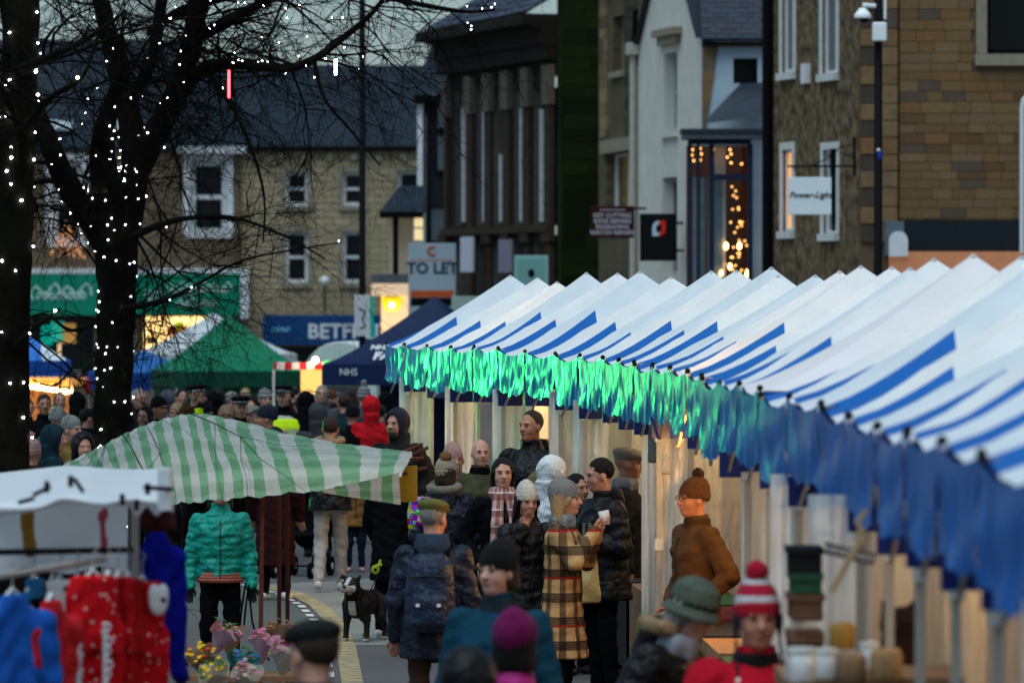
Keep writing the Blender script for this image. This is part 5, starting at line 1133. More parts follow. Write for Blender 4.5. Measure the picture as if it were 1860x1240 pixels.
# ------------------------------------------------------------------ green striped tarpaulin stall in front
def tarpf(t, co):
    uv = t.nodes.new('ShaderNodeUVMap'); sx = t.nodes.new('ShaderNodeSeparateXYZ'); t.links.new(uv.outputs[0], sx.inputs[0]); n = nd(t, 'ShaderNodeTexNoise', Scale=3., Detail=2.); t.links.new(co, n.inputs['Vector'])
    v = mathn(t, 'FRACT', mathn(t, 'ADD', mathn(t, 'DIVIDE', mathn(t, 'ADD', sx.outputs[0], mathn(t, 'MULTIPLY', n.outputs['Fac'],   .06)), .165), 100.)); r_ = mathn(t, 'FRACT', mathn(t, 'DIVIDE', sx.outputs[1], .17))
    a = mathn(t, 'LESS_THAN', v, .5); b = mathn(t, 'LESS_THAN', r_, .5); c = mixc(t, a, (.58, .57, .50), (.19, .40, .20)); c = mixc(t, mathn(t, 'MULTIPLY', b, .22), c, (.12, .30, .12)); return mixc(t, mathn(t, 'MULTIPLY', mathn(t, 'MULTIPLY', a, b), .5), c, (.07, .25, .09))
def uvgrid(o, nr, nc, su, sv):
    me = o.data; uv = me.uv_layers.new(name='UVMap'); vi = np.zeros(len(me.loops), np.int32); me.loops.foreach_get('vertex_index', vi); uv.data.foreach_set('uv', np.stack([(vi % (nc + 1)) / nc * su, (vi // (nc + 1)) / nr * sv], 1).astype(np.float32).ravel())
TARP = mat('striped_tarpaulin', (1, 1, 1), transl=.3, rough=.45, var=.15, vscale=5, bump=.5, bscale=9, spec=.5, colfn=tarpf, bump2=(4, .5))
ST = 262.; e = empty('tarpaulin_stall', 'flower stall under a green and white striped tarpaulin on rusty poles', 'market stall', (*plan(430, ST), 0)); E0 = e.location.copy()
def tp_(px, py, s): return P(px, py, s) - E0
rows = [  # back edge, ridge, mid and front hem of the sheet: (px, py, s)
    [(60, 866, 244), (150, 852, 244), (280, 808, 244), (400, 795, 244), (520, 806, 244), (640, 830, 244), (750, 836, 244)],
    [(100, 852, 255), (180, 812, 255), (262, 772, 255), (345, 752, 255), (420, 762, 255), (560, 796, 255), (748, 822, 255)],
    [(112, 850, 264), (190, 832, 264), (270, 808, 264), (350, 796, 264), (428, 806, 264), (560, 814, 264), (748, 830, 264)],
    [(122, 858, 268), (205, 868, 268), (282, 866, 268), (362, 856, 268), (442, 848, 268), (570, 846, 268), (738, 846, 268)],
    [(128, 880, 269), (210, 905, 269), (290, 916, 269), (368, 910, 269), (450, 903, 269), (580, 890, 269), (728, 866, 269)]]
g = np.array([[list(tp_(*c)) for c in r] for r in rows]); NR, NCc = 24, 60; q = MB()
def cat(a, t):
    n = len(a) - 1; i = min(int(t * n), n - 1); f = t * n - i; p0, p1, p2, p3 = a[max(i - 1, 0)], a[i], a[i + 1], a[min(i + 2, n)]
    return .5 * (2 * p1 + (p2 - p0) * f + (2 * p0 - 5 * p1 + 4 * p2 - p3) * f * f + (3 * p1 - p0 - 3 * p2 + p3) * f ** 3)
for j in range(NR + 1):
    rw = np.array([cat(g[:, c], j / NR) for c in range(g.shape[1])])
    for i in range(NCc + 1):
        v = cat(rw, i / NCc); v = v + np.array((0, 0, .012 * math.sin(i * .9 + j * .3) * math.sin(j * .5) + .008 * math.sin(i * 2.1 + j))); q.v.append(tuple(v))
for j in range(NR):
    for i in range(NCc): a = j * (NCc + 1) + i; q.f.append((a, a + 1, a + NCc + 2, a + NCc + 1)); q.mi.append(0)
uvgrid(q.build('tarpaulin', TARP, e, smooth=True, fix=False), NR, NCc, 2.6, 1.0)
fl_ = [tp_(575, 892, 277), tp_(725, 858, 275), tp_(728, 916, 270), tp_(640, 900, 272)]; q = MB(); N = 8
for j in range(N + 1):
    for i in range(N + 1): a = Vector(fl_[0]).lerp(Vector(fl_[1]), i / N); b = Vector(fl_[0]).lerp(Vector(fl_[2]), i / N); v = a.lerp(b, j / N); q.v.append((v.x, v.y - .05 + .02 * math.sin(i + j), v.z))
for j in range(N):
    for i in range(N): a = j * (N + 1) + i; q.f.append((a, a + 1, a + N + 2, a + N + 1)); q.mi.append(0)
uvgrid(q.build('loose_corner', TARP, e, smooth=True, fix=False), N, N, .6, .3)
RUST = mat('rusty_pole', (.10, .03, .022), rough=.7, var=.4, vscale=20, bump=.4)
for (px, s0, ptop) in ((477, 268, 860), (507, 256, 850), (522, 250, 840)):
    a = tp_(px, ptop, s0); b = plan(px - 6 if px == 477 else px, s0); MB().tube([(b.x - E0.x, b.y - E0.y, 0), tuple(a)], .016, 8).build('pole', RUST, e)
for (a, b, s0) in (((470, 845), (770, 832), 258), ((700, 850), (778, 812), 256), ((690, 838), (768, 806), 256), ((720, 858), (775, 850), 256), ((120, 866), (740, 860), 262)): MB().tube([tuple(tp_(*a, s0)), tuple(tp_(*b, s0))], .013, 6).build('frame_bar', RUST, e)
qq = tp_(742, 872, 262); box('mustard_bag', mat('mustard_cloth', (.28, .19, .02), rough=.9, var=.4), e, qq.x - .06, qq.x + .06, qq.y, qq.y + .08, qq.z - .15, qq.z + .1)
# flower table and bouquets
tb = empty('flower_table', 'low stall table covered in wrapped bouquets', 'table', (*plan(430, 268), 0)); box('table_top', WOODT, tb, -.42, .40, -.25, .3, .40, .44)
for a in (-.38, .36):
    for b in (-.2, .25): box('leg', RUST, tb, a - .02, a + .02, b - .02, b + .02, 0, .4)
def bouquet(label, px, py, s, paper, cols, tilt, sc=1.):
    q = P(px, py + 12, s); e = empty('bouquet', label, 'bouquet', q, 0, 'wrapped bouquets on the flower table'); e.rotation_euler = (R(tilt[0]), R(tilt[1]), random.uniform(-.4, .4))
    m = MB(); n = 14
    for j in range(4):
        for i in range(n): a = 2 * math.pi * i / n; r_ = (.03 + .035 * j) * sc * (1 + .18 * (j == 3) * math.cos(a * 3.5)); m.v.append((r_ * math.cos(a), r_ * math.sin(a), .08 * j * sc + .03 * (j == 3) * math.sin(a * 3)))
    for j in range(3):
        for i in range(n): i2 = (i + 1) % n; m.f.append((j * n + i, j * n + i2, (j + 1) * n + i2, (j + 1) * n + i)); m.mi.append(0)
    m.build('wrapping', paper, e, smooth=True, fix=False)
    for i in range(26):
        a = random.uniform(0, 6.3); r_ = .13 * sc * math.sqrt(random.random()); c = random.choice(cols); f = MB(); N = 7; ctr = Vector((r_ * math.cos(a), r_ * math.sin(a), (.26 + random.uniform(-.02, .05) - r_ * .3) * sc)); pr = random.uniform(.018, .034) * sc
        vs_ = [ctr]
        for j in range(N * 2): b = math.pi * j / N; rr = pr * (1 if j % 2 else .55); vs_.append(ctr + Vector((rr * math.cos(b), rr * math.sin(b), pr * .35)))
        f.add(vs_, [(0, 1 + j, 1 + (j + 1) % (2 * N)) for j in range(2 * N)]); f.build('flower', c, e, fix=False)
PET = lambda n, c: mat('petal_' + n, c, rough=.6, var=.25, vscale=40)
YEL, REDP, PNK, MAG, BLU, LEAFM = PET('yellow', (.7, .45, .02)), PET('red', (.5, .03, .02)), PET('pink', (.6, .2, .3)), PET('magenta', (.35, .03, .16)), PET('blue', (.06, .2, .5)), PET('leaf', (.04, .14, .03))
KR = mat('kraft_paper', (.24, .15, .09), rough=.7, var=.2); PKP = mat('pink_wrap', (.42, .24, .28), rough=.4, var=.15); WHP2 = mat('cream_wrap', (.42, .38, .30), rough=.5, var=.15); DKP = mat('dark_leaf_print', (.03, .05, .05), rough=.5, var=.8, vscale=25, colfn=nzf((.01, .02, .03), (.06, .35, .35), 20.))
for a in (('yellow and red flowers in kraft paper at the left end', 372, 1215, 285, KR, [YEL, YEL, REDP], (25, -18)), ('grey-pink wrapped bouquet leaning behind the yellow flowers', 390, 1172, 276, PKP, [PNK, LEAFM], (18, 25)), ('leafy green bunch standing at the back', 418, 1178, 272, KR, [LEAFM, LEAFM, YEL], (8, 0)),
          ('dark teal and magenta bunch in patterned paper', 432, 1222, 290, DKP, [MAG, BLU, LEAFM], (28, 10)), ('pink paper cone leaning by the poles', 474, 1190, 280, PKP, [PNK, PNK], (10, 14)), ('magenta flowers beside the poles', 512, 1212, 284, WHP2, [MAG, PNK], (20, 8)), ('tan dried flowers at the back by the poles', 505, 1172, 272, KR, [PET('tan', (.45, .28, .14))], (5, 5)), ('cream wrapped bunch at the front edge', 398, 1242, 296, WHP2, [LEAFM, YEL], (35, -20)), ('small white bunch near the front', 455, 1248, 296, WHP2, [WHP2, PNK], (30, 5))): bouquet(*a[:6], a[6], .72)

# ------------------------------------------------------------------ clothes stall with white tarpaulin, bottom left
e = empty('clothes_stall', 'clothes stall under a white sheet with a rail of hanging garments', 'market stall', (*plan(150, 400), 0)); E1 = e.location.copy(); SHEET = mat('white_sheet', (.80, .83, .84), transl=.22, rough=.45, var=.08, bump=.6, bscale=4, bump2=(3, .7), spec=.4)
def c_(px, py, s): return P(px, py, s) - E1
rows = [[(-80, 868, 340), (60, 852, 340), (130, 846, 340), (220, 852, 340), (312, 850, 340)], [(-80, 885, 390), (60, 872, 390), (130, 868, 390), (220, 868, 390), (312, 866, 390)], [(-90, 920, 425), (50, 908, 425), (130, 900, 425), (220, 902, 425), (312, 902, 425)], [(-90, 950, 428), (50, 930, 428), (130, 915, 428), (220, 918, 428), (312, 918, 428)]]
g = np.array([[list(c_(*c)) for c in r] for r in rows]); NR, NCc = 16, 36; q = MB()
for j in range(NR + 1):
    rw = np.array([cat(g[:, c], j / NR) for c in range(g.shape[1])])
    for i in range(NCc + 1): v = cat(rw, i / NCc) + np.array((0, 0, .015 * math.sin(i * .5 + j * .7) * math.sin(j * .4))); q.v.append(tuple(v))
for j in range(NR):
    for i in range(NCc): a = j * (NCc + 1) + i; q.f.append((a, a + 1, a + NCc + 2, a + NCc + 1)); q.mi.append(0)
q.build('sheet_roof', SHEET, e, smooth=True, fix=False)
def hangs(name, m, p0, p1, zb, n=24, amp=.03):
    q = MB(); d = p1 - p0; f1, f2 = random.uniform(0, 6), random.uniform(0, 6)
    for j in range(9):
        for i in range(n + 1): u = i / n; v = p0 + d * u; q.v.append((v.x, v.y + amp * math.sin(u * 9 + f1 + j * .2) * (j / 8), v.z + (zb - v.z) * j / 8 + .02 * math.sin(u * 14 + f2) * (j / 8)))
    for j in range(8):
        for i in range(n): a = j * (n + 1) + i; q.f.append((a, a + 1, a + n + 2, a + n + 1)); q.mi.append(0)
    return q.build(name, m, e, smooth=True, fix=False)
hangs('sheet_back', SHEET, c_(-60, 900, 372), c_(232, 905, 372), c_(0, 1035, 372).z)
hangs('sheet_flap', SHEET, c_(235, 905, 424), c_(314, 885, 424), c_(0, 928, 424).z, amp=.015)
box('sheet_end', SHEET, e, c_(292, 0, 426).x, c_(313, 0, 426).x, c_(0, 0, 430).y, c_(0, 0, 426).y, c_(0, 925, 428).z, c_(0, 850, 428).z)
for (x0, s0) in ((245, 405), (-70, 405), (285, 350), (-70, 350)): b = plan(x0, s0) - E1.xy; MB().tube([(b.x, b.y, 0), (b.x, b.y, 2.05)], .02, 8).build('pole', STEEL, e)
MB().tube([tuple(c_(-90, 1004, 430)), tuple(c_(240, 998, 405))], .014, 8).build('rail', IRON, e); MB().tube([tuple(c_(-90, 1060, 455)), tuple(c_(190, 1015, 420))], .016, 8).build('rail', STEEL, e)
for (a, b) in (((262, 885), (312, 888)), ((150, 892), (135, 870)), ((35, 912), (60, 905)), ((62, 898), (90, 884))): MB().tube([tuple(c_(*a, 432)), tuple(c_(*b, 430))], .01, 5).build('bungee_cord', IRON, e); 
for px, py in ((222, 905), (268, 886), (248, 915), (128, 872), (85, 882)): box('clip', IRON, e, *(lambda c: (c.x - .01, c.x + .01, c.y - .02, c.y + .02, c.z - .028, c.z + .02))(c_(px, py, 433)))
def garment(name, label, px, py, s, w_, L_, m, kind='top', rz=0., extra=None):
    """hanging garment on its hanger: shoulders, sleeves and body with folds"""
    q = P(px, py, s); g_ = empty(name, label, 'clothing', q, R(rz), 'garments hanging on the clothes stall'); A = SDF(.013); fd = random.uniform(0, 6)
    if kind == 'top':
        A.loft([(-L_, 0, 0, w_ * .52, .05), (-L_ * .5, 0, 0, w_ * .48, .045), (-.12, 0, 0, w_ * .42, .035), (-.04, 0, 0, w_ * .25, .035), (0, 0, 0, .06, .03)], k=.02)
        for sd in (1, -1): A.cap((w_ * .42 * sd, 0, -.12), .06, (w_ * .56 * sd, .02, -.45), .055, k=.04).cap((w_ * .56 * sd, .02, -.45), .055, (w_ * .58 * sd, .0, -.68), .045, k=.03)
    else:
        A.loft([(-.32, 0, 0, w_ * .5, .06), (0, 0, 0, w_ * .42, .05)], k=.02)
        for sd in (1, -1): A.cap((w_ * .26 * sd, 0, -.25), .085, (w_ * .3 * sd, 0, -L_), .06, k=.025, flat=(1, 2.2, 1))
    A.disp(lambda p: .011 * np.sin(p[:, 0] * 42 + p[:, 1] * 18 + fd + 2 * np.sin(p[:, 2] * 5)) * np.clip(-p[:, 2] * 2.2, 0, 1) + .004 * np.sin(p[:, 2] * 46 + 3 * np.sin(p[:, 0] * 22 + fd))); b = link('fabric', sdfmesh(name, [A]), m, g_)
    MB().tube([(-w_ * .36, 0, -.09), (0, 0, .03), (w_ * .36, 0, -.09)], .011, 6).build('hanger', PAINT_W, g_); MB().tube([(0, 0, .03), (0, 0, .09), (.02, 0, .115), (.0, 0, .13)], .004, 5).build('hook', STEEL, g_)
    return g_
REDG = cloth('bright_red', (.55, .008, .012), colfn=lambda t, co: mixc(t, mathn(t, 'LESS_THAN', (lambda v: (t.links.new(co, v.inputs['Vector']), v.outputs['Distance'])[1])(nd(t, 'ShaderNodeTexVoronoi', Scale=24.)), .17), (.55, .008, .012), (.7, .55, .5))); BLUEDOT = cloth('blue_dot', (.02, .12, .42), colfn=lambda t, co: mixc(t, mathn(t, 'LESS_THAN', (lambda v: (t.links.new(co, v.inputs['Vector']), v.outputs['Distance'])[1])(nd(t, 'ShaderNodeTexVoronoi', Scale=11., Randomness=.25)), .28), (.015, .10, .42), (.12, .42, .75)))
REDK = knit('red_cable', (.5, .01, .014), bscale=50)
garment('jumper', 'blue jumper with pale spots at the left end of the rail', 22, 1082, 440, .36, .62, BLUEDOT, rz=40)
garment('jumper', 'red cable-knit jumper beside the blue spotted one', 92, 1092, 436, .36, .62, REDK, rz=62)
g_ = garment('pyjamas', 'red pyjama suit with white lettering down the leg', 168, 1046, 432, .26, .75, REDG, 'legs', rz=22); scribble(PAINT_W, g_, .2, .62, -.09, .03, .07, .006, 7, 'script', True); scribble(PAINT_W, g_, .28, .55, -.09, -.09, .045, .005, 8, 'script', True)
for n_, (px, py, s0, ln, rzz, lb) in enumerate(((196, 1050, 428, .62, 66, 'thin red pyjamas hanging edge-on right of the lettered pair'), (214, 1050, 426, .42, 70, 'short red pyjamas hanging edge-on in the middle of the rail'), (232, 1052, 424, .55, 72, 'red pyjamas hanging edge-on just left of the badge pair'), (140, 1056, 418, .7, 68, 'black pyjamas hanging edge-on behind the lettered pair'))): garment('pyjamas', lb, px, py, s0, .26, ln, (cloth('crimson', (.30, .004, .008)), REDG, cloth('scarlet', (.42, .01, .01)), BLACK)[n_], 'legs', rz=rzz)
g_ = garment('pyjamas', 'red pyjamas with a white face badge near the pole', 258, 1058, 422, .26, .85, REDG, 'legs', rz=48)
A = SDF(.01); A.ell((0, 0, 0), (.055, .02, .06)); A.ell((.03, 0, .05), (.02, .015, .03)); A.ell((-.03, 0, .05), (.02, .015, .03)); b = link('badge', sdfmesh('badge', [A]), PAINT_W, g_, (.0, -.10, -.08)); ball('badge_print', IRON, b, (.01, -.018, .01), (.02, .008, .015), n=1)
garment('jumper', 'black top with a white chest panel behind the red pyjamas', 108, 1058, 412, .32, .7, cloth('black_top', (.006, .006, .009)), rz=50); qq = P(112, 1085, 424); s0 = empty('white_bib', 'white cloth bib with a dark mark hanging among the garments', 'clothing', qq); A = SDF(.014); A.loft([(-.07, 0, 0, .06, .025), (.07, 0, 0, .07, .025)]); link('fabric', sdfmesh('bib', [A]), SHOEW, s0); ball('mark', IRON, s0, (.02, -.027, .04), (.015, .006, .012), n=1)
garment('coat', 'royal blue long-sleeved coat hanging at the end of the clothes stall', 285, 968, 385, .26, .48, cloth('royal_blue', (.006, .010, .25)), rz=50); garment('jumper', 'sky blue top with white ribbon at the back of the rail', 62, 1052, 405, .24, .5, cloth('sky_blue', (.03, .2, .42)), rz=60)
for (px, py, s0, c, nm) in ((50, 968, 400, (.45, .22, .03), 'amber'), (186, 968, 400, (.7, .12, .16), 'coral')):
    q = P(px, py, s0); t0 = empty('scarf', '%s knitted strip hanging against the white sheet' % nm, 'scarf', q); A = SDF(.014); A.cap((-.005, 0, .08), .032 if nm == 'amber' else .014, (.01, 0, -.08), .034 if nm == 'amber' else .022, flat=(1, 2, 1)); A.cap((.005, 0, .08), .02, (.01, 0, .1), .02); link('fabric', sdfmesh('scarf', [A]), knit(nm, c), t0)
q = P(285, 930, 392); t0 = empty('display_hat', 'dark maroon knitted hat displayed above the blue coat', 'hat', q); A = SDF(.014); A.ell((0, 0, 0), (.085, .1, .09)); A.loft([(-.08, 0, 0, .09, .1), (-.04, 0, 0, .09, .105)]); link('knit', sdfmesh('dh', [A]), knit('maroon', (.06, .008, .01)), t0)

# ------------------------------------------------------------------ goods on the near right-hand stalls
def tub(label, px, py, s, r, h, m, name='jar', lid=None):
    q = P(px, py, s); t0 = empty(name, label, name.replace('_', ' '), q); A = MB(); n = 14; pr = [(r * .9, 0), (r, h * .1), (r, h * .8), (r * .8, h)]
    for (rr, z) in pr:
        for i in range(n): a = 2 * math.pi * i / n; A.v.append((rr * math.cos(a), rr * math.sin(a), z))
    for j in range(3):
        for i in range(n): i2 = (i + 1) % n; A.f.append((j * n + i, j * n + i2, (j + 1) * n + i2, (j + 1) * n + i)); A.mi.append(0)
    A.f.append(tuple(3 * n + i for i in range(n))); A.mi.append(0); A.build('body', m, t0, smooth=True)
    if lid: MB().tube([(0, 0, h), (0, 0, h + .02)], r * .95, 12).build('lid', lid, t0)
    return t0
tn = min(range(NT_), key=lambda i: abs((corners[i].y + corners[i + 1].y) / 2 - 21.3))
for k, (px, py, s0, r, h, m, lb, nm) in enumerate(((1455, 1236, 505, .055, .10, PLAS, 'small jar nearest the bottom edge of the craft table', 'jar'), (1530, 1178, 480, .05, .10, mat('gold_wood', (.28, .16, .03), rough=.5, var=.3), 'golden wooden mug on the craft stall', 'mug'), (1500, 1232, 500, .045, .09, LEGW, 'white lidded jar on the craft table', 'jar'), (1545, 1236, 500, .06, .1, WOODT, 'brown basket at the bottom edge of the craft table', 'basket'), (1610, 1232, 500, .06, .11, mat('wicker', (.3, .18, .08), rough=.8, var=.5, vscale=40), 'wicker pot on the craft table', 'basket'), (1580, 1215, 490, .04, .08, PLAS, 'clear jar beside the plush animal', 'jar'))): tub(lb, px, py, s0, r, h, m, nm, LEGW if nm == 'jar' else None)
ct = empty('craft_table', 'craft stall table with white cover at the bottom right', 'table', (*plan(1570, 488), 0)); box('table_top', LEGW, ct, -.32, .34, -.3, .5, .88, .91 + .64 - .64); zt_ = 3 - (1232 - HOR) / 500; box('display_shelf', WOODT, ct, -.32, .34, -.42, .3, zt_ - .06, zt_ - .004)
for a in (-.28, .3):
    for b in (-.35, .25): box('leg', STEEL, ct, a - .02, a + .02, b - .02, b + .02, 0, zt_ - .063)
q = P(1632, 1200, 470); t0 = empty('plush_animal', 'dark brown shaggy plush animal with pointed ears on the craft stall', 'toy', q); A = SDF(.012); A.ell((0, 0, 0), (.085, .08, .13), noise=(60, .006)); A.ell((0, -.01, .14), (.07, .065, .07), noise=(70, .006)); A.cap((.045, 0, .18), .02, (.06, 0, .235), .008); A.cap((-.045, 0, .18), .02, (-.06, 0, .235), .008); link('fur', sdfmesh('plush', [A]), furm('plush', (.035, .016, .01)), t0); ball('eye', EYE, t0, (.025, -.07, .16), .01, n=1); ball('eye', EYE, t0, (-.025, -.07, .16), .01, n=1)
q = P(1543, 1005, 480); t0 = empty('handmade_banner', 'black ribbon banner lettered HANDMADE hanging on rope', 'banner', q, R(-2)); t0.rotation_euler.y = R(13); MB().add([(-.11, 0, -.022), (.1, 0, -.022), (.1, 0, .022), (-.11, 0, .022), (-.09, 0, 0), (-.11, .012, -.022), (.1, .012, -.022), (.1, .012, .022), (-.11, .012, .022), (-.09, .012, 0)], [(0, 1, 2, 3, 4), (5, 9, 8, 7, 6), (0, 5, 6, 1), (2, 7, 8, 3), (1, 6, 7, 2)]).build('ribbon', IRON, t0, fix=False); text('lettering', 'HANDMADE', PAINT_W, t0, (0, -.002, 0), FRONT, .034, ext=.001)
MB().tube([tuple(P(*c, 480) - q) for c in ((1556, 920), (1545, 945), (1560, 975), (1548, 1005), (1535, 1050), (1528, 1080))], .012, 6).build('rope', mat('rope', (.32, .24, .13), rough=.9, var=.4, vscale=60), t0)
# things hung on the middle stalls
for (px, py, s0, w_, h_, c, lb, nm) in ((1202, 800, 262, .10, .26, (.0, .17, .17), 'teal apron hanging from the middle tents', 'apron'), (1185, 802, 258, .07, .3, (.10, .14, .16), 'grey-green cloth hanging beside the teal apron', 'cloth'), (1208, 845, 264, .075, .13, (.5, .52, .52), 'white printed notice pinned under the teal apron', 'notice'), (1205, 905, 262, .06, .16, (.02, .3, .34), 'turquoise bag hung low between the tents', 'bag')):
    q = P(px, py, s0); t0 = empty('hanging_' + nm, lb, nm, q); A = SDF(.014); A.loft([(-h_ / 2, 0, 0, w_ / 2, .02), (h_ / 2, 0, 0, w_ / 2 * .9, .02)]); link('fabric', sdfmesh(nm, [A]), cloth('hung_%s' % nm, c), t0)
q = P(1210, 765, 262); t0 = empty('red_pennant', 'dark red felt heart hanging under the valance', 'decoration', q); A = SDF(.01); A.ell((.035, 0, .02), (.05, .02, .045)); A.ell((-.035, 0, .02), (.05, .02, .045)); A.cap((0, 0, 0), .045, (.0, 0, -.05), .02, flat=(1, 2, 1)); link('felt', sdfmesh('ht', [A]), cloth('heart', (.10, .008, .012)), t0)
# crates and boxes inside the near stall
for (px, py, s0, w_, h_, d_, c, lb) in ((1466, 1105, 452, .13, .10, .3, (.12, .06, .035), 'brown wooden crate in the dark stall behind the sheets'), (1466, 1062, 452, .12, .08, .3, (.02, .07, .04), 'dark green box on the brown crate'), (1464, 1020, 452, .13, .1, .3, (.008, .008, .009), 'black box on top of the green box')):
    q = P(px, py, s0); t0 = empty('crate', lb, 'crate', q); box('shell', mat('crate_%d' % py, c, rough=.8, var=.4, vscale=12), t0, -w_ / 2, w_ / 2, 0, d_, -h_ / 2, h_ / 2, bev=.008); box('lid_rim', mat('crate_%d' % py, c), t0, -w_ / 2 - .008, w_ / 2 + .008, -.008, d_, h_ / 2 - .02, h_ / 2 + .006)
q = plan(1466, 450); t0 = empty('display_stand', 'dark wooden stand holding boxes inside the near stall', 'stand', (q.x, q.y, 0)); box('top', WOODT, t0, -.07, .07, 0, .4, 1.60, 1.64); box('front', mat('dark_wood', (.05, .02, .014), var=.4), t0, -.065, .065, 0.0, .4, 0, 1.597)
# ------------------------------------------------------------------ bare winter trees with fairy lights
BARK = mat('bark', (.022, .018, .014), spec=.03, rough=.95, var=.5, vscale=9, bump=1., bscale=26, stretch=(1, 1, .3), colfn=nzf((.003, .003, .0025), (.014, .013, .008), 2.5))
TWIG = mat('twig_bark', (.006, .005, .004), spec=.03, rough=.9, var=.3)
LED = mat('fairy_light', (1, 1, 1), emit=(.86, .88, 1.), es=45, var=0)
TR = random.Random(21)
def smooth(pts, n=5):
    a = np.array(pts, float); return [tuple(cat(a, t)) for t in np.linspace(0, 1, (len(pts) - 1) * n + 1)]
def tree(label, base, limbs, twigs_per_m, nl, llab, bulb, seed, droop=.5, extra_bulbs=()):
    """limbs: list of [(px, py, s, r)...]; the first is the trunk"""
    TR.seed(seed); root = empty('bare_tree', label, 'tree', base); o = Vector(base); mb = MB(); tw = MB(); surf = []
    def grow(p, d, L, r, lev):
        n = 5 if lev < 2 else 4; pts = [p]; q = p.copy(); dd = d.copy(); st = L / n
        for i in range(n):
            dd = (dd + Vector((TR.gauss(0, .16), TR.gauss(0, .16), TR.gauss(0, .14) - droop * .10 * (lev > 0))) ).normalized(); q = q + dd * st; pts.append(q.copy())
        tw.tube([tuple(x) for x in pts], [r * (1 - .75 * i / n) for i in range(n + 1)], 4 if lev == 0 else 3, cap=False)
        if lev < 3:
            for k in range((5, 4, 3)[lev]):
                i = TR.randint(1, n); ax = Vector((TR.gauss(0, 1), TR.gauss(0, 1), TR.gauss(0, 1))).normalized(); nd_ = (dd + ax * .85).normalized(); grow(pts[i], nd_, L * TR.uniform(.42, .7), r * .55, lev + 1)
    for li, lim in enumerate(limbs):
        pr = smooth([(*(P(a, b, s) - o), r * .9) for a, b, s, r in lim]); pts = [Vector(x[:3]) for x in pr]; rad = [x[3] for x in pr]
        if rad[-1] > .045:                       # carry the limb on above the picture to a fine tip
            d = (pts[-1] - pts[-3]).normalized(); q = pts[-1].copy(); r0 = rad[-1]
            for i in range(8):
                d = (d + Vector((TR.gauss(0, .16), TR.gauss(0, .16), .08))).normalized(); q = q + d * .34; pts.append(q.copy()); rad.append(r0 * (1 - (i + 1) / 8.5))
        nsd = 14 if rad[0] > .1 else 8
        mb.tube([tuple(x) for x in pts], [r * TR.uniform(.93, 1.07) for r in rad], nsd)
        for i in range(len(pts) - 1):
            surf.append((pts[i], pts[i + 1], rad[i]))
            L = (pts[i + 1] - pts[i]).length; n = twigs_per_m[0 if li == 0 else 1] * L
            n = int(n) + (TR.random() < n % 1)
            for _ in range(n):
                p = pts[i].lerp(pts[i + 1], TR.random()); d = (pts[i + 1] - pts[i]).normalized(); ax = Vector((TR.gauss(0, 1.3), TR.gauss(0, .8), TR.gauss(-.15, 1))).normalized(); dr = (d * .35 + ax).normalized()
                grow(p + ax * rad[i] * .6, dr, TR.uniform(.55, 1.25) * (1.25 if rad[i] < .1 else 1), min(.017, rad[i] * .38), 0)
    t = mb.build('trunk', BARK, root, smooth=True); tw.build('crown', TWIG, root, fix=False, smooth=True)
    fl = empty('fairy_lights', llab, 'fairy lights', base); c0 = Vector((0, 0, CH)) - o; wts = [(b - a).length * (.01 + r) ** 1.6 for a, b, r in surf]
    for i in range(nl):
        a, b, r = TR.choices(surf, wts)[0]; p = a.lerp(b, TR.random()); d = (b - a).normalized(); tc = (c0 - p).normalized(); sd = d.cross(tc).normalized(); th = TR.uniform(-1.5, 1.5); nv = (tc * math.cos(th) + sd * math.sin(th)); p = p + nv * (r + .012)
        ball('bulb', LED, fl, p, bulb * TR.uniform(.55, 1.25), n=1)
    for (px, py, s) in extra_bulbs: ball('bulb', LED, fl, P(px, py, s) - o, bulb * TR.uniform(.6, 1.2), n=1)
    wr_ = MB()
    for k in range(2):
        pts = []
        for i in range(60):
            a, b, r = surf[min(int(i / 60 * len([x for x in surf if x[2] > .15])), len(surf) - 1)]; th = i * 1.3 + k * 2; d = (b - a).normalized(); u = d.orthogonal().normalized(); v = d.cross(u); pts.append(tuple(a + (u * math.cos(th) + v * math.sin(th)) * (r + .006)))
        wr_.tube(pts, .004, 3)
    wr_.build('wire', IRON, fl, fix=False)
    return root
S1 = 162.
b1 = (*plan(203, S1), 0.)
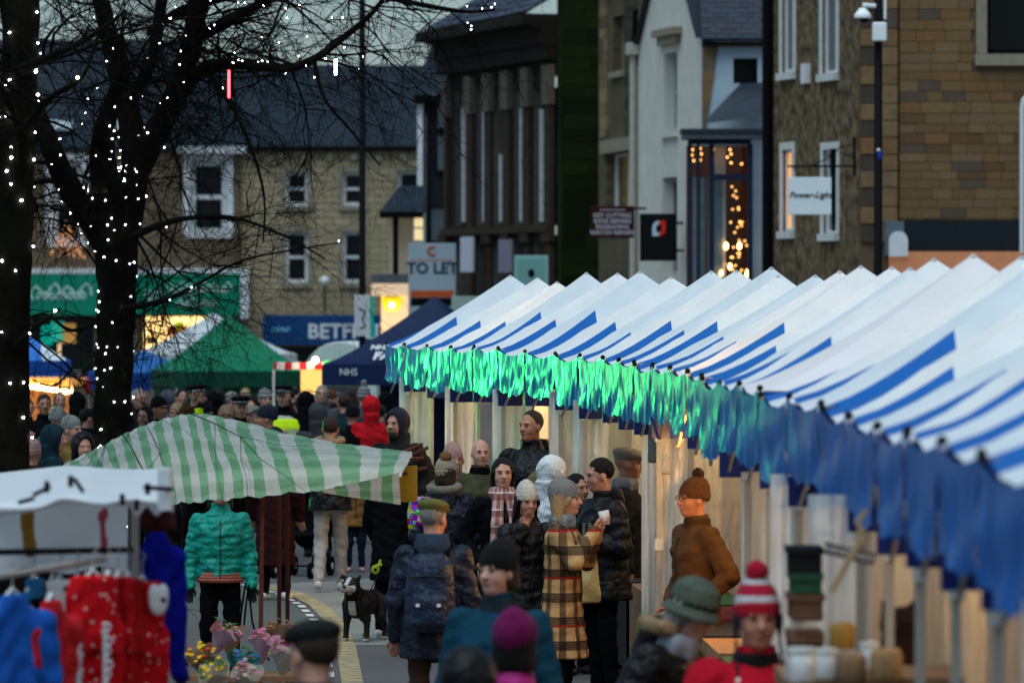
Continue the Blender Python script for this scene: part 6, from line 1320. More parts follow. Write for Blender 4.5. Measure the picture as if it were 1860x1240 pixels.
L1 = [[(203, 1024, S1, .30), (202, 900, S1, .265), (203, 780, S1, .25), (208, 640, S1, .235), (212, 520, S1, .25), (210, 430, S1, .27)],
      [(212, 470, S1, .2), (165, 400, S1, .17), (120, 330, S1 + 2, .15), (90, 260, S1 + 3, .125), (55, 170, S1 + 3, .10), (20, 60, S1 + 4, .08), (0, -40, S1 + 4, .06)],
      [(215, 450, S1, .22), (235, 370, S1, .20), (245, 290, S1, .17), (235, 210, S1 - 1, .16), (215, 130, S1 - 2, .14), (195, 50, S1 - 2, .12), (170, -60, S1 - 2, .1)],
      [(240, 320, S1, .18), (285, 240, S1, .16), (320, 170, S1 + 1, .15), (345, 90, S1 + 1, .14), (360, 10, S1 + 2, .13), (372, -80, S1 + 2, .12)],
      [(315, 185, S1, .10), (370, 125, S1 + 2, .085), (440, 116, S1 + 3, .075), (520, 124, S1 + 4, .06), (570, 108, S1 + 5, .05), (620, 72, S1 + 5, .04), (680, 20, S1 + 6, .03), (720, -40, S1 + 6, .025)],
      [(235, 190, S1, .09), (275, 110, S1, .08), (290, 30, S1, .075), (300, -60, S1, .07)],
      [(345, 80, S1, .08), (410, 40, S1 + 2, .07), (480, 5, S1 + 3, .055), (560, -25, S1 + 3, .04)],
      [(270, 60, S1, .06), (330, 20, S1, .06), (430, -10, S1, .05)],
      [(560, -25, S1 + 3, .045), (680, -8, S1 + 4, .04), (780, 12, S1 + 5, .032), (850, 22, S1 + 5, .022), (900, 18, S1 + 5, .014)],
      [(120, 330, S1, .05), (70, 330, S1, .035), (20, 350, S1, .025), (-40, 340, S1, .02)],
      [(240, 430, S1 + 2, .05), (320, 400, S1 + 4, .035), (420, 395, S1 + 5, .025), (520, 430, S1 + 6, .016), (590, 470, S1 + 6, .01)],
      [(225, 560, S1 + 2, .045), (300, 545, S1 + 4, .03), (370, 510, S1 + 5, .02), (450, 470, S1 + 6, .014), (620, 440, S1 + 6, .008)],
      [(370, 125, S1 + 2, .04), (420, 190, S1 + 3, .03), (460, 280, S1 + 4, .022), (480, 360, S1 + 4, .016), (478, 440, S1 + 5, .01)],
      [(570, 108, S1 + 5, .03), (590, 180, S1 + 5, .022), (640, 240, S1 + 5, .016), (690, 300, S1 + 5, .01)],
      [(190, 580, S1, .03), (130, 600, S1 + 1, .022), (80, 570, S1 + 1, .016), (30, 590, S1 + 1, .01)],
      [(190, 640, S1, .025), (140, 660, S1 + 1, .018), (100, 700, S1 + 1, .014), (60, 690, S1 + 1, .01)]]
ex = [(836, 18, S1 + 4), (848, 12, S1 + 4), (852, 20, S1 + 4), (870, 22, S1 + 4), (876, 16, S1 + 4), (893, 14, S1 + 4), (899, 8, S1 + 4), (850, 42, S1 + 4), (856, 48, S1 + 4), (856, 54, S1 + 4), (160, 180, S1), (155, 205, S1), (170, 210, S1), (150, 225, S1), (178, 160, S1), (185, 150, S1), (165, 190, S1), (195, 115, S1)]
ex += [(TR.uniform(380, 660), TR.uniform(0, 140), S1 + 4) for _ in range(24)]
T1 = tree('tall bare tree behind the striped tarpaulin with dark forked trunk', b1, L1, (2.4, 5.2), 250, 'white fairy lights wound round the tall forked tree', .0052, 5, extra_bulbs=ex)
S2 = 268.
L2 = [[(18, 1341, S2, .24), (15, 1000, S2, .2), (12, 760, S2, .175), (20, 540, S2, .155), (25, 380, S2, .15), (32, 200, S2, .15), (38, 60, S2, .14), (44, -80, S2, .13)],
      [(35, 130, S2, .05), (100, 100, S2 + 6, .03), (160, 70, S2 + 8, .02), (230, 20, S2 + 8, .012)], [(30, 250, S2, .04), (90, 180, S2 + 4, .025), (150, 140, S2 + 6, .015), (180, 60, S2 + 6, .01)],
      [(15, 640, S2, .03), (70, 590, S2 + 4, .018), (110, 560, S2 + 4, .01)]]
T2 = tree('dark bare trunk filling the left edge of the street', (*plan(18, S2), 0.), L2, (1.2, 4.), 80, 'larger white fairy lights down the trunk at the left edge', .0078, 9)
# meteor tubes hanging from the branch
for (px, y0, y1, c, es, lb, s0) in ((416, 128, 178, (1., .03, .04), 9, 'glowing red light tube hanging from the long branch', S1 + 9), (610, 108, 136, (.85, .85, 1.), 22, 'short white light tube hanging from the branch tip', S1 + 9)):
    q = P(px, y0, s0); t0 = empty('meteor_light', lb, 'light', q); L_ = (y1 - y0) / s0; MB().tube([(0, 0, 0), (0, 0, -L_)], .013, 8).build('tube', mat('meteor_%d' % px, (.3, .0, .0) if px < 500 else (1, 1, 1), emit=c, es=es, var=0), t0); MB().tube([(0, 0, .001), (0, 0, .12)], .004, 4).build('cord', IRON, t0); MB().tube([(0, 0, 0.0), (0, 0, .025)], .017, 8).build('cap', IRON, t0)
# ------------------------------------------------------------------ everyone in the street
NAVYJ = nylon('navy', (.009, .013, .026)); BLKP = nylon('black_puffer', (.005, .005, .0065)); OLIVE = cloth('olive', (.055, .055, .03)); TEALF = cloth('teal_fleece', (.009, .050, .085), vscale=60, bscale=220)
MAROON = cloth('dark_maroon', (.028, .008, .008)); WHITEP = nylon('white_puffer', (.56, .60, .62)); BROWNC = cloth('wax_brown', (.075, .040, .016), rough=.6); REDC = cloth('red_shell', (.42, .008, .022)); REDH = cloth('red_hooded', (.55, .012, .018))
PLAID = cloth('plaid_coat', (1, 1, 1), colfn=plaidf((.46, .29, .13), [('v', .13, .36, .1, (.018, .013, .013), .75), ('h', .17, .38, .2, (.018, .013, .013), .8), ('h', .34, .05, .12, (.3, .015, .015), .9), ('v', .13, .05, .75, (.03, .02, .02), .8), ('h', .17, .04, .85, (.02, .014, .014), .9)]))
SCARFP = cloth('plaid_scarf', (1, 1, 1), colfn=plaidf((.52, .36, .32), [('v', .07, .5, .1, (.2, .05, .06), .75), ('h', .13, .45, .2, (.16, .04, .05), .7), ('h', .13, .1, .8, (.7, .62, .56), .8)]))
TEALJ = nylon('teal_quilt', (.004, .26, .20), rough=.38); TUNIC = cloth('red_tunic', (1, 1, 1), colfn=plaidf((.34, .06, .04), [('v', .02, .4, 0, (.55, .3, .2), .8), ('h', .022, .4, .3, (.12, .03, .03), .9)]))
HIVIS = mat('hi_vis', (.5, .72, .01), rough=.7, var=.3, vscale=12, emit=(.5, .8, .0), es=.06, bump=.6, bscale=30, colfn=stripef(2, .19, .3, (.5, .72, .01), (.30, .32, .30), .3)); GREYT = cloth('grey_marl', (.34, .32, .29)); MUST = cloth('mustard', (.25, .11, .03)); KHAKI = cloth('khaki', (.12, .10, .05))  # hi-vis cloth has a faint glow added to brighten it
TANF = furm('tan', (.30, .20, .11)); GREYF = furm('greybrown', (.20, .17, .13)); GREYJ = cloth('grey_jacket', (.06, .07, .085)); DTEAL = cloth('dark_teal', (.012, .03, .042)); GREYB_ = cloth('greyish', (.075, .072, .08))
K_OAT = knit('oat', (.38, .32, .24)); K_GREY = knit('grey', (.22, .23, .22)); K_WHITE = knit('cream', (.6, .58, .5)); K_BLACK = knit('black', (.008, .008, .009)); K_PURP = knit('plum', (.14, .006, .065), bscale=70); K_RUST = knit('rust', (.10, .045, .02)); K_NAVY = knit('navy', (.014, .02, .035)); K_PINK = knit('rose', (.42, .24, .22)); K_RED = knit('red', (.45, .01, .03)); K_BOLD = knit('red_white', (1, 1, 1), colfn=stripef(2, .09, .5, (.6, .58, .6), (.42, .012, .04), .12)); K_STRIPE = knit('grey_stripe', (1, 1, 1), colfn=stripef(2, .05, .5, (.32, .31, .31), (.12, .12, .13))); FELT = cloth('felt_green', (.075, .095, .075)); TWEED = cloth('tweed', (.12, .12, .035), vscale=60); TWEEDG = cloth('tweed_grey', (.19, .18, .15), vscale=60)

# --- foreground, out of focus
person('man in red coat and red and white bobble hat laughing towards the camera', 1374, 1066, 448, 8, REDC, .014, hem=.75, th=.07, girth=1.16, arms=('fwd', 'hold'), hat=('beanie', K_BOLD, dict(tall=.03, pom=K_RED, pr=.045, pat=(0, -.02, .19), cuffm=K_RED, flaps=K_NAVY, tassel=SHOEW)), collar=furm('black_collar', (.01, .01, .011)), skinc=1, pitch=-4)
r_, d_ = person('man in teal fleece and black beanie looking left', 905, 992, 368, -8, TEALF, .013, head=-38, hem=.78, th=.034, girth=1.12, hat=('beanie', K_BLACK, dict(tall=.02, wide=1.03)), hair=(BROWNHAIR, 'mid'), collar=cloth('dk_collar', (.02, .03, .04)), arms=('down', 'down'), skinc=2, trousers=JEANS)
person('person in plum knitted beanie and magenta collar seen from behind', 935, 1124, 445, 168, nylon('magenta', (.3, .01, .13)), .016, hat=('beanie', K_PURP, dict(wide=1.1, tall=.02, rib=34, cuff=False)), collar=nylon('magenta_hi', (.4, .015, .18)), hair=(DARKHAIR, 'mid'))
person('person with black hood up at the bottom edge left of the plum beanie', 850, 1190, 485, 175, BLKP, .016, hood=(True, BLKP, None), face=False)
person('man in dark flat cap with red collar seen from behind', 572, 1130, 482, 195, cloth('dark_brown', (.03, .015, .012)), .014, head=215, hat=('flat', cloth('cap_black', (.016, .018, .018)), {}), hair=(BROWNHAIR, 'crop'), collar=cloth('red_collar', (.16, .008, .01)), girth=1.05)
r_, d_ = person('woman in round green felt hat bending right with fur-trimmed hood', 1150, 1030, 402, 62, BLKP, .015, head=65, pitch=-28, lean=(24, 0), h=1.78, hem=.45, th=.05, hat=('brim', FELT, {}), hood=(False, BLKP, TANF), scarf=(cloth('pale_scarf', (.28, .31, .38)), 'wrap'), arms=('hold', 'hold'), hair=(GREYHAIR, 'bob'))

# --- the group in focus
r_, d_ = person('woman in quilted turquoise jacket and red tunic walking towards the camera', 400, 862, 236, 3, TEALJ, .010, hem=.90, th=.03, girth=1.06, quilt=(.052, .008), arms=('down', 'down'), skirt=(.80, TUNIC), hair=(BROWNHAIR, 'bob'), gloves=K_BLACK, trousers=BLACK, wide=1.)
ls = empty('dog_lead', 'black looped dog lead hanging from the turquoise woman hand', 'lead', (r_.location.x, r_.location.y, 0)); w0 = Vector(r_.matrix_basis @ Vector(d_['wr'][-1])) - Vector((r_.location.x, r_.location.y, 0)) if False else Vector((.20, -.1, .80))
MB().tube([tuple(w0 + Vector(v)) for v in ((0, 0, 0), (-.03, -.02, -.2), (-.05, -.02, -.38), (-.02, -.02, -.40), (.0, -.02, -.2), (.02, 0, -.02), (.05, 0, -.3), (.10, 0, -.48), (.18, .02, -.6))], .008, 6).build('strap', IRON, ls, smooth=True)
r_, d_ = person('man in green tweed flat cap with navy rucksack seen from behind', 787, 909, 282, 176, NAVYJ, .011, head=150, hem=.70, th=.04, girth=1.12, hat=('flat', TWEED, {}), hair=(GREYHAIR, 'short'), hood=(False, cloth('slate_hood', (.03, .045, .07)), None), trousers=cloth('brown_cord', (.05, .032, .022)), legs='wide')
backpack(r_, d_, nylon('rucksack', (.012, .022, .045)), BLACK, 'navy rucksack with small white logo on the flat cap man back')
r_, d_ = person('woman in tan and black plaid coat and grey knit hat drinking from a cup', 1022, 878, 254, 78, PLAID, .011, head=84, pitch=2, hem=.44, th=.032, wide=1.18, arms=('mouth', 'mouth'), hat=('beanie', K_GREY, dict(wide=1.06, tall=.015)), hair=(FAIRHAIR, 'bob'), scarf=(cloth('mix_scarf', (.17, .21, .23), var=.8, vscale=40), 'wrap'), skinc=2, trousers=BLACK, shoes=mat('tan_boot', (.16, .08, .03), rough=.6))
cp = empty('paper_cup', 'white paper cup at the plaid coat woman mouth', 'cup', (r_.location.x, r_.location.y, 0), r_.rotation_euler.z); c0 = (np.array(d_['wr'][1]) + np.array(d_['wr'][-1])) / 2 + np.array((0, .07, .045)); MB().tube([tuple(c0), tuple(c0 + np.array((0, -.02, .10)))], [.03, .04], 12).build('cup', SHOEW, cp, smooth=True)
bg_ = empty('tote_bag', 'pale yellow canvas tote hanging beside the plaid coat', 'bag', P(1066, 1050, 250)); A = SDF(.014); A.loft([(-.18, 0, 0, .10, .05), (.0, .01, 0, .085, .05), (.17, 0, 0, .06, .03)]); A.disp(lambda p: .006 * np.sin(p[:, 2] * 30 + p[:, 0] * 20)); link('sack', sdfmesh('tote', [A]), cloth('tote_yellow', (.42, .36, .17)), bg_); MB().tube([(-.03, 0, .15), (-.02, 0, .4), (.02, 0, .4), (.03, 0, .15)], .012, 6).build('handle', cloth('tote_handle', (.12, .16, .15)), bg_)
person('woman in cream beanie raising a hand to her face', 956, 884, 242, 18, BLKP, .011, hem=.65, th=.045, quilt=(.07, .007), arms=('face', 'pocket'), hat=('beanie', K_WHITE, dict(tall=.01, rib=20)), hair=(DARKHAIR, 'long'), skinc=0, pitch=-8)
person('dark-haired woman in black coat and pink plaid scarf', 912, 832, 232, 12, BLACK, .011, head=6, hem=.55, hair=(DARKHAIR, 'long'), scarf=(SCARFP, 'long'), arms=('pocket', 'pocket'), skinc=2, th=.035)
person('bald man in olive parka standing behind the scarf woman', 872, 798, 206, 5, OLIVE, .012, head=14, hem=.6, th=.05, arms=('pocket', 'pocket'), collar=BLACK, skinc=2, girth=1.08)
r_, d_ = person('woman in oat bobble hat and navy parka with fur hood seen from behind', 812, 836, 222, 160, nylon('navy_parka', (.006, .008, .019)), .012, head=142, hem=.5, th=.05, hat=('beanie', K_OAT, dict(pom=furm('pom_tan', (.2, .10, .035)), pr=.05, pat=(.02, -.06, .15), rib=30)), hood=(False, nylon('navy_parka', (.006, .008, .019)), GREYF), girth=1.12, arms=('hold', 'hold'), hair=(BROWNHAIR, 'mid'))
bp = cloth('bright_print', (.2, .1, .3), var=.2, colfn=lambda t, co: (lambda v, rp: (t.links.new(co, v.inputs['Vector']), t.links.new(v.outputs['Color'], rp.inputs['Color']), rp.outputs[0])[2])(nd(t, 'ShaderNodeTexVoronoi', Scale=26.), nd(t, 'ShaderNodeHueSaturation', Saturation=1.5, Value=.55)))
b_ = empty('childs_backpack', 'bright multicoloured rucksack beside the navy parka', 'backpack', P(764, 930, 226)); A = SDF(.013); A.loft([(-.14, 0, 0, .10, .07), (0, 0, 0, .11, .08), (.12, 0, 0, .085, .06)]); A.loft([(-.1, 0, -.07, .07, .04), (.0, 0, -.07, .07, .04)], k=.02); link('sack', sdfmesh('cb', [A]), bp, b_); MB().tube([(-.04, .02, .12), (0, .02, .19), (.04, .02, .12)], .01, 6).build('handle', IRON, b_)
person('person in rose knitted hat just behind the oat bobble hat', 822, 806, 200, 20, GREYB_, .016, hat=('beanie', K_PINK, dict(tall=.02)), h=1.62, hair=(FAIRHAIR, 'bob'))
person('close-cropped man in black puffer standing on a step at a tent', 966, 746, 216, -20, BLKP, .012, z0=.15, head=-42, hem=.72, th=.055, quilt=(.09, .008), girth=1.1, hair=(BROWNHAIR, 'crop'), skinc=1, arms=('down', 'down'), hood=(False, BLKP, None))
person('person in white quilted coat with hood up', 1002, 834, 227, 120, WHITEP, .011, head=118, hood=(True, WHITEP, None), quilt=(.075, .008), th=.05, hem=.7)
person('person with dark curly hair behind the white hood', 1046, 842, 229, 40, BLACK, .016, hair=(DARKHAIR, 'mid'), h=1.58)
person('person in khaki hood between the tent man and the white coat', 978, 850, 221, 150, KHAKI, .016, hood=(True, KHAKI, None), h=1.52, face=False)
person('dark-haired man in black quilted jacket facing left', 1094, 833, 243, -62, BLKP, .011, head=-72, hem=.72, th=.05, quilt=(.08, .008), girth=1.14, hair=(DARKHAIR, 'short'), skinc=0, arms=('hold', 'hold'), hood=(False, BLKP, None), pitch=-6)
person('man in grey flat cap and grey scarf facing the stalls', 1136, 815, 229, 82, cloth('dk_overcoat', (.02, .02, .024)), .013, head=86, hat=('flat', TWEEDG, {}), scarf=(cloth('grey_scarf', (.16, .17, .19)), 'wrap'), skinc=3, hem=.5, th=.05)
person('man in brown wax jacket and rust bobble hat with glasses', 1264, 874, 268, -62, BROWNC, .011, head=-62, hem=.56, th=.04, girth=1.02, arms=('pocket', 'pocket'), hat=('beanie', K_RUST, dict(pom=furm('pom_dark', (.04, .02, .012)), pr=.042, rib=24, tall=.01)), skinc=1, glasses=True, trousers=cloth('grey_cord', (.08, .07, .06)), collar=cloth('dk_cord', (.05, .03, .012)))
r_, d_ = person('dog walker in long black coat half hidden by the tarpaulin corner', 712, 826, 207, 168, BLACK, .013, hem=.55, th=.045, quilt=(.09, .006), arms=('down', 'fwd'), trousers=BLACK, shoes=SHOEW, hood=(True, BLACK, None), face=False)
rl = empty('lead_reel', 'yellow-green retractable lead reel held by the dog walker', 'lead', P(682, 1034, 208)); A = SDF(.008); A.ell((0, 0, 0), (.055, .022, .06)); A.cap((.04, 0, .05), .016, (.06, 0, .11), .016); A.cap((.04, 0, .05), .014, (.075, 0, .06), .014); A.ell((0, 0, -.005), (.022, .03, .025), op='s', k=.01); link('reel', sdfmesh('reel', [A]), mat('reel_lime', (.30, .36, .02), rough=.4, var=.1), rl, scale=(.7, .7, .7)); e0_ = P(668, 1082, 209) - rl.location; MB().tube([(.02, 0, -.05), tuple(e0_)], .005, 5).build('cord', IRON, rl)
person('person in grey joggers and dark fur-hooded coat walking away', 600, 757, 179, 176, BLKP, .013, hem=.82, th=.05, hood=(False, BLKP, TANF), trousers=GREYT, shoes=SHOEW, legs='walk', hair=(BROWNHAIR, 'short'), arms=('hold', 'hold'), girth=1.05)
person('person in long dark maroon coat beside the rusty poles', 500, 800, 184, 170, MAROON, .016, hem=.35, th=.04, shoes=SHOEW, hair=(DARKHAIR, 'mid'), h=1.7)
person('child in mustard jacket and dark jeans facing the camera', 645, 870, 167, 5, MUST, .013, h=1.15, trousers=JEANS, shoes=mat('pink_shoe', (.5, .25, .22)), hair=(BROWNHAIR, 'bob'), hem=.75, th=.05)
person('person in dark coat with one hand out beside the clothes stall', 305, 830, 224, 60, BLACK, .015, arms=('fwd', 'hold'), hair=(DARKHAIR, 'short'), h=1.68)
person('bearded man in dark hood and black jacket facing left', 722, 746, 187, -28, cloth('blk_jacket', (.014, .014, .013)), .012, head=-34, hood=(True, K_NAVY, None), beard=BROWNHAIR, th=.05, girth=1.15, arms=('pocket', 'pocket'))
person('person in bright red hooded jacket seen from behind', 674, 723, 150, 190, REDH, .014, hood=(True, REDH, None), th=.05, face=False, hem=.7, h=1.76)
# --- crowd at the back
BK = 'crowd at the back of the street'
person('person in grey striped bobble hat behind the red hood', 661, 705, 138, 178, GREYJ, .02, hat=('beanie', K_STRIPE, dict(pom=K_STRIPE, tall=.03)), groupn=BK)
person('brown-haired man in dark teal jacket seen from behind', 626, 716, 146, 185, DTEAL, .018, hair=(BROWNHAIR, 'short'), th=.05, girth=1.1, groupn=BK)
person('person in grey-purple hood left of the teal jacket', 577, 736, 158, 188, GREYB_, .018, hood=(True, GREYB_, None), face=False, th=.05, groupn=BK)
person('person in dark parka just below the grey striped hat', 690, 742, 142, 170, GREYJ, .02, hair=(DARKHAIR, 'short'), h=1.6, groupn=BK)
person('officer in high-visibility jacket and white-topped cap, arms folded', 516, 702, 145, -14, BLACK, .016, vest=HIVIS, hat=('cap', cloth('cap_black2', (.012, .012, .015)), dict(band=SHOEW)), arms=('cross', 'cross'), girth=1.15, th=.045, groupn=BK)
person('man in navy beanie and grey jacket in profile facing left', 487, 739, 168, -78, GREYJ, .015, head=-82, hat=('beanie', K_NAVY, dict(cuff=True)), skinc=1, th=.045, groupn=BK)
person('officer in dark uniform and cap turned right at the green gazebo', 355, 700, 150, 70, cloth('uniform', (.010, .012, .018)), .018, head=62, hat=('cap', cloth('cap_black2', (.012, .012, .015)), {}), beard=DARKHAIR, collar=HIVIS, groupn=BK)
person('officer in peaked cap facing the camera beside the blonde woman', 436, 722, 153, 12, BLACK, .018, hat=('cap', cloth('cap_black2', (.012, .012, .015)), {}), vest=HIVIS, groupn=BK)
person('blonde woman in glasses above the striped tarpaulin', 410, 736, 158, 5, GREYB_, .018, hair=(FAIRHAIR, 'bob'), glasses=True, groupn=BK)
person('person in pale striped knitted hat left of the arms-folded officer', 481, 708, 143, 20, DKGREY, .02, hat=('beanie', K_STRIPE, {}), groupn=BK)
person('person in pale cap between officers', 458, 738, 150, -20, HIVIS, .02, hat=('flat', TWEEDG, {}), h=1.66, groupn=BK)
person('man in dark cap facing left by the tree trunk', 288, 722, 160, 40, BLACK, .018, hat=('beanie', K_BLACK, dict(cuff=False)), skinc=1, groupn=BK)
person('fair-haired person between the dark cap man and the officer', 322, 732, 156, -15, GREYB_, .02, hair=(FAIRHAIR, 'mid'), groupn=BK)
person('grey-haired person in dark coat right of the tree trunk', 252, 706, 146, 30, DKGREY, .02, hair=(GREYHAIR, 'short'), groupn=BK)
person('person in black hood right of the first officer', 388, 716, 140, 160, BLACK, .02, hood=(True, BLACK, None), face=False, groupn=BK)
person('person in dark hood right of the folded-arms officer', 556, 715, 140, 150, BLACK, .02, hood=(True, BLACK, None), face=False, groupn=BK)
person('grey-haired woman under the bulb stall awning', 585, 700, 132, 0, GREYB_, .02, hair=(GREYHAIR, 'bob'), groupn=BK)
person('person with brown hair in front of the green gazebo wall', 545, 722, 135, 190, KHAKI, .02, hair=(BROWNHAIR, 'short'), groupn=BK)
person('person in grey beanie and mustard coat left of the tree trunk', 128, 758, 182, 45, cloth('ochre', (.16, .11, .03)), .016, head=55, hat=('beanie', K_GREY, dict(cuff=False)), th=.05, groupn=BK)
person('person in rose bobble hat at the lower left by the tree', 56, 800, 205, 175, cloth('brown_coat2', (.05, .025, .015)), .016, hat=('beanie', K_PINK, dict(pom=furm('pom_rose', (.3, .16, .12)), rib=22)), groupn=BK, face=False)
person('long-haired woman lit orange beside the rose bobble hat', 38, 772, 186, 140, cloth('brown_coat3', (.06, .03, .015)), .018, hair=(hairm('orange_lit', (.20, .07, .015)), 'long'), groupn=BK)  # orange light is painted into her hair colour
person('man in dark shirt with white sleeves under the ride bulbs', 80, 716, 150, 10, BLACK, .018, hair=(BROWNHAIR, 'short'), skinc=1, groupn=BK)
person('person in high-visibility vest beside the tree trunk', 158, 742, 158, 100, cloth('navy_dk', (.012, .016, .03)), .02, vest=HIVIS, hair=(DARKHAIR, 'short'), groupn=BK)
person('person in black hooded top left of the vest wearer', 140, 716, 142, 175, BLACK, .02, hood=(True, BLACK, None), face=False, groupn=BK)
person('person with fair hair far under the ride', 108, 712, 132, 15, GREYB_, .022, hair=(FAIRHAIR, 'mid'), groupn=BK)
person('person in dark coat at the far left under the ride bulbs', 50, 726, 140, 20, MAROON, .022, hair=(BROWNHAIR, 'short'), groupn=BK)
person('person in black at the left of the navy gazebo', 604, 730, 128, 180, BLACK, .022, hair=(DARKHAIR, 'short'), groupn=BK)

CR = random.Random(3)
WH = ['just right of the tall tree trunk', "in front of the dark cap man's shoulder", 'far back left of the first officer', 'just above the peak of the striped tarpaulin', 'between the first officer and the blonde woman', 'far back against the green gazebo wall', 'behind the peaked-cap officer', 'right behind the pale flat cap', 'far back left of the navy gazebo leg', 'far back right under the bulb stall awning', 'behind the grey-purple hood', 'beside the grey-haired woman under the awning', 'between the teal jacket and the red hood', 'at the very left edge by the big trunk', 'left of the mustard coat', 'low at the left edge beneath the ride', 'behind the rose bobble hat', 'low between the trunk and the tarpaulin', 'right of the red hood by the navy gazebo', 'far back behind the striped knitted hat', 'far back in front of the navy gazebo', 'far back between the two left officers']
for n_, (px, tp0, s0) in enumerate(((232, 728, 150), (266, 738, 158), (306, 712, 138), (340, 740, 162), (372, 730, 148), (395, 708, 132), (420, 712, 130), (462, 722, 140), (612, 716, 126), (536, 706, 120), (566, 716, 134), (598, 710, 128), (640, 738, 150), (18, 738, 150), (104, 742, 165), (28, 792, 190), (96, 776, 185), (150, 790, 196), (700, 716, 132), (446, 706, 122), (640, 704, 122), (330, 706, 124))):
    ct_ = (BLACK, DKGREY, GREYJ, MAROON, DTEAL, BLKP)[n_ % 6]; st = CR.choice(('hat', 'hair', 'hair', 'hood')); lk = {'hat': 'beanie', 'hair': 'bare head', 'hood': 'hood up'}[st]
    kw = dict(hat=('beanie', (K_BLACK, K_NAVY, K_GREY, K_RUST)[n_ % 4], {})) if st == 'hat' else dict(hood=(True, ct_, None), face=False) if st == 'hood' else dict(hair=((BROWNHAIR, DARKHAIR, GREYHAIR, FAIRHAIR)[n_ % 4], CR.choice(('short', 'bob', 'mid'))))
    person('onlooker in %s coat with %s, %s' % (('black', 'charcoal', 'grey', 'maroon', 'dark teal', 'black padded')[n_ % 6], lk, WH[n_]), px, tp0, s0, CR.choice((180, 170, 195, 20, -30, 90, 150)), ct_, .024, th=.05, groupn='dark-coated onlookers', **kw)
# ------------------------------------------------------------------ the dog
def dog(px, py, s, rz):
    p = plan(px, s); A = SDF(.010); k = 1.0
    A.ell((0, .02, .33), (.105, .15, .12), k=.05); A.ell((0, -.13, .335), (.115, .11, .135), k=.05); A.ell((0, .2, .335), (.09, .11, .11), k=.05)
    A.cap((0, -.17, .40), .075, (0, -.22, .47), .068, k=.04)
    A.ell((0, -.25, .50), (.078, .075, .07), k=.03); A.cap((0, -.29, .485), .05, (0, -.345, .475), .042, k=.02); A.ell((.045, -.28, .47), (.035, .04, .035)); A.ell((-.045, -.28, .47), (.035, .04, .035))
    for q in (1, -1):
        A.cap((.055 * q, -.22, .55), .022, (.085 * q, -.25, .575), .014, k=.015, flat=(1, 1.4, 1)).cap((.085 * q, -.25, .575), .014, (.09 * q, -.275, .555), .010, k=.01)
        A.cap((.085 * q, -.14, .33), .05, (.095 * q, -.13, .2), .034, k=.03).cap((.095 * q, -.13, .2), .03, (.10 * q, -.145, .05), .024, k=.02).cap((.10 * q, -.145, .03), .028, (.10 * q, -.18, .024), .024, k=.015)
        A.cap((.07 * q, .22, .33), .07, (.085 * q, .17, .21), .045, k=.03).cap((.085 * q, .17, .21), .04, (.088 * q, .26, .13), .025, k=.02).cap((.088 * q, .26, .13), .023, (.09 * q, .235, .035), .021, k=.015).cap((.09 * q, .24, .028), .026, (.09 * q, .195, .024), .022, k=.015)
    A.cap((0, .29, .37), .026, (.0, .40, .30), .014, k=.02).cap((0, .40, .30), .014, (.01, .47, .27), .006, k=.01)
    def furc(t, co):
        sx = t.nodes.new('ShaderNodeSeparateXYZ'); t.links.new(co, sx.inputs[0]); x, y, z = sx.outputs
        ax = mathn(t, 'ABSOLUTE', x)
        blaze = mathn(t, 'MULTIPLY', mathn(t, 'LESS_THAN', ax, .02), mathn(t, 'LESS_THAN', y, -.27)); muz = mathn(t, 'MULTIPLY', mathn(t, 'LESS_THAN', y, -.305), mathn(t, 'LESS_THAN', z, .50)); chest = mathn(t, 'MULTIPLY', mathn(t, 'MULTIPLY', mathn(t, 'LESS_THAN', ax, .034), mathn(t, 'LESS_THAN', y, -.2)), mathn(t, 'LESS_THAN', z, .36)); toes = mathn(t, 'LESS_THAN', z, .035)
        m_ = mathn(t, 'MINIMUM', mathn(t, 'ADD', mathn(t, 'ADD', blaze, muz), mathn(t, 'ADD', chest, toes)), 1.)
        return mixc(t, m_, (.012, .009, .008), (.42, .38, .35))
    o = link('dog', sdfmesh('dog', [A]), mat('dog_coat', (1, 1, 1), rough=.45, var=.3, vscale=30, bump=.3, bscale=160, colfn=furc), None, (p.x, p.y, 0), (0, 0, rz)); tag(o, 'black staffordshire-type dog with white blaze and muzzle standing on the road', 'dog')
    for q in (1, -1): ball('eye', EYE, o, (.042 * q, -.315, .52), .011, n=1)
    ball('nose', EYE, o, (0, -.385, .492), (.022, .016, .016)); A = SDF(.01); A.cap((-.035, -.365, .452), .014, (.035, -.365, .452), .014); link('jowl', sdfmesh('j', [A]), mat('dog_lip', (.25, .14, .12), rough=.4), o)
    MB().tube([(.082 * math.cos(a), -.185 + .06 * math.sin(a), .42 + .05 * math.sin(a)) for a in np.linspace(0, 6.28, 17)], .011, 6).build('collar', IRON, o)
    return o
dog(660, 1165, 209, R(-24))
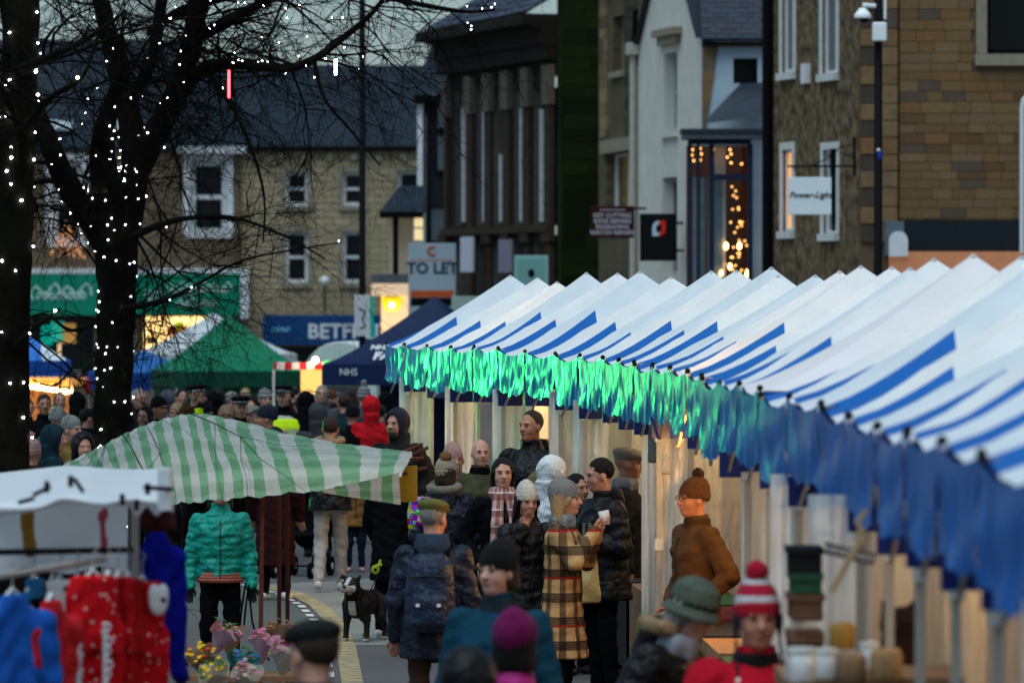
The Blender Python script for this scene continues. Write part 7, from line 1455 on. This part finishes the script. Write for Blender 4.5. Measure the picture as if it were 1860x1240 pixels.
# warm lamp glow on the wax jacket man from the stall beside him
L = bpy.data.lights.new('stall_spot', 'POINT'); L.energy = 50; L.color = (1, .45, .1); L.shadow_soft_size = .08; lo = bpy.data.objects.new('stall_spot', L); COL.objects.link(lo); lo.location = (1.34, 36.9, 1.85)

# ------------------------------------------------------------------ pushchair beside the joggers
p = plan(552, 170); e = empty('pushchair', 'dark folding pushchair beside the person in grey joggers', 'pushchair', (p.x, p.y, 0), R(165)); fr = MB()
for q in (1, -1):
    fr.tube([(.2 * q, .42, .1), (.19 * q, .1, .42), (.18 * q, -.25, .8), (.17 * q, -.42, 1.02)], .012, 6); fr.tube([(.2 * q, -.3, .1), (.19 * q, .02, .5)], .012, 6)
fr.tube([(.17, -.42, 1.02), (-.17, -.42, 1.02)], .015, 6); fr.tube([(.2, -.3, .1), (-.2, -.3, .1)], .01, 6); fr.build('frame', IRON, e, smooth=True)
A = SDF(.016); A.loft([(0, 0, 0, .17, .16), (.05, 0, 0, .18, .17)], (0, .05, .42)); A.cap((0, -.1, .45), .15, (0, -.22, .85), .15, flat=(1, 2.2, 1)); link('seat', sdfmesh('seat', [A]), BLACK, e); A = SDF(.016); A.ell((0, -.08, .9), (.2, .25, .22)); A.ell((0, .06, .82), (.17, .28, .24), op='s', k=.02); link('canopy', sdfmesh('canopy', [A]), GREYB_, e)
for q in (1, -1):
    for y_, r0 in ((.42, .085), (-.3, .105)):
        w0_ = MB().tube([(.185 * q, y_, r0), (.225 * q, y_, r0)], r0, 16).build('wheel', BLACK, e, smooth=False); MB().tube([(.18 * q, y_, r0), (.23 * q, y_, r0)], r0 * .35, 10).build('hub', LEGW, w0_)

p = plan(966, 216); e = empty('wooden_step', 'low wooden step under the man in black puffer at the tents', 'step', (p.x, p.y, 0), R(10))
for i in range(4): box('plank', WOODT, e, -.3, .3, -.24 + .125 * i, -.24 + .125 * i + .115, .12, .148)
for x_ in (-.26, .22): box('bearer', WOODT, e, x_, x_ + .05, -.23, .24, 0, .118)
